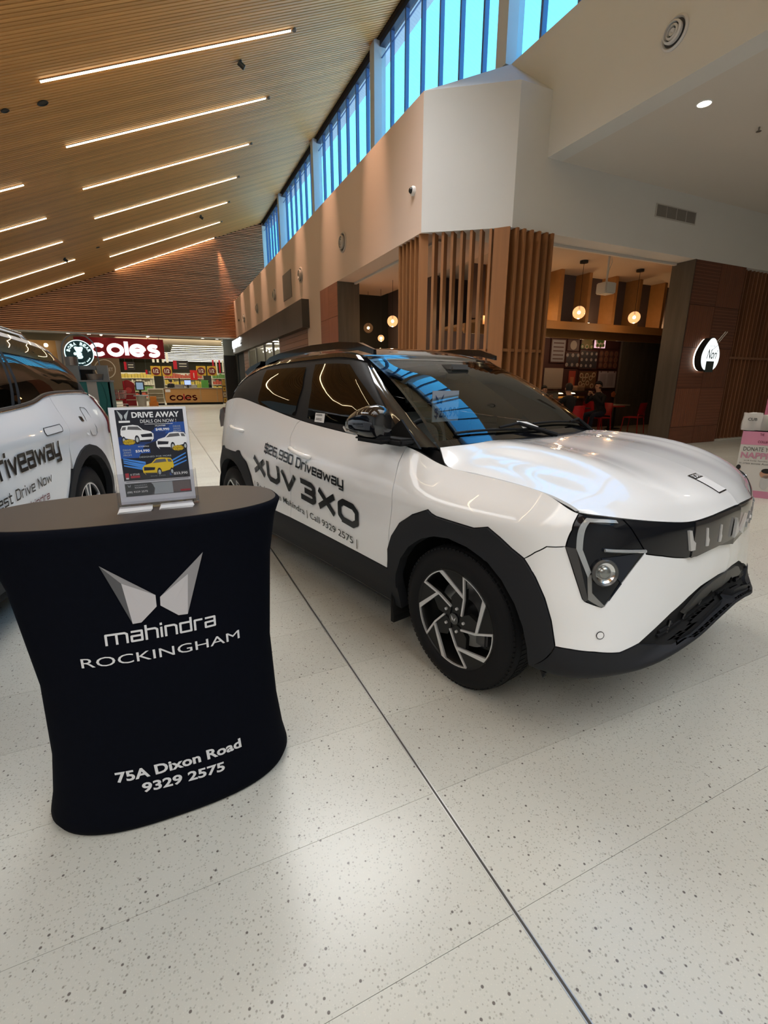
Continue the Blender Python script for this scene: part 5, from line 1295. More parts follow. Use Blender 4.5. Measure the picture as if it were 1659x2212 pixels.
for i, (a, b) in enumerate(((.50, .43), (.46, .40), (.42, .37))): fpoly([(.93, a), (.70, b-.02), (.70, b), (.93, a+.012)], I_BLL, 2)
def wings(u, v, s, m, k=3):
    fpoly([(u-s, v+s*.9), (u-s*.15, v+.2*s), (u-s*.12, v-.1*s), (u-s*.4, v-.5*s)], m, k); fpoly([(u+s, v+s*.9), (u+s*.15, v+.2*s), (u+s*.12, v-.1*s), (u+s*.4, v-.5*s)], m, k)
wings(.175, .905, .075, I_GL)
frect(.11, .845, .25, .865, I_W, 3)
ftext('DRIVE AWAY', .28, .892, .90, .950, I_W, .03); ftext('DEALS ON NOW !', .38, .838, .85, .872, I_W, .0); frect(.43, .822, .80, .826, I_W, 3)
def flycar(u, v, s, mb, flip=1, k=3):
    P_ = lambda L: [(u+flip*a*s, v+b*s*.75) for a, b in L]
    def pp(L, m, kk): 
        q = P_(L); fpoly(q if flip > 0 else q[::-1], m, kk)
    pp([(-.50, -.02), (-.48, .14), (-.42, .26), (-.10, .29), (.06, .26), (.20, .12), (.42, .06), (.50, -.02), (.49, -.18), (.40, -.28), (.05, -.27), (-.10, -.20), (-.44, -.12)], mb, k)
    pp([(-.28, .14), (-.25, .24), (.04, .23), (.17, .11)], I_G, k+.5); pp([(-.46, .12), (-.41, .22), (-.31, .23), (-.33, .13)], I_G, k+.5)
    pp([(.10, -.03), (.45, .0), (.46, -.12), (.13, -.12)], I_BLK, k+.5); pp([(.06, -.22), (.44, -.20), (.40, -.28), (.05, -.27)], I_BLK, k+.5)
    for cx_, r in ((-.02, .12), (-.42, .10)):
        pp([(cx_+r*.62*math.cos(t), -.20+r*1.25*math.sin(t)) for t in [2*math.pi*i/14 for i in range(14)]], I_BLK, k+.6); pp([(cx_+r*.36*math.cos(t), -.20+r*.7*math.sin(t)) for t in [2*math.pi*i/12 for i in range(12)]], I_GL, k+.8)
flycar(.32, .73, .42, I_W, 1); flycar(.76, .645, .42, I_W, -1); flycar(.54, .38, .42, I_Y, -1)
for (u0, v0) in ((.12, .618), (.75, .535)):
    pts = []
    for i in range(20):
        t = 2*math.pi*i/20; r = 1 if i % 2 else .86; pts.append((u0+.085+.085*r*math.cos(t), v0+.028+.032*r*math.sin(t)))
    fpoly(pts, I_Y2, 5); ftext('SAVE', u0+.03, v0+.032, u0+.14, v0+.052, I_Y, .03, 6); ftext('$3,000', u0+.02, v0+.006, u0+.15, v0+.027, I_Y, .03, 6)
frect(.55, .745, .75, .785, I_BLU, 2.2); ftext('$48,990', .565, .750, .745, .780, I_W, .02); ftext('XUV700', .56, .798, .70, .812, I_W, .01)
for i, s_ in enumerate(('DRIVE', 'AWAY', 'FROM')):
    ftext(s_, .80, .785-.024*i, .90, .802-.024*i, I_GL, .0); ftext(s_, .115, .555-.026*i, .215, .573-.026*i, I_GL, .0)
frect(.26, .525, .46, .57, I_BLU, 2.2); ftext('$34,990', .27, .533, .45, .563, I_W, .02); ftext('SCORPIO', .31, .590, .45, .602, I_W, .0); ftext('DESIGNED FOR MORE', .31, .478, .73, .494, I_GL, .0)
ftext('$23,990', .735, .275, .925, .305, I_W, .02); frect(.68, .275, .725, .305, I_BLU, 3); ftext('XUV 3XO', .42, .275, .62, .284, I_GL, 0)
frect(.10, .268, .145, .325, I_R, 3); frect(.105, .262, .14, .278, I_W, 4); frect(.165, .272, .285, .295, I_R, 3); ftext('6 STAR', .165, .300, .285, .318, I_W, .0)
frect(.10, .232, .93, .237, I_G, 2)
frect(.075, .08, .955, .215, I_G, 1); fpoly([(.44, .085), (.70, .085), (.70, .21), (.42, .21), (.46, .15)], I_GL, 2); frect(.70, .095, .94, .205, mat('ink_photo', (.16, .13, .13)), 2); frect(.80, .095, .94, .115, I_R, 3)
fpoly([(.075, .08), (.40, .08), (.44, .11), (.45, .15), (.44, .19), (.40, .215), (.075, .215)], mat('ink_slate', (.045, .05, .055)), 2.5)
wings(.13, .185, .022, I_GL); ftext('(08) 9329 2575', .095, .110, .36, .135, I_W, .01); ftext('MAHINDRA', .20, .185, .36, .198, I_GL, 0); ftext('ROCKINGHAM', .20, .162, .36, .176, I_W, 0)
# two small stacks of cards
for k, (pts, lab) in enumerate(((((-.155, 1.502), (-.154, 1.570), (-.064, 1.562), (-.067, 1.506)), 'thin stack of white business cards on the counter, left of the two'), (((-.044, 1.507), (-.042, 1.568), (.049, 1.570), (.050, 1.507)), 'thin stack of white business cards on the counter, right of the two'))):
    t = thing('business_cards', lab, 'cards', (0, 0, .9918), 0, 'business cards on the counter'); cx_ = sum(p[0] for p in pts)/4; cy_ = sum(p[1] for p in pts)/4
    for j in range(4):
        M = Matrix.Translation((cx_, cy_, 0)) @ Matrix.Rotation(math.radians(1.2*j-1.5*k), 4, 'Z') @ Matrix.Translation((-cx_+.001*j, -cy_, 0))
        obj('card', prism(NB(), [p[:2] for p in pts][::-1], .0015*j, .0015*j+.0012, M), mat('card_white', (.72, .73, .74), rough=.5), t)

# ================================================================ corner food shop with timber slats
M_NSLAT = timber('screen_timber', (.235, .098, .034), (14, 14, .7), var=.18)
M_NPAN = timber('timber_panel_dark', (.115, .038, .018), (20, 20, 20), var=.22, amt=.3)
M_GREYT = timber('grey_weathered_timber', (.085, .070, .055), (9, 9, .8), var=.1, amt=.45)
M_TAUPE = mat('taupe_wall', (.075, .055, .055), rough=.8)
M_NBLK = mat('shop_black_wall', (.012, .012, .010), rough=.8)
M_LTIM = timber('pale_timber', (.34, .165, .055), (2, 10, 10), var=.08, amt=.15)
shop = sempty('wall_food_shop', (0, 0, 0))
NZ = 3.84
def splank(x, y, ang, depth, thick, z0=0, z1=NZ, parent=None):
    M = Matrix.Translation((x, y, 0)) @ Matrix.Rotation(ang, 4, 'Z')
    return obj('slat', B(-thick/2, thick/2, 0, depth, z0, z1, M), M_NSLAT, parent)
scr = thing('timber_screen', 'tall screen of upright timber slats wrapping the corner of the food shop', 'screen', (0, 0, 0))
for yy in (8.72, 8.57, 8.42, 8.27, 8.10): splank(4.36, yy, math.radians(-90), .20, .045, parent=scr)
ca = math.atan2(6.93-7.83, 5.55-4.38); L_ = math.hypot(5.55-4.38, .90)
splank(4.40, 7.86, ca+math.radians(12), .16, .16, parent=scr)
for k in range(1, 9):
    f_ = k/9.0; splank(4.40+(5.52-4.40)*f_, 7.84+(6.95-7.84)*f_, math.radians(-50), .19, .045, parent=scr)
splank(5.50, 6.93, math.radians(40), .26, .05, parent=scr)
for xx in (5.64, 5.79, 5.95, 6.11, 6.27, 6.40): splank(xx, 6.90, 0, .20, .045, parent=scr)
obj('rail', B(5.50, 6.42, 6.93, 7.09, 1.90, 1.95), M_NSLAT, scr)
obj('rail', B(0, L_, .03, .17, 1.90, 1.95, Matrix.Translation((4.40, 7.84, 0)) @ Matrix.Rotation(ca, 4, 'Z')), M_NSLAT, scr)
obj('rail', B(4.38, 4.54, 8.0, 8.75, 1.90, 1.95), M_NSLAT, scr)
# pillar at the right of the opening: brown parquet panels and grey side
pil = sempty('wall_shop_pillar', (0, 0, 0))
obj('core', B(10.36, 12.08, 6.98, 7.44, 0, NZ), M_NBLK, pil)
obj('grey_side', B(10.33, 10.36, 6.95, 7.46, 0, NZ), M_GREYT, pil)
M_NPV = timber('timber_panel_upright', (.125, .042, .020), (22, 22, 1.2), var=.2, amt=.4); M_NPH = timber('timber_panel_level', (.105, .034, .016), (1.2, 22, 22), var=.2, amt=.4)
for i in range(2):
    for j in range(5):
        x0 = 10.34+.88*i; z1 = NZ-.86*j; z0 = max(0, z1-.86)
        up = (i+j) % 2
        o = obj('panel', B(x0+.004, x0+.876, 6.95, 6.975, z0+.004, z1-.004), M_NPV if up else M_NPH, pil)
        g = NB(); n = 13
        for q in range(1, n):
            if up: box(g, x0+.88*q/n-.004, x0+.88*q/n+.004, 6.946, 6.951, z0+.01, z1-.01)
            elif z0+(z1-z0)*q/n < z1: box(g, x0+.01, x0+.87, 6.946, 6.951, z0+(z1-z0)*q/n-.004, z0+(z1-z0)*q/n+.004)
        r_ = obj('groove_line', g, timber('panel_line', (.20, .075, .035), (6, 6, 6)), pil); r_['kind'] = 'stuff'
# right slatted screen with dark backing
scr2 = thing('timber_screen', 'dark upright timber slat screen right of the glowing shop sign', 'screen', (0, 0, 0))
obj('backing', B(12.14, 17, 7.24, 7.30, 0, NZ), mat('screen_backing', (.030, .010, .005), rough=.8), scr2)
x = 12.18; M_RS = timber('screen_timber_dark', (.20, .085, .040), (14, 14, .7), var=.15)
while x < 16.9:
    obj('slat', B(x-.015, x+.015, 7.06, 7.20, 0, NZ), M_RS, scr2); x += .152
obj('rail', B(12.14, 16.9, 7.05, 7.22, 1.92, 1.97), M_RS, scr2)
struct('floor_plinth', B(12.14, 17, 7.0, 7.3, 0, .04), M_TERR)
# pillar on the left of the left opening
lp = sempty('wall_shop_end', (0, 0, 0))
obj('core', B(4.36, 4.90, 12.15, 13.58, 0, NZ), M_NBLK, lp); obj('grey_side', B(4.33, 4.92, 12.12, 12.15, 0, NZ), M_GREYT, lp)
M_NL1 = timber('timber_panel_red_upright', (.25, .085, .045), (22, 22, 1.2), var=.2, amt=.35); M_NL2 = timber('timber_panel_red_level', (.22, .075, .038), (22, 1.2, 22), var=.2, amt=.35)
for i in range(2):
    for j in range(5):
        y0 = 12.14+.72*i; z1 = NZ-.8*j; z0 = max(0, z1-.8)
        obj('panel', B(4.325, 4.36, y0+.004, y0+.716, z0+.004, z1-.004), M_NL1 if (i+j) % 2 else M_NL2, lp)
# interior shell
struct('ceiling_shop', poly([(5.62, 7.2, 3.93), (17, 7.2, 3.93), (17, 14, 3.93), (4.5, 14, 3.93), (4.5, 8.0, 3.93)]), mat('shop_ceiling', (.48, .38, .29), rough=.8))
struct('trim_22', B(6.3, 17, 7.36, 7.42, 3.80, 3.93), M_CEILW)
struct('trim_23', B(4.78, 4.84, 8, 12.2, 3.80, 3.93), M_CEILW)
iw = sempty('wall_shop_back', (0, 0, 0))
obj('black_wall', B(4.9, 6.42, 13.55, 13.7, 0, 3.93), M_NBLK, iw); obj('taupe_wall', B(6.42, 6.55, 10.9, 13.7, 0, 3.93), M_TAUPE, iw)
obj('kitchen_wall', B(6.55, 10.2, 11.05, 11.15, 0, 3.93), M_TAUPE, iw)
obj('menu_wall', B(10.2, 13.36, 11.0, 11.15, 0, 3.93), mat('menu_wall_maroon', (.045, .014, .012), rough=.7), iw)
n = 22
for k in range(12):
    x0 = 13.36+.30*k; 
    if x0 > 16.6: break
    obj('plank', B(x0+.004, x0+.296, 10.93, 11.1, 0, 3.93), M_GREYT, iw)
obj('side_wall', B(16.9, 17, 7.3, 11, 0, 3.93), M_TAUPE, iw)
# dark bulkhead with timber fins and lit timber trough
bk = thing('timber_bulkhead', 'dark hanging bulkhead with pale timber fins and lit timber soffit inside the food shop', 'bulkhead', (0, 0, 0))
obj('dark_panel', B(6.6, 14.9, 9.50, 9.60, 2.80, 3.93), M_TAUPE, bk)
for x in (6.98, 7.90, 8.82, 9.72, 10.62, 11.50, 12.46, 13.4, 14.3): obj('fin', B(x-.05, x+.05, 9.08, 9.50, 2.78, 3.93), M_LTIM, bk)
obj('soffit_board', B(6.6, 14.9, 9.10, 9.60, 2.70, 2.76), M_LTIM, bk); obj('front_board', B(6.6, 14.9, 9.06, 9.10, 2.62, 2.80), M_LTIM, bk)
obj('lower_board', B(6.6, 14.9, 9.75, 9.80, 2.50, 2.72), M_LTIM, bk); obj('lower_soffit', B(6.6, 14.9, 9.80, 10.9, 2.66, 2.72), M_LTIM, bk)
for k, x in enumerate((8.35, 9.95, 11.6, 7.2, 13.2)):
    l = bpy.data.lights.new('trough_lamp', 'POINT'); l.energy = 5; l.color = (1, .62, .28); l.shadow_soft_size = .05
    o = bpy.data.objects.new('trough_lamp', l); COL.objects.link(o); o.location = (x, 9.32, 2.92); o.parent = bk
    obj('lamp_disc', cyl(NB(), (x, 9.32, 2.80), (x, 9.32, 2.83), .10, seg=20), emat('warm_disc', (1, .80, .48), 9.), bk)
for x in (8.2, 9.6, 10.8, 12.2, 7.2):
    l = bpy.data.lights.new('soffit_lamp', 'POINT'); l.energy = 8; l.color = (1, .66, .40); l.shadow_soft_size = .05
    o = bpy.data.objects.new('soffit_lamp', l); COL.objects.link(o); o.location = (x, 10.2, 2.5); o.parent = bk
# menu boards and posters on the back wall
def board(x0, x1, z0, z1, m, lab, lit=None, y=10.99):
    t = thing('menu_board', lab, 'menu board', ((x0+x1)/2, y, (z0+z1)/2)); w, h_ = (x1-x0)/2, (z1-z0)/2
    obj('frame', B(-w, w, -.03, 0, -h_, h_), mat('board_frame', (.05, .015, .012), rough=.5), t)
    obj('sheet', B(-w+.03, w-.03, -.034, -.028, -h_+.03, h_-.03), lit or m, t)
    return t, w, h_
def dots(t, w, h_, nx, nz, r, ms, miss=0):
    k = 0
    for j in range(nz):
        for i in range(nx):
            k += 1
            if j == nz-1 and i >= nx-miss: continue
            x = -w*.78+1.56*w*i/max(1, nx-1); z = h_*.62-1.24*h_*j/max(1, nz-1)
            obj('dish_picture', cyl(NB(), (x, -.034, z), (x, -.038, z), r, seg=12), ms[k % len(ms)], t)
            obj('dish_centre', cyl(NB(), (x, -.036, z), (x, -.040, z), r*.6, seg=10), ms[(k+1) % len(ms)], t)
d1 = mat('dish_pale', (.30, .26, .22)); d2 = mat('dish_brown', (.16, .07, .04)); d3 = mat('dish_cream', (.42, .34, .22)); d4 = mat('dish_grey', (.20, .20, .22))
mb = mat('menu_dark', (.050, .018, .016)); mb2 = mat('menu_slate', (.030, .028, .034))
t, w, h_ = board(10.45, 11.02, 1.95, 2.62, d4, 'tall grey menu board at the left end of the food shop back wall')
for k in range(5): obj('menu_line', B(-w*.7, w*.7, -.037, -.034, h_*.6-k*.11, h_*.6-k*.11+.03), mb, t)
t, w, h_ = board(11.08, 11.55, 2.30, 2.62, mb, 'dark maroon menu board with one oval dish picture'); obj('oval_dish', cyl(NB(), (0, -.034, 0), (0, -.040, 0), .13, seg=20), d1, t)
t, w, h_ = board(11.05, 11.60, 1.82, 2.26, mb2, 'dark menu board with six pale drink pictures, left of the centre boards'); dots(t, w, h_, 3, 2, .055, [d1, d4])
t, w, h_ = board(11.62, 12.10, 2.36, 2.76, mat('food_photo_green', (.16, .13, .04)), 'food photo board with green leaves beside the pink screen'); dots(t, w, h_, 3, 2, .07, [mat('leaf_green', (.05, .12, .02)), d3])
t, w, h_ = board(12.13, 12.66, 2.38, 2.80, d3, 'bright pink screen showing round dishes, above the dark menus', lit=emat('menu_screen', (.95, .55, .62), 1.0))
for (x, z, r) in ((-.05, .04, .14), (.08, .02, .10), (-.10, -.10, .07), (.03, -.11, .07), (.14, -.10, .06)): obj('dish_picture', cyl(NB(), (x, -.034, z), (x, -.040-.002*r, z), r, seg=16), d3 if r < .12 else mat('dish_rice', (.5, .46, .36)), t); obj('dish_centre', cyl(NB(), (x, -.038, z), (x, -.044, z), r*.6, seg=12), mat('leaf_green', (.05, .12, .02)), t)
t, w, h_ = board(12.69, 13.22, 2.40, 2.84, mb, 'dark menu board at the top right of the back wall'); dots(t, w, h_, 2, 1, .10, [d4, d2])
t, w, h_ = board(11.62, 12.38, 1.78, 2.34, mb2, 'dark slate menu board with rows of small pale figures'); dots(t, w, h_, 4, 3, .045, [d4, d1], 1)
t, w, h_ = board(12.42, 13.25, 1.80, 2.36, mb, 'maroon menu board with three rows of brown bowls'); dots(t, w, h_, 4, 3, .085, [d2, mat('dish_rim', (.10, .055, .04))])
t, w, h_ = board(11.66, 12.42, 1.17, 1.74, mat('menu_tan', (.11, .06, .03)), 'tan poster covered with scattered round bowls')
for (x, z) in ((-.28, .14), (-.05, .14), (.24, .16), (-.16, .03), (.12, .07), (-.30, -.10), (.0, -.08), (-.16, -.16), (.20, -.17)): obj('bowl_picture', cyl(NB(), (x, -.034, z), (x, -.040, z), .075, seg=14), d3, t); obj('bowl_centre', cyl(NB(), (x, -.038, z), (x, -.043, z), .048, seg=12), d2, t)
t, w, h_ = board(12.46, 13.30, 1.20, 1.76, mat('poster_white', (.30, .27, .30)), 'pale white notice poster at the right of the bowls poster')
for k in range(2): obj('notice_column', B(-w*.75+w*.8*k, -w*.75+w*.8*k+w*.6, -.037, -.034, -h_*.7, h_*.6), mat('notice_text', (.24, .215, .24)), t)
for x in (-.3, 0, .3): obj('pin', cyl(NB(), (x, -.034, h_*.82), (x, -.045, h_*.82), .02, seg=8), mb, t)
t = tag(obj('kitchen_hatch', B(10.30, 11.02, 10.97, 10.995, 1.20, 1.80), mat('hatch_cream', (.30, .26, .22), rough=.6)), 'pale kitchen hatch opening behind the food shop counter', 'hatch')
t = thing('drink_poster', 'small red and orange drink poster beside the kitchen hatch', 'poster', (11.40, 10.99, 1.45)); obj('sheet', B(-.13, .13, -.02, 0, -.28, .28), mat('poster_red', (.30, .05, .03)), t); obj('bottle_print', B(-.07, .07, -.025, -.02, -.22, .10), mat('poster_orange', (.42, .16, .08)), t)
t = tag(obj('heart_cutout', cyl(NB(), (13.2, 10.92, 1.02), (13.2, 10.90, 1.02), .10, seg=5), mat('card_orange', (.40, .12, .05))), 'small orange card shape on the dark timber wall', 'decoration')
# servery counter
sv = thing('servery_counter', 'food shop servery counter with glass shelf and two warm lamps', 'counter', (10.35, 10.2, 0))
obj('bench', B(-.9, .95, .15, .6, 0, .95), mat('bench_maroon', (.06, .02, .018), rough=.5), sv); obj('glass_front', B(-.9, 1.1, -.02, -.01, .95, 1.25), glassmat('case_glass', (.85, .85, .85)), sv)
obj('top_shelf', B(-.9, 1.15, -.02, .5, 1.12, 1.15), mat('shelf_steel', (.20, .17, .14), rough=.3, metal=.5), sv)
obj('case_end', B(-.9, -.2, .0, .5, .95, 1.12), mat('case_white', (.35, .32, .28)), sv)
for x in (-.05, .42): obj('heat_lamp', lathe(NB(), [(.001, 1.11), (.10, 1.10), (.13, 1.075), (.001, 1.07)], 20, Matrix.Translation((x, .15, 0))), emat('heat_lamp', (1, .78, .40), 7.), sv)
l = bpy.data.lights.new('case_lamp', 'POINT'); l.energy = 5; l.color = (1, .6, .3); o = bpy.data.objects.new('case_lamp', l); COL.objects.link(o); o.location = (.2, .1, 1.0); o.parent = sv
for k, x in enumerate((.15, .45, .75)): obj('food_tray', B(x-.12, x+.12, .05, .4, .95, 1.0), mat('tray_food', (.40, .18, .05)), sv)
t = tag(obj('napkin_box', B(10.95, 11.25, 10.3, 10.5, 1.352-.2, 1.30, bev=.01), mat('box_tan', (.35, .22, .14))), 'tan box of napkins on the servery shelf', 'box')
# pendants
def globemat(k):
    # lit amber glass: mostly clear, with the glow of the frosted inner coat
    nm = 'amber_globe_%g' % k
    if nm in MATS: return MATS[nm]
    m = glassmat(nm, (.92, .72, .50), ior=1.35); n = m.node_tree.nodes; l = m.node_tree.links
    out = [q for q in n if q.type == 'OUTPUT_MATERIAL'][0]; old = out.inputs[0].links[0].from_socket
    e = n.new('ShaderNodeEmission'); e.inputs[0].default_value = (1, .52, .24, 1); e.inputs[1].default_value = .75*k
    a = n.new('ShaderNodeAddShader'); l.new(old, a.inputs[0]); l.new(e.outputs[0], a.inputs[1]); l.new(a.outputs[0], out.inputs[0]); return m
def pendant(x, y, zc, drop, lab, on=True, r=.135):
    t = thing('pendant_light', lab, 'pendant light', (x, y, 3.93), 0, None)
    obj('canopy', cyl(NB(), (0, 0, 0), (0, 0, -.05), .085, seg=20), mat('fitting_black', (.01, .01, .01)), t)
    obj('cord', cyl(NB(), (0, 0, -.05), (0, 0, zc-3.93+r), .005, seg=6), mat('fitting_black', (.01, .01, .01)), t)
    bm = NB(); bmesh.ops.create_icosphere(bm, subdivisions=3, radius=r, matrix=Matrix.Translation((0, 0, zc-3.93)))
    obj('glass_globe', bm, globemat(1. if on else .08), t, smooth=True)
    obj('lamp_holder', cyl(NB(), (0, 0, zc-3.93+r), (0, 0, zc-3.93+r*.45), .02, seg=10), mat('fitting_black', (.01, .01, .01)), t)
    bm = NB(); bmesh.ops.create_uvsphere(bm, u_segments=12, v_segments=8, radius=.036, matrix=Matrix.Translation((0, 0, zc-3.93)))
    obj('bulb', bm, emat('pendant_bulb', (1, .70, .36), 30. if on else 6.), t, smooth=True)
    if on:
        l = bpy.data.lights.new('pendant_glow', 'POINT'); l.energy = 10; l.color = (1, .66, .36); l.shadow_soft_size = .04
        o = bpy.data.objects.new('pendant_glow', l); COL.objects.link(o); o.parent = t; o.location = (0, 0, zc-3.93-.15)
pendant(8.65, 8.32, 2.885, 1, 'glowing glass globe pendant in the food shop, left of the white hanging box')
pendant(10.49, 8.36, 2.885, 1, 'glowing glass globe pendant in the food shop, right of the white hanging box')
pendant(5.54, 11.43, 2.885, 1, 'glowing glass globe pendant between the taupe wall and the slat screen')
pendant(5.56, 13.05, 2.885, 1, 'dim glass globe pendant in front of the black wall', False)
pendant(5.75, 12.6, 2.58, 1, 'small lower glass globe pendant in front of the black wall', True, .09)
pendant(6.75, 8.9, 2.95, 1, 'glass globe pendant seen through the timber slat screen')
t = thing('hanging_speaker', 'white box speaker hanging from the food shop ceiling', 'speaker', (8.76, 7.76, 3.93))
obj('cabinet', B(-.15, .15, -.13, .13, -.75, -.53, bev=.02), mat('speaker_white', (.50, .46, .40), rough=.5), t, smooth=40); obj('grille', B(-.13, .13, -.14, -.128, -.735, -.545), mat('speaker_grille', (.42, .39, .34), rough=.7), t)
obj('stem', cyl(NB(), (0, 0, 0), (0, 0, -.54), .022, seg=10), mat('speaker_white', (.5, .46, .4)), t); obj('cable', tube(NB(), [(.05, 0, 0), (.10, 0, -.12), (.03, 0, -.3), (.01, 0, -.5)], .008, 6), mat('speaker_white', (.5, .46, .4)), t)
# glowing rice-ball shaped sign
sg_ = thing('illuminated_sign', 'glowing white rice-ball shaped sign on the dark timber pillar', 'sign', (11.03, 6.95, 1.93))
pts = []
for k in range(48):
    a = 2*math.pi*k/48; c, s = math.cos(a), math.sin(a)
    rx = .30 if s < 0 else .30*(1-.50*s**1.4); px = rx*math.copysign(abs(c)**.82, c); pz = (.38 if s > 0 else .30)*math.copysign(abs(s)**.9, s)
    pts.append((px, pz))
MS = Matrix(((1, 0, 0, 0), (0, 0, -1, 0), (0, 1, 0, 0), (0, 0, 0, 1)))
obj('case', prism(NB(), [(a*1.04, b*1.04) for a, b in pts], .06, .20, MS), mat('fitting_black', (.01, .01, .01)), sg_)
obj('face', prism(NB(), pts, .20, .215, MS), emat('sign_face', (.92, 1., 1.), 1.5), sg_)
obj('halo', prism(NB(), [(a*1.0, b*1.0) for a, b in pts], .02, .058, MS), emat('sign_halo', (1, .9, .75), 2.5), sg_)
obj('dark_band', prism(NB(), [(-.13, -.33), (.13, -.33), (.13, -.10), (-.13, -.10)], .20, .225, MS), mat('band_dark', (.02, .03, .03), rough=.4), sg_)
text('sign_lettering', 'Nori', lambda u, v: (-.15+.32*u+.05*v, -.218, -.05+.20*v), mat('sign_ink', (.02, .03, .03)), sg_, bold=.012)
text('sign_lettering', 'Sushi Bar', lambda u, v: (-.09+.19*u, -.218, .205+.03*v), mat('sign_ink', (.02, .03, .03)), sg_, bold=0)
for dz in (0, .07): obj('chopstick', cyl(NB(), (.12+dz, -.21, .30), (.33+dz, -.23, .52), .015, seg=8), mat('chopstick_steel', (.5, .42, .36), rough=.2, metal=.8), sg_)
obj('chopstick_line', cyl(NB(), (-.02, -.218, .12), (.18, -.218, .24), .004, seg=6), mat('sign_ink', (.02, .03, .03)), sg_)
# red chairs and tables
M_REDP = mat('red_plastic', (.36, .008, .012), rough=.4); M_REDT = mat('red_table', (.42, .05, .035), rough=.35)
def red_chair():
    t = thing('cafe_chair', 'x', 'chair', (0, 0, 0), 0, 'red cafe chairs')
    obj('seat', B(-.21, .21, -.21, .21, .43, .46, bev=.012), M_REDP, t)
    Mb = Matrix.Translation((0, .20, .45)) @ Matrix.Rotation(math.radians(-10), 4, 'X')
    bk_ = NB(); prev = None
    for k in range(9):
        u = -1+2*k/8; y = -.05*u*u; a = bk_.verts.new(Mb @ Vector((.21*u, y, .06))); b = bk_.verts.new(Mb @ Vector((.20*u, y, .40-.015*abs(u)**3)))
        c = bk_.verts.new(Mb @ Vector((.21*u, y+.02, .06))); d = bk_.verts.new(Mb @ Vector((.20*u, y+.02, .40-.015*abs(u)**3)))
        if prev:
            bk_.faces.new((prev[0], a, b, prev[1])); bk_.faces.new((prev[2], c, d, prev[3])); bk_.faces.new((prev[1], b, d, prev[3])); bk_.faces.new((prev[0], a, c, prev[2]))
        prev = (a, b, c, d)
    obj('backrest', bk_, M_REDP, t, smooth=40)
    for sx in (-1, 1):
        obj('back_post', tube(NB(), [Mb @ Vector((sx*.19, -.02, .10)), Vector((sx*.20, .19, .45))], .014, 6), M_REDP, t)
        for sy in (-1, 1): obj('leg', cyl(NB(), (sx*.19, sy*.19, .44), (sx*.22, sy*.23, 0), .015, .011, 8), M_REDP, t)
    return t
c0 = red_chair(); chairs = [(9.05, 8.62, .1, 'red cafe chair with its back to the mall, behind the seated group nearest the car'), (10.95, 9.40, 1.57, 'red cafe chair under the person in black, side on'),
 (12.0, 9.15, .25, 'red cafe chair seen from behind beside the grey timber pillar'), (11.6, 10.25, 3.0, 'red cafe chair beyond the small red table, facing the mall'), (9.25, 9.98, 3.1, 'red cafe chair on the far side of the group table')]
for k, (x, y, rz, lab) in enumerate(chairs):
    o = c0 if k == 0 else copy_tree(c0); o.location = (x, y, 0); o.rotation_euler = (0, 0, math.pi+rz if False else rz+math.pi); o['label'] = lab
def table(x, y, lab, m, w=.33):
    t = thing('cafe_table', lab, 'table', (x, y, 0)); obj('table_top', B(-w, w, -w, w, .71, .74, bev=.008), m, t); obj('pedestal', cyl(NB(), (0, 0, .02), (0, 0, .71), .035, seg=12), M_MATT, t); obj('base', cyl(NB(), (0, 0, 0), (0, 0, .025), .24, .20, seg=20), M_MATT, t)
table(11.75, 9.75, 'small square red cafe table between two red chairs', M_REDT, .27); table(9.95, 9.40, 'dark square cafe table in the middle of the seated group', mat('table_dark', (.05, .045, .045), rough=.3), .30)
table(12.6, 10.3, 'pale cafe table against the dark timber wall', mat('table_pale', (.30, .28, .25)), .30)
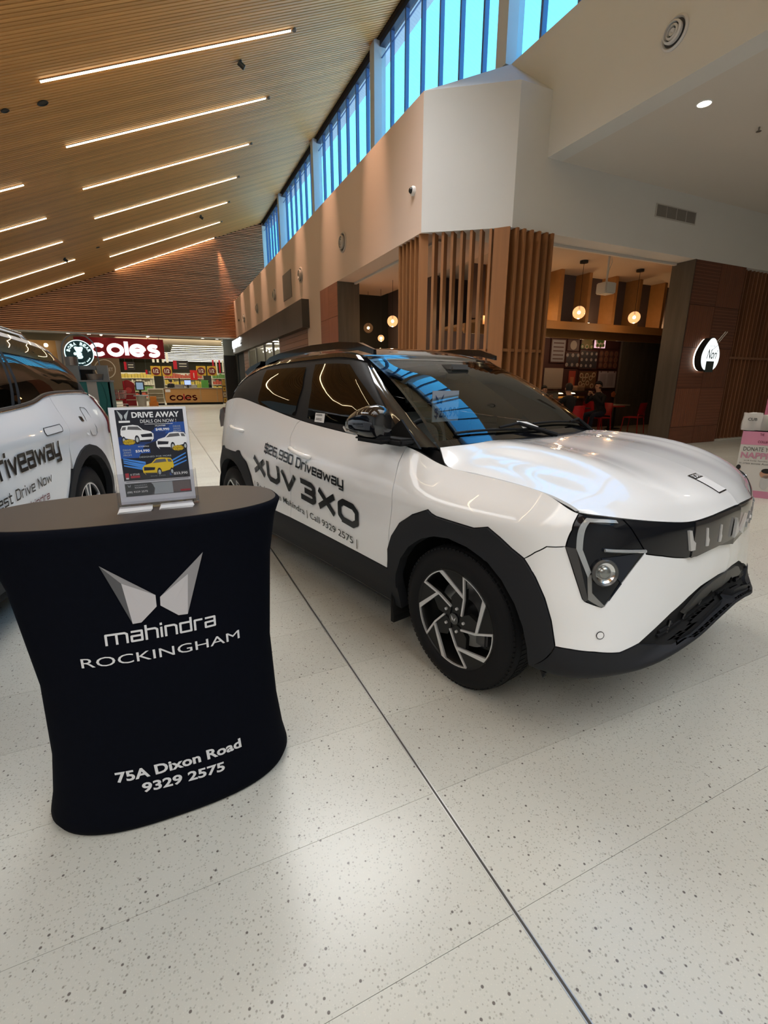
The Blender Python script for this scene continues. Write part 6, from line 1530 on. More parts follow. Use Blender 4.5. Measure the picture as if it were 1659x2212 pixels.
# seated people ------------------------------------------------------------------
M_BLKC = mat('cloth_black', (.008, .008, .010), rough=.9); M_NAVY = mat('cloth_navy', (.010, .014, .032), rough=.9); M_SKIN = mat('skin', (.42, .23, .15), rough=.55); M_HAIR = mat('hair_black', (.006, .005, .005), rough=.6)
def person(name_lab, loc, rz, s=1., mt=M_BLKC, ml=M_NAVY, lean=.12, arms='table', hood=False, turn=0.):
    """seated figure facing +y; pelvis over the chair seat at z .46"""
    t = thing('person', name_lab, 'person', loc, rz)
    J = {}
    V = []; E = []; R = []
    def v(p, r): V.append(tuple(Vector(p)*s)); R.append(r*s); return len(V)-1
    pel = v((0, 0, .56), .135); ab = v((0, lean*.2, .70), .125); ch = v((0, lean*.6, .88), .145); sh = v((0, lean*.9, 1.0), .10); nk = v((0, lean, 1.09), .052); hb_ = v((0, lean+.03, 1.16), .062)
    hm = v((0, lean+.045, 1.23), .088); ht = v((0, lean+.03, 1.30), .070)
    E += [(pel, ab), (ab, ch), (ch, sh), (sh, nk), (nk, hb_), (hb_, hm), (hm, ht)]
    for sx in (-1, 1):
        hp = v((sx*.10, .02, .54), .095); kn = v((sx*.14, .44, .52), .062); sh_ = v((sx*.14, .46, .30), .050); an = v((sx*.14, .44, .09), .036); toe = v((sx*.15, .56, .045), .036)
        E += [(pel, hp), (hp, kn), (kn, sh_), (sh_, an), (an, toe)]
        so = v((sx*.185, lean*.85, .98), .062)
        if arms == 'table': el = v((sx*.25, lean+.16, .78), .045); wr_ = v((sx*.10, lean+.36, .83), .030)
        else: el = v((sx*.26, lean+.14, .80), .045); wr_ = v((sx*.06, lean+.26, 1.04), .030)
        E += [(sh, so), (so, el), (el, wr_)]
        J[sx] = (V[el], V[wr_])
    me = bpy.data.meshes.new('body'); me.from_pydata(V, E, []); o = bpy.data.objects.new('body', me); COL.objects.link(o); o.parent = t
    md = o.modifiers.new('skin', 'SKIN'); md.use_smooth_shade = True
    for i, sv_ in enumerate(me.skin_vertices[0].data): sv_.radius = (R[i], R[i]*(.80 if i in (0, 1, 2) else 1.)); sv_.use_root = (i == 0)
    sb = o.modifiers.new('sub', 'SUBSURF'); sb.levels = 1; sb.render_levels = 1
    dg = bpy.context.evaluated_depsgraph_get(); nm = bpy.data.meshes.new_from_object(o.evaluated_get(dg)); o.modifiers.clear(); o.data = nm
    nm.materials.clear(); 
    for q in (mt, ml, M_SKIN): nm.materials.append(q)
    for p in nm.polygons:
        p.use_smooth = True; c = p.center
        p.material_index = 2 if c.z > 1.09*s else (1 if (c.z < .60*s and c.y > .03*s) else 0)
        if abs((c-Vector(J[1][1])).length) < .05*s or (c-Vector(J[-1][1])).length < .05*s: p.material_index = 2
    # hands with fingers
    for sx in (-1, 1):
        el, wr_ = Vector(J[sx][0]), Vector(J[sx][1]); d = (wr_-el).normalized()
        hb2 = NB(); side = d.cross(Vector((0, 0, 1))).normalized(); up = side.cross(d)
        M = Matrix(((side.x, d.x, up.x, wr_.x), (side.y, d.y, up.y, wr_.y), (side.z, d.z, up.z, wr_.z), (0, 0, 0, 1)))
        box(hb2, -.036*s, .036*s, -.01*s, .075*s, -.013*s, .013*s, M, bev=.008*s)
        for k in range(4):
            x0 = (-.028+.0185*k)*s; L2 = (.062, .072, .068, .052)[k]*s
            tube(hb2, [M @ Vector((x0, .07*s, 0)), M @ Vector((x0, .07*s+L2*.55, -.006*s)), M @ Vector((x0, .07*s+L2*.85, -.026*s))], [.0085*s, .0075*s, .006*s], 6)
        tube(hb2, [M @ Vector((-sx*.030*s, .015*s, 0)), M @ Vector((-sx*.056*s, .045*s, -.004*s)), M @ Vector((-sx*.060*s, .070*s, -.012*s))], [.011*s, .009*s, .007*s], 6)
        obj('hand', hb2, M_SKIN, t, smooth=True)
    # head details: hair cap, nose, ears, eyes
    hc = Vector((0, lean+.04, 1.235))*s
    hr = NB(); bmesh.ops.create_uvsphere(hr, u_segments=20, v_segments=14, radius=1.)
    for q in hr.verts: q.co = Vector((q.co.x*.088*s, q.co.y*.103*s-.012*s, q.co.z*.112*s+.022*s))
    dl = [q for q in hr.verts if (q.co.y > .045*s and q.co.z < .065*s) or q.co.z < (-.05*s if not hood else -.12*s)]
    bmesh.ops.delete(hr, geom=dl, context='VERTS')
    bmesh.ops.translate(hr, verts=hr.verts, vec=hc); obj('hair', hr, M_BLKC if hood else M_HAIR, t, smooth=True)
    for sx in (-1, 1):
        e_ = NB(); bmesh.ops.create_uvsphere(e_, u_segments=8, v_segments=6, radius=.010*s, matrix=Matrix.Translation(hc+Vector((sx*.030, .083, .0))*s)); obj('eye', e_, M_HAIR, t, smooth=True)
        e_ = NB(); bmesh.ops.create_uvsphere(e_, u_segments=8, v_segments=6, radius=.022*s, matrix=Matrix.Translation(hc+Vector((sx*.085, .0, -.005))*s) @ Matrix.Diagonal((.4, .8, 1.3, 1))); obj('ear', e_, M_SKIN, t, smooth=True)
    nn = NB(); lathe(nn, [(.001, .018*s), (.008*s, .0), (.012*s, -.016*s), (.001, -.02*s)], 8, Matrix.Translation(hc+Vector((0, .093, -.018))*s)); obj('nose', nn, M_SKIN, t, smooth=True)
    mo_ = NB(); box(mo_, -.022*s, .022*s, 0, .006*s, -.004*s, .004*s, Matrix.Translation(hc+Vector((0, .080, -.055))*s)); obj('mouth', mo_, mat('lips', (.30, .10, .08)), t)
    return t
person('person in a black jacket seated side on, hand raised to the mouth', (10.95, 9.40, -.02), math.radians(90), 1.06, M_BLKC, M_NAVY, .14, 'raised', True)
person('person in black seated with their back to the mall on the near red chair', (9.05, 8.62, -.02), math.radians(-5), 1.02, M_BLKC, M_BLKC, .14)
person('person seated beyond the table facing the mall, face turned to the left', (9.25, 9.96, -.02), math.radians(185), .98, M_BLKC, M_NAVY, .10, 'raised')
person('small child in navy seated at the left end of the group', (8.30, 9.45, .04), math.radians(-60), .84, M_NAVY, M_NAVY, .08)
# ================================================================ optical shop frontage on the beige wall
M_FAS = mat('fascia_bronze', (.060, .050, .042), rough=.45, metal=.2)
fs = thing('shop_fascia', 'long dark bronze shop fascia projecting from the far part of the beige wall', 'fascia', (0, 0, 0))
fy = [14.70, 18.0, 21.2, 24.4, 27.6, 29.95]
for a, b in zip(fy, fy[1:]): obj('panel', B(4.10, 4.33, a+.006, b-.006, 3.0, 3.80), M_FAS, fs)
obj('core', B(4.13, 4.33, 14.72, 29.9, 3.02, 3.78), M_MATT, fs)
sgn = thing('lettered_sign', 'glowing white lettered sign at the far end of the bronze fascia', 'sign', (4.09, 27.6, 3.40))
text('sign_letters', 'eyewear', lambda u, v: (-.03, 2.2-3.2*u, -.30+.62*v), emat('sign_white', (.95, 1, 1), 5.), sgn, bold=.035)
obj('sign_mount', B(-.012, 0, -1.2, 2.3, -.02, .02), M_MATT, sgn)
fr = thing('shopfront', 'shopfront of timber boards, steel framed windows and dark doorway below the bronze fascia', 'shopfront', (0, 0, 0))
z = 0.0
while z < 3.0:
    obj('board', B(4.33, 4.38, 14.97, 18.85, z+.006, min(z+.165, 3.0)), timber('shopfront_board', (.30, .13, .065), (18, 1, 18), var=.15), fr)
    obj('board', B(4.33, 4.38, 26.2, 27.5, z+.006, min(z+.165, 3.0)), timber('shopfront_board', (.30, .13, .065), (18, 1, 18), var=.15), fr); z += .17
for y in (18.9, 20.2, 22.0, 24.0, 26.1): obj('window_frame', B(4.33, 4.41, y-.06, y+.06, 0, 3.0), mat('frame_steel', (.28, .26, .23), rough=.35, metal=.5), fr)
for a, b in ((18.96, 20.14), (20.26, 21.94), (22.06, 23.94), (24.06, 26.04)): obj('pane', poly([(4.37, a, .1), (4.37, b, .1), (4.37, b, 2.95), (4.37, a, 2.95)]), glassmat('shop_glass', (.85, .88, .86)), fr)
obj('doorway', B(4.36, 4.40, 27.5, 29.75, 0, 3.0), M_NBLK, fr); obj('door_frame', B(4.33, 4.36, 27.5, 27.56, 0, 3.0), M_GUN, fr)
si = sempty('wall_optical_shop', (0, 0, 0))
obj('interior', B(8.0, 8.1, 14.9, 27.4, 0, 3.6), mat('shop_pale', (.55, .50, .42)), si); obj('interior_end', B(4.6, 8.0, 27.3, 27.4, 0, 3.6), mat('shop_pale', (.55, .50, .42)), si); obj('interior_ceiling', B(4.45, 8.1, 14.9, 27.4, 3.5, 3.55), M_CEILW, si); obj('interior_start', B(4.4, 8.1, 14.8, 14.9, 0, 3.6), M_CEILW, si); obj('rear_infill', B(8.1, 17.2, 13.9, 14.0, 0, 4.0), M_NBLK, si)
for k in range(6):
    t = thing('tube_light', 'fluorescent tube light inside the framed shopfront windows, %s from the timber boards' % ['first', 'second', 'third', 'fourth', 'fifth', 'sixth'][k], 'ceiling light', (6.2, 19.2+1.5*k, 3.45), 0, 'tube lights inside the optical shop'); obj('tube', B(-1.2, 1.2, -.07, .07, -.04, 0), emat('shop_tube', (1, .95, .8), 6.), t); obj('tray', B(-1.25, 1.25, -.10, .10, 0, .04), M_CEILW, t)

# ================================================================ supermarket front at the far end
M_CRW = mat('store_white', (.62, .58, .46), rough=.6); M_CRED = mat('store_red', (.38, .004, .016), rough=.45); M_LTW = mat('desk_timber', (.48, .24, .075), rough=.5, noise=((1, 8, 8), .12))
YS = 31.0
st = sempty('wall_supermarket', (0, 0, 0))
obj('back_wall', B(XL, 12.0, 79.9, 80, 0, 4.4), M_CRW, st); obj('left_wall', B(XL-.2, XL, 29.9, 80, 0, 4.4), M_CRW, st); obj('right_wall', B(12.0, 12.1, 31.2, 80, 0, 4.4), M_CRW, st)
struct('ceiling_supermarket', poly([(XL, 30.0, 3.96), (8, 30.0, 3.96), (8, 32.6, 3.96), (XL, 32.6, 3.96)]), M_CEILW)
struct('ceiling_store', poly([(XL, 32.6, 4.35), (12, 32.6, 4.35), (12, 80, 4.35), (XL, 80, 4.35)]), mat('store_ceiling', (.40, .36, .24), rough=.8))
obj('front_wall', B(8.0, 12.1, 31.2, 31.3, 0, 4.4), M_CRW, st); obj('soffit_infill', poly([(XL-.2, 29.8, 3.97), (4.4, 29.8, 3.97), (4.4, 30.1, 3.97), (XL-.2, 30.1, 3.97)]), M_CEILW, st); obj('upper_closing', B(XL-.3, 12.2, 32.5, 32.56, 3.9, 4.5), M_CRW, st)
struct('trim_24', B(XL, 3.7, 31.7, 31.8, 3.60, 3.97), mat('store_bulkhead', (.30, .24, .15), rough=.7))
struct('trim_25', B(XL, 8, 32.55, 32.65, 3.9, 4.4), mat('store_bulkhead', (.30, .24, .15), rough=.7))
pr = sempty('wall_pier', (0, 0, 0))
obj('pier_upper', B(3.69, 4.33, 30.9, 31.3, 3.0, 3.96), mat('pier_pale', (.40, .45, .45), rough=.6), pr); obj('pier_lower', B(3.67, 4.60, 30.88, 31.3, 0, 3.0), mat('pier_dark', (.022, .022, .026), rough=.5), pr); obj('side_wall', B(4.33, 8.0, 29.9, 31.3, 0, 4.0), M_NBLK, pr)
for k, (x, y, lab) in enumerate(((-6.18, 30.9, 'first'), (-4.19, 31.3, 'second'), (-3.23, 31.35, 'third'), (-.33, 31.4, 'fourth'), (2.60, 31.35, 'fifth'), (3.42, 31.4, 'sixth'))):
    downlight((x, y, 3.96), .10, 'small warm downlight over the supermarket entrance, %s from the left' % lab, 12 if k in (2, 3) else 0, grp='downlights over the supermarket entrance', em=10.)
# red sign with white letters
sg2 = thing('supermarket_sign', 'long red sign board with big glowing white letters over the supermarket entrance', 'sign', (0, YS, 0))
obj('board', B(-3.95, .42, 0, .18, 2.72, 3.78), M_CRED, sg2)
stroke_text('sign_letters', 'coles', lambda u, v: (-3.30+3.48*u, -.02, 2.80+.80*v), 3.48, .80, .20, emat('sign_letters_white', (1, 1, 1), 2.6), sg2, table=_rd, gap=.30)
for x in (-2.6, -.35):
    obj('sign_lamp_arm', cyl(NB(), (x, -.02, 3.74), (x, -.35, 3.90), .015, seg=6), M_CRED, sg2); obj('sign_lamp', cyl(NB(), (x, -.38, 3.93), (x, -.34, 3.88), .06, seg=12), emat('sign_lamp', (1, .75, .45), 12.), sg2)
for x in (-3.2, .2): obj('hanger', cyl(NB(), (x, .1, 3.78), (x, .1, 3.96), .015, seg=6), M_GUN, sg2)
# fluorescent rows
yb = 34.4; ords = ['first', 'second', 'third', 'fourth', 'fifth', 'sixth', 'seventh', 'eighth', 'ninth', 'tenth', 'eleventh', 'twelfth', 'thirteenth', 'fourteenth', 'fifteenth']
for k in range(15):
    x0, x1 = (-7.5, 11.5) if k < 2 else (1.2 if k < 8 else .6, 11.5)
    t = thing('store_light', 'fluorescent row on the supermarket ceiling, %s back from the entrance' % ords[k], 'ceiling light', ((x0+x1)/2, yb, 4.33), 0, 'fluorescent rows in the supermarket')
    h2 = (x1-x0)/2; obj('tray', B(-h2, h2, -.12, .12, -.03, .02), M_CRW, t); obj('tube', B(-h2+.03, h2-.03, -.09, .09, -.06, -.03), emat('store_tube', (1, .96, .78), 4.0), t)
    yb += 1.9+.12*k
for k in range(6):
    for sx in (0, 1):
        bm = NB(); bmesh.ops.create_uvsphere(bm, u_segments=10, v_segments=6, radius=.09, matrix=Matrix.Translation((0, 0, 0)))
        tag(obj('ball_light', bm, emat('ball_light', (1, .97, .85), 6.), None, True), 'small round light in the double row on the store ceiling, %s pair, %s one' % (ords[k], ['left', 'right'][sx]), 'ceiling light', 'double row of round lights').location = (-.35+.55*sx-.10*k, 37.5+1.7*k, 4.20)
area('store_fill_light', (0, 38, 4.2), (9, 9), 700, (1, .95, .80)); area('store_fill_light', (1, 32.0, 3.9), (6, 1.0), 110, (1, .92, .78))  # fill lights added to brighten the store interior
# wall of products, shelves
for k, (x0, x1, y) in enumerate(((-8.5, -4.5, 44), (-3.8, -.4, 43), (.3, 3.4, 44), (4.0, 7.6, 43.5))):
    t = thing('store_shelving', 'stocked supermarket shelving bay, %s from the left at the back of the store' % ['first', 'second', 'third', 'fourth'][k], 'shelves', ((x0+x1)/2, y, 0)); w2 = (x1-x0)/2
    obj('back', B(-w2, w2, 0, .1, 0, 2.2), M_CRW, t)
    for j in range(4):
        obj('shelf', B(-w2, w2, -.5, 0, .25+.5*j, .28+.5*j), M_CRW, t)
        bm = NB(); x = -w2+.08
        while x < w2-.2:
            w_ = random.uniform(.12, .28); box(bm, x, x+w_-.02, -.46, -.1, .28+.5*j, .28+.5*j+random.uniform(.2, .4)); x += w_
        g = obj('products', bm, mat(['prod_yellow', 'prod_red', 'prod_green', 'prod_cream'][(j+k) % 4], [(.45, .32, .05), (.35, .06, .03), (.10, .20, .05), (.45, .40, .30)][(j+k) % 4]), t); g['kind'] = 'stuff'
# service desk
ds = thing('service_desk', 'timber fronted service desk with dark red lettering at the supermarket entrance', 'desk', (0, 34.3, 0))
for a, b in ((.20, 2.36), (2.39, 3.42), (3.45, 3.80)): obj('front_panel', B(a, b, 0, .04, .14, 1.03), M_LTW, ds)
obj('worktop', B(.18, 3.82, -.04, .75, 1.03, 1.08), mat('desk_top', (.28, .24, .20), rough=.4), ds); obj('carcass', B(.22, 3.78, .04, .7, .14, 1.03), M_CRW, ds); obj('kickboard', B(.25, 3.78, .06, .7, 0, .14), M_MATT, ds)
stroke_text('desk_letters', 'coles', lambda u, v: (.46+1.68*u, -.008, .28+.40*v), 1.68, .40, .075, M_CRED, ds, table=_rd, gap=.22)
obj('notice', B(.25, .55, -.008, 0, .82, 1.0), mat('label_paper', (.7, .7, .7)), ds)
dk2 = thing('display_cabinet', 'low cream open display cabinet beside the timber desk', 'cabinet', (-.30, 34.3, 0))
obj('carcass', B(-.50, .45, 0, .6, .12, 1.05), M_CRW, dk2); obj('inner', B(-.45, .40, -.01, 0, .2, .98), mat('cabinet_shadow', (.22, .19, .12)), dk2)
for z in (.45, .72): obj('shelf', B(-.45, .40, -.06, 0, z, z+.03), M_CRW, dk2)
obj('base', B(-.48, .43, .02, .6, 0, .12), M_MATT, dk2)
def mon(x, y, z, w_, h_, lab, col, es):
    t = thing('screen', lab, 'screen', (x, y, z)); obj('housing', B(-w_/2, w_/2, -.03, .03, 0, h_, bev=.01), M_MATT, t); obj('display', B(-w_/2+.02, w_/2-.02, -.034, -.03, .02, h_-.02), emat('screen_%s' % lab[:6].strip(), col, es), t); obj('stand', B(-.04, .04, -.02, .02, -.18, 0), M_MATT, t); return t
mon(1.66, 34.6, 1.26, .42, .32, 'blue lit till screen on the service desk', (.35, .45, 1.), 1.6)
t = thing('till_station', 'grey till station with scanner behind the service desk', 'till', (1.3, 34.7, 1.08)); obj('body', B(-.45, .15, 0, .3, 0, .22), mat('till_grey', (.25, .23, .22)), t); obj('scanner_post', B(-.15, -.08, .1, .15, .22, .62), M_MATT, t); obj('cash_drawer', B(.2, .9, 0, .3, 0, .16), mat('till_pale', (.42, .40, .38)), t)
t = thing('red_poster_stand', 'red square poster standing above the service desk', 'poster', (2.15, 35.1, 1.6)); obj('sheet', B(-.25, .20, 0, .03, 0, .62), mat('poster_bright_red', (.60, .01, .01)), t); obj('white_figure', B(-.05, .0, -.01, 0, .12, .45), M_CRW, t); obj('post', B(-.02, .02, .03, .06, -.52, .1), M_GUN, t)
t = thing('green_gift_stand', 'green and white product stand on the service desk', 'display', (2.75, 34.7, 1.08)); obj('panel', B(-.22, .22, 0, .2, 0, .50), mat('stand_green', (.10, .33, .06)), t); obj('yellow_box', B(-.50, -.25, 0, .2, 0, .25), mat('stand_yellow', (.45, .45, .05)), t)
for (x, z, w_, h_, lab) in ((-1.70, 2.22, .62, .5, 'black hanging sign with a red end below the left of the red board'), (1.42, 2.30, .95, .55, 'black hanging sign with a red end right of the red board'), (-.55, 1.95, .5, .28, 'small dark hanging sign in the middle of the store'), (.55, 1.95, .6, .32, 'small dark hanging sign with red end behind the posters')):
    t = thing('hanging_sign', lab, 'sign', (x, 36.0, z)); obj('board', B(-w_/2, w_/2, 0, .04, 0, h_), mat('sign_black', (.015, .012, .012)), t); obj('red_end', B(-w_/2, -w_/2+w_*.24, -.01, 0, 0, h_), M_CRED, t)
    for k in range(2): obj('sign_line', B(-w_*.12, w_*.38, -.012, 0, h_*(.3+.3*k), h_*(.38+.3*k)), M_CRW, t)
    for sx in (-1, 1): obj('wire', cyl(NB(), (sx*w_*.4, .02, h_), (sx*w_*.4, .02, 4.33-z), .006, seg=5), M_GUN, t)
for k, (x, z, lab) in enumerate(((-.16, 1.86, 'first'), (.62-.12, 1.86, 'second'), (2.62, 1.90, 'third'), (3.32, 1.90, 'fourth'))):
    t = thing('discount_poster', 'yellow hanging poster with a dark red half-price disc, %s from the left' % lab, 'poster', (x, 35.2, z), 0, 'yellow half-price posters')
    obj('sheet', B(-.30, .30, 0, .03, -.02, .60), mat('poster_yellow', (.58, .34, .03)), t); obj('disc', cyl(NB(), (0, 0, .28), (0, -.012, .28), .25, seg=24), mat('disc_maroon', (.14, .012, .01)), t)
    text('disc_text', '1/2', lambda u, v: (-.15+.30*u, -.016, .17+.24*v), M_CRW, t, bold=.03); obj('wire', cyl(NB(), (0, .01, .6), (0, .01, 4.33-z), .006, seg=5), M_GUN, t)
for k, x in enumerate((-.25, .02, .35, .62)): tag(obj('ceiling_banner', B(x-.07, x+.07, 36.8, 36.83, 2.75, 3.4), M_CRW), 'narrow cream hanging banner above the posters, %s from the left' % ['first', 'second', 'third', 'fourth'][k], 'banner', 'cream banners in the supermarket')
for k in range(5): tag(obj('striped_banner', B(3.55+.22*k, 3.66+.22*k, 37.0, 37.03, 2.0+.05*k, 3.0), [M_CRED, M_CRW][k % 2]), 'narrow striped hanging banner at the right of the store, %s from the left' % ['first', 'second', 'third', 'fourth', 'fifth'][k], 'banner', 'striped banners at the right of the store')
t = thing('market_sign', 'round pale market sign on the tan wall behind the drinks kiosk', 'sign', (-2.9, 33.5, 2.2)); obj('panel', B(-.95, .8, .0, .06, -1.2, 1.0), mat('sign_tan', (.22, .16, .09)), t); obj('ring', lathe(NB(), [(.50, 0), (.53, .02), (.56, 0)], 28, Matrix(((1, 0, 0, 0), (0, 0, -1, 0), (0, 1, 0, 0), (0, 0, 0, 1)))), M_CRW, t)
text('sign_lettering', 'MARKET', lambda u, v: (-.42+.84*u, -.02, -.12+.20*v), M_CRW, t, bold=.02)
# people in the store: two standing behind the desk
def bust(lab, x, y, hgt, col):
    t = thing('person', lab, 'person', (x, y, 0)); s = hgt/1.7
    V = [(0, 0, .92), (0, 0, 1.15), (0, 0, 1.34), (0, 0, 1.46), (0, 0, 1.54), (0, 0, 1.62), (-.10, 0, .85), (-.10, 0, .48), (-.10, .0, .06), (.10, 0, .85), (.10, 0, .48), (.10, 0, .06), (-.19, 0, 1.38), (-.23, 0, 1.12), (-.16, -.18, .98), (.19, 0, 1.38), (.23, 0, 1.12), (.16, -.18, .98)]
    E = [(0, 1), (1, 2), (2, 3), (3, 4), (4, 5), (0, 6), (6, 7), (7, 8), (0, 9), (9, 10), (10, 11), (2, 12), (12, 13), (13, 14), (2, 15), (15, 16), (16, 17)]; R = [.14, .13, .15, .055, .085, .085, .09, .06, .04, .09, .06, .04, .06, .045, .03, .06, .045, .03]
    me = bpy.data.meshes.new('body'); me.from_pydata([tuple(Vector(p)*s) for p in V], E, []); o = bpy.data.objects.new('body', me); COL.objects.link(o); o.parent = t
    md = o.modifiers.new('skin', 'SKIN')
    for i, q in enumerate(me.skin_vertices[0].data): q.radius = (R[i]*s, R[i]*s); q.use_root = i == 0
    o.modifiers.new('sub', 'SUBSURF').levels = 1
    nm = bpy.data.meshes.new_from_object(o.evaluated_get(bpy.context.evaluated_depsgraph_get())); o.modifiers.clear(); o.data = nm; nm.materials.clear(); nm.materials.append(col); nm.materials.append(M_SKIN)
    for p in nm.polygons:
        p.use_smooth = True; p.material_index = 1 if p.center.z > 1.44*s else 0
    hr = NB(); bmesh.ops.create_uvsphere(hr, u_segments=12, v_segments=8, radius=.115*s, matrix=Matrix.Translation((0, .02*s, 1.63*s))); obj('hair', hr, M_HAIR, t, smooth=True)
bust('distant shopper in black at the left end of the service desk', .66, 35.6, 1.60, M_BLKC)
bust('distant person in a black hooded top behind the right half of the service desk', 3.0, 35.5, 1.55, M_BLKC)
# specials stand, bin, kiosk, trolley, cone
sp2 = thing('specials_stand', 'yellow cardboard specials stand with gift card pockets by the dark pier', 'display stand', (4.12, 33.0, 0))
obj('back', B(-.46, .46, 0, .3, .10, 1.62), mat('stand_dark', (.05, .02, .02)), sp2); obj('header', B(-.46, .46, -.04, 0, 1.22, 1.62), mat('card_yellow', (.52, .30, .06)), sp2)
text('header_text', 'SPECIALS', lambda u, v: (-.28+.56*u, -.048, 1.36+.12*v), M_MATT, sp2, bold=.02)
for j in range(3):
    for i in range(4): obj('card_pocket', B(-.44+.22*i, -.25+.22*i, -.05, 0, .16+.35*j, .46+.35*j), mat(['pocket_yellow', 'pocket_cream'][(i+j) % 2], [(.50, .28, .04), (.50, .40, .26)][(i+j) % 2]), sp2); obj('card_mark', B(-.38+.22*i, -.31+.22*i, -.055, -.05, .25+.35*j, .36+.35*j), mat('pocket_mark', (.16, .08, .02)), sp2)
t = thing('rubbish_bin', 'white bin with a grey lid left of the cream cabinet', 'bin', (-1.16, 33.5, 0)); obj('bin_body', lathe(NB(), [(.001, 0), (.24, 0), (.28, .62), (.001, .62)], 24), mat('bin_white', (.45, .42, .36)), t, smooth=40); obj('bin_lid', lathe(NB(), [(.001, .68), (.42, .66), (.44, .60), (.3, .60)], 24), mat('bin_grey', (.22, .25, .26)), t, smooth=40)
t = thing('checkout_kiosk', 'self service kiosk with a tilted blue-grey screen above the white bin', 'kiosk', (-1.2, 34.0, 0)); obj('screen_frame', B(-.25, .28, 0, .06, .95, 1.5, bev=.02), mat('kiosk_frame', (.04, .04, .045)), t); obj('display', B(-.18, .20, -.01, 0, 1.0, 1.42), emat('kiosk_display', (.30, .42, .55), .8), t); obj('post', B(-.06, .06, .02, .1, 0, .95), M_MATT, t)
t = thing('confectionery_stand', 'tall dark red confectionery display stand', 'display stand', (-1.85, 34.2, 0)); obj('body', B(-.42, .35, 0, .4, 0, 1.35), mat('stand_red', (.24, .01, .015)), t); obj('arched_top', prism(NB(), [(-.42+.77*k/10, 1.35+.22*math.sin(math.pi*k/10)) for k in range(11)], 0, .4, Matrix(((1, 0, 0, 0), (0, 0, 1, 0), (0, 1, 0, 0), (0, 0, 0, 1)))), mat('stand_red', (.24, .01, .015)), t); obj('oval_badge', cyl(NB(), (0, 0, .95), (0, -.02, .95), .18, seg=20), mat('badge_red', (.45, .05, .05)), t)
for z in (.35, .7): obj('shelf_edge', B(-.42, .35, -.03, 0, z, z+.03), M_CRW, t)
t = thing('orange_product_stack', 'small stack of orange boxes beside the white bin', 'boxes', (-.50, 33.3, 0)); obj('crate', B(-.26, .26, -.2, .2, 0, .24), mat('crate_orange', (.50, .16, .02)), t); obj('crate', B(-.18, .18, -.16, .16, .24, .58), mat('crate_orange', (.50, .16, .02)), t)
tr = thing('shopping_trolley', 'wire shopping trolley with red handle at the supermarket entrance', 'trolley', (-2.35, 33.1, 0), .15)
M_WIRE = mat('trolley_wire', (.40, .36, .34), rough=.3, metal=.8)
bm = NB()
for k in range(9):
    f_ = k/8; tube(bm, [(-.42+.84*f_, -.26, 1.0-.06*f_), (-.36+.72*f_, -.2, .50), (-.36+.72*f_, .2, .50), (-.42+.84*f_, .26, 1.0-.06*f_)], .006, 4)
for k in range(6):
    f_ = k/5; z = .5+.48*f_; w_ = .2+.06*f_; a_ = .36+.06*f_; tube(bm, [(-a_, -w_, z), (a_, -w_, z-.06*f_), (a_, w_, z-.06*f_), (-a_, w_, z)], .006, 4, closed=True)
g = obj('basket_wires', bm, M_WIRE, tr); g['kind'] = 'stuff'
obj('chassis', tube(NB(), [(-.40, -.24, .98), (-.30, -.24, .45), (-.38, -.24, .14), (.42, -.18, .14), (.42, .18, .14), (-.38, .24, .14), (-.30, .24, .45), (-.40, .24, .98)], .014, 6), M_WIRE, tr)
obj('handle', cyl(NB(), (-.50, -.26, 1.04), (-.50, .26, 1.04), .02, seg=10), M_CRED, tr)
for a in (-.34, .38):
    for b in (-.2, .2): obj('castor', cyl(NB(), (a, b-.015, .06), (a, b+.015, .06), .06, seg=14), M_MATT, tr)
# row of shelves of red and black clutter behind the trolley
t = thing('trolley_bay', 'dark red trolley bay barrier behind the wire trolley', 'barrier', (-2.6, 34.0, 0))
for z in (.35, .75, 1.15): obj('bar', B(-.6, .55, 0, .05, z, z+.05), M_CRED, t)
for x in (-.6, .5): obj('post', B(x, x+.06, 0, .06, 0, 1.5), M_CRED, t)
for k in range(3): obj('banner_panel', B(-.55+.38*k, -.22+.38*k, .05, .08, .4, 1.5), mat('bay_red_dark', (.16, .02, .02)), t)
# lamps in the shop left of the supermarket
t = thing('restaurant_backdrop', 'tan timber shop interior behind the left car, with small hanging lamps', 'shop interior', (-6.2, 33.0, 0)); obj('tan_panel', B(-2.6, 1.15, 0, .1, 0, 3.9), mat('interior_tan', (.26, .16, .06), noise=((2, 2, 2), .3)), t); obj('grey_column', B(1.15, 1.95, -.3, .1, 0, 3.9), mat('column_grey', (.33, .31, .30)), t)
for (x, z) in ((-.15, 3.62), (.72, 3.4), (.05, 3.0), (.62, 2.75), (-1.3, 3.3)):
    bm = NB(); bmesh.ops.create_uvsphere(bm, u_segments=10, v_segments=8, radius=.10, matrix=Matrix.Translation((x, -.5, z))); obj('lamp_bulb', bm, emat('cafe_bulb', (1, .72, .42), 14.), t, smooth=True)
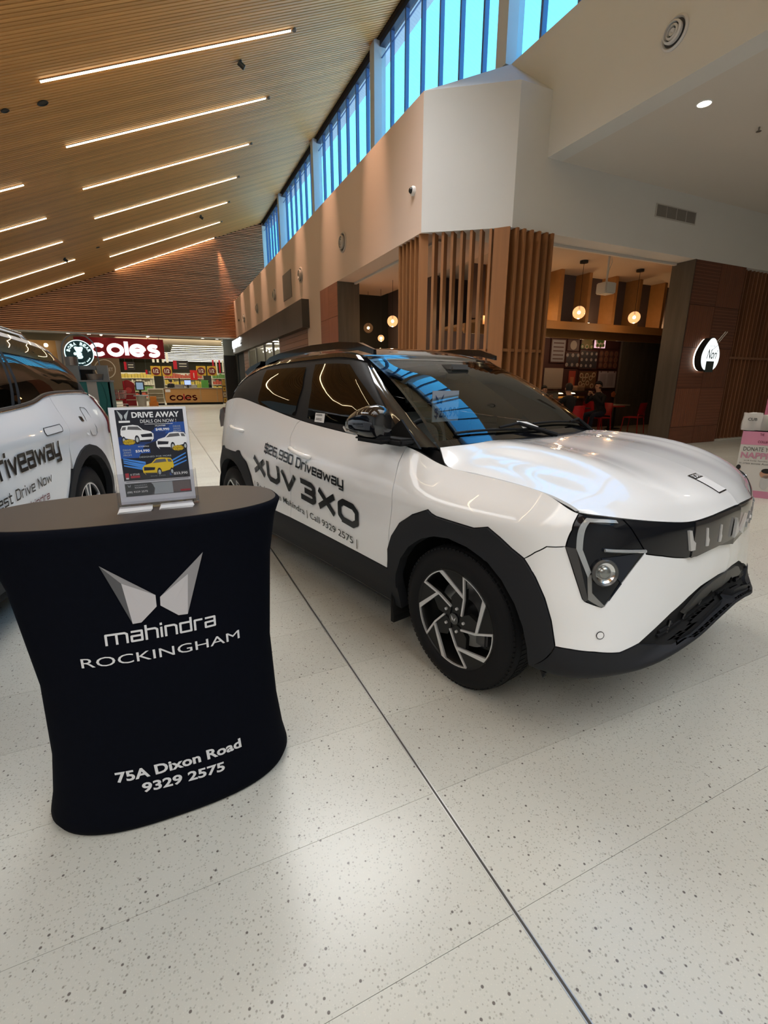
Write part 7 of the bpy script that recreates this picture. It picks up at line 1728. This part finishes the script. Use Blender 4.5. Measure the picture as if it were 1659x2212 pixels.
# drinks kiosk
YK = 20.6
kb = thing('drinks_kiosk', 'teal and white striped drinks kiosk with grey frame, left of the wire trolley', 'kiosk', (-2.25, YK+.3, 0))
M_TEAL = mat('kiosk_teal', (.008, .16, .17), rough=.45); M_KG = mat('kiosk_grey', (.20, .22, .24), rough=.4, metal=.2)
for k, (a, b, m) in enumerate(((-.55, -.22, M_TEAL), (-.22, .10, mat('kiosk_white', (.42, .42, .42), rough=.5)), (.10, .22, M_TEAL), (.22, .52, M_TEAL))): obj('stripe_panel', B(a, b, -.06, 0, 0, 1.42), m, kb)
obj('side_panel', B(.46, .52, -.06, 1.6, 0, 1.42), M_TEAL, kb); obj('body', B(-1.9, .46, 0, 1.5, 0, 1.40), M_KG, kb)
obj('worktop', B(-1.9, .56, -.10, 1.6, 1.42, 1.48), M_KG, kb); obj('leaf_motif', tube(NB(), [(.26, -.065, .2), (.36, -.07, .75), (.30, -.07, 1.2), (.24, -.065, 1.38)], .012, 6), mat('kiosk_teal_dark', (.004, .09, .10)), kb)
obj('grey_post', B(.15, .50, .2, .5, 1.48, 2.02), M_KG, kb); obj('dark_machine', B(-1.2, .0, .3, .9, 1.48, 1.86), M_MATT, kb); obj('machine_top', B(-1.3, .12, .25, 1.0, 1.86, 2.0), M_KG, kb)
bw = thing('steel_tub', 'low steel tub on the drinks kiosk worktop', 'tub', (-2.2, YK+.52, 1.482)); obj('tub_wall', lathe(NB(), [(.26, 0), (.30, .22), (.28, .22), (.25, .02)], 28), mat('tub_steel', (.35, .30, .28), rough=.25, metal=.8), bw, smooth=40)
bo = thing('steel_canister', 'polished steel canister in front of the round kiosk sign', 'canister', (-2.86, YK+.52, 2.0)); obj('canister_body', lathe(NB(), [(.001, 0), (.20, 0), (.22, .30), (.001, .30)], 28), mat('tub_steel', (.35, .30, .28), rough=.25, metal=.8), bo, smooth=40); obj('canister_stand', B(-.2, .2, -.15, .15, -.519, 0), M_KG, bo)
ks = thing('round_sign', 'round teal sign with a pale ring and lettering above the drinks kiosk', 'sign', (-2.62, YK+.85, 2.45))
MK = Matrix(((1, 0, 0, 0), (0, 0, -1, 0), (0, 1, 0, 0), (0, 0, 0, 1)))
obj('disc', cyl(NB(), (0, .05, 0), (0, 0, 0), .47, seg=48), mat('sign_teal', (.008, .075, .095), rough=.4), ks)
obj('ring', lathe(NB(), [(.445, 0), (.445, .012), (.475, .012), (.475, 0)], 48, MK), emat('sign_ring', (.75, 1, 1), 1.6), ks)
E_SG = emat('sign_print', (.78, 1., .98), 1.3)
def arc_text(s, r, a0, a1, hgt):
    n = len(s)
    for i, ch in enumerate(s):
        if ch == ' ': continue
        a = a0+(a1-a0)*(i+.5)/n; w_ = abs(a1-a0)*r/n*.82; sgn_ = 1 if a1 < a0 else -1
        c = Vector((math.cos(a), math.sin(a))); tdir = Vector((math.sin(a), -math.cos(a)))*sgn_; rd = c*sgn_
        text('sign_letter', ch, (lambda c, tdir, rd, w_: (lambda u, v: ((c*r+tdir*w_*(u-.5)+rd*hgt*(v-.5)).x, -.008, (c*r+tdir*w_*(u-.5)+rd*hgt*(v-.5)).y)))(c, tdir, rd, w_), E_SG, ks, bold=.05)
arc_text('BOBA BEAR', .345, math.radians(172), math.radians(8), .115); arc_text('in every boba', .36, math.radians(235), math.radians(335), .05)
for pts in ([(-.15, .20), (-.10, .24), (.0, .22), (.10, .24), (.15, .20), (.09, .05), (-.09, .05)],): obj('pale_shape', prism(NB(), pts, .006, .012, MK), E_SG, ks)
text('sign_letter', 'B', lambda u, v: (-.09+.20*u, -.012, -.20+.25*v), E_SG, ks, bold=.08)
obj('pale_dot', cyl(NB(), (-.13, -.008, -.02), (-.13, -.012, -.02), .055, seg=16), E_SG, ks)
obj('back_post', B(.05, .30, .12, .20, -.97, .1), M_KG, ks); obj('arch_frame', tube(NB(), [(-.62, .1, -.95)]+[(.56*math.cos(a), .1, .08+.60*math.sin(a)) for a in [math.pi-math.pi*k/16 for k in range(17)]]+[(.62, .1, -.95)], .022, 8), M_KG, ks)
# ================================================================ donation box, pink column
M_PK = mat('box_pink', (.50, .20, .30), rough=.6); M_BW = mat('box_white', (.50, .49, .47), rough=.6)
db_ = thing('donation_box', 'pink and white cardboard nappy donation box at the right edge of the frame', 'box', (6.40, 3.36, 0), math.radians(-62))
db_.scale = (.66, .8, 1)
# local: front face at y=0, x 0..0.62, z 0..0.84
obj('carton', B(0, .66, 0, .55, 0, .80), M_BW, db_); obj('pink_header', B(-.004, .664, -.004, .554, .64, .80), M_PK, db_); obj('pink_base', B(-.004, .664, -.004, .554, 0, .085), M_PK, db_)
def bt(s, x0, z0, x1, z1, m, bold=.0): text('box_lettering', s, lambda u, v: (x0+(x1-x0)*u, -.006, z0+(z1-z0)*v), m, db_, bold=bold)
mtxt = mat('box_text', (.05, .05, .05)); mpk = mat('box_text_pink', (.45, .20, .28))
bt('THE', .25, .752, .31, .780, mat('box_text_wine', (.12, .01, .04)), .02); bt('COLLECTIVE', .24, .665, .50, .695, mat('box_text_wine', (.12, .01, .04)), .02); bt('DONATE YOUR', .05, .565, .57, .615, mtxt); bt('NAPPIES', .03, .475, .57, .55, mpk, .03)
bt('and help families', .09, .437, .46, .457, mtxt); bt('in crisis across Australia', .03, .405, .55, .427, mtxt)
for (x, z, a, b, m) in ((.46, .30, .10, .055, M_SKIN), (.46, .335, .085, .03, M_HAIR), (.46, .20, .07, .09, mat('print_pale', (.42, .42, .42))), (.03, .33, .035, .045, M_SKIN), (.03, .36, .035, .03, M_HAIR)):
    bm = NB(); v_ = [bm.verts.new((x+a*math.cos(t), -.006-.0008*(m is M_HAIR), z+b*math.sin(t))) for t in [2*math.pi*k/20 for k in range(20)]]; bm.faces.new(v_); obj('printed_figure', bm, m, db_)
pk = thing('nappy_packs', 'white crumpled nappy packs in the open top of the donation box', 'packs', (6.62, 3.28, .921), math.radians(-62)); pk.scale = (.7, .8, 1)
for i, (x, y, rz, w_, h_) in enumerate(((-.16, 0, .12, .13, .17), (.08, .06, -.2, .14, .15), (.26, -.02, .3, .10, .13))):
    bm = NB(); box(bm, -w_, w_, -.07, .07, -.12, h_-.08); bmesh.ops.subdivide_edges(bm, edges=bm.edges, cuts=5, use_grid_fill=True)
    for v_ in bm.verts:
        c = v_.co; k = 1-.25*max(0, (c.z+.02)/h_)**2; c.y *= k; c.x *= 1-.06*max(0, c.z/h_)
        c += Vector((math.sin(31*c.z+i), math.sin(37*c.x+2*i), math.sin(29*c.x+17*c.y)))*.006
    bmesh.ops.transform(bm, matrix=Matrix.Translation((x, y, 0)) @ Matrix.Rotation(rz, 4, 'Z'), verts=bm.verts)
    obj('pack', bm, mat('pack_white', (.52, .50, .48), rough=.35), pk, smooth=35)
text('pack_lettering', 'CUB', lambda u, v: (-.22+.13*u, -.10, .0+.035*v), mtxt, pk, bold=.03)
tag(obj('pink_column', B(8.25, 9.0, 3.55, 4.1, 0, 1.62, bev=.01), mat('column_pink', (.50, .14, .25), rough=.5)), 'tall pink promotional column cut by the right edge, behind the donation box', 'column')
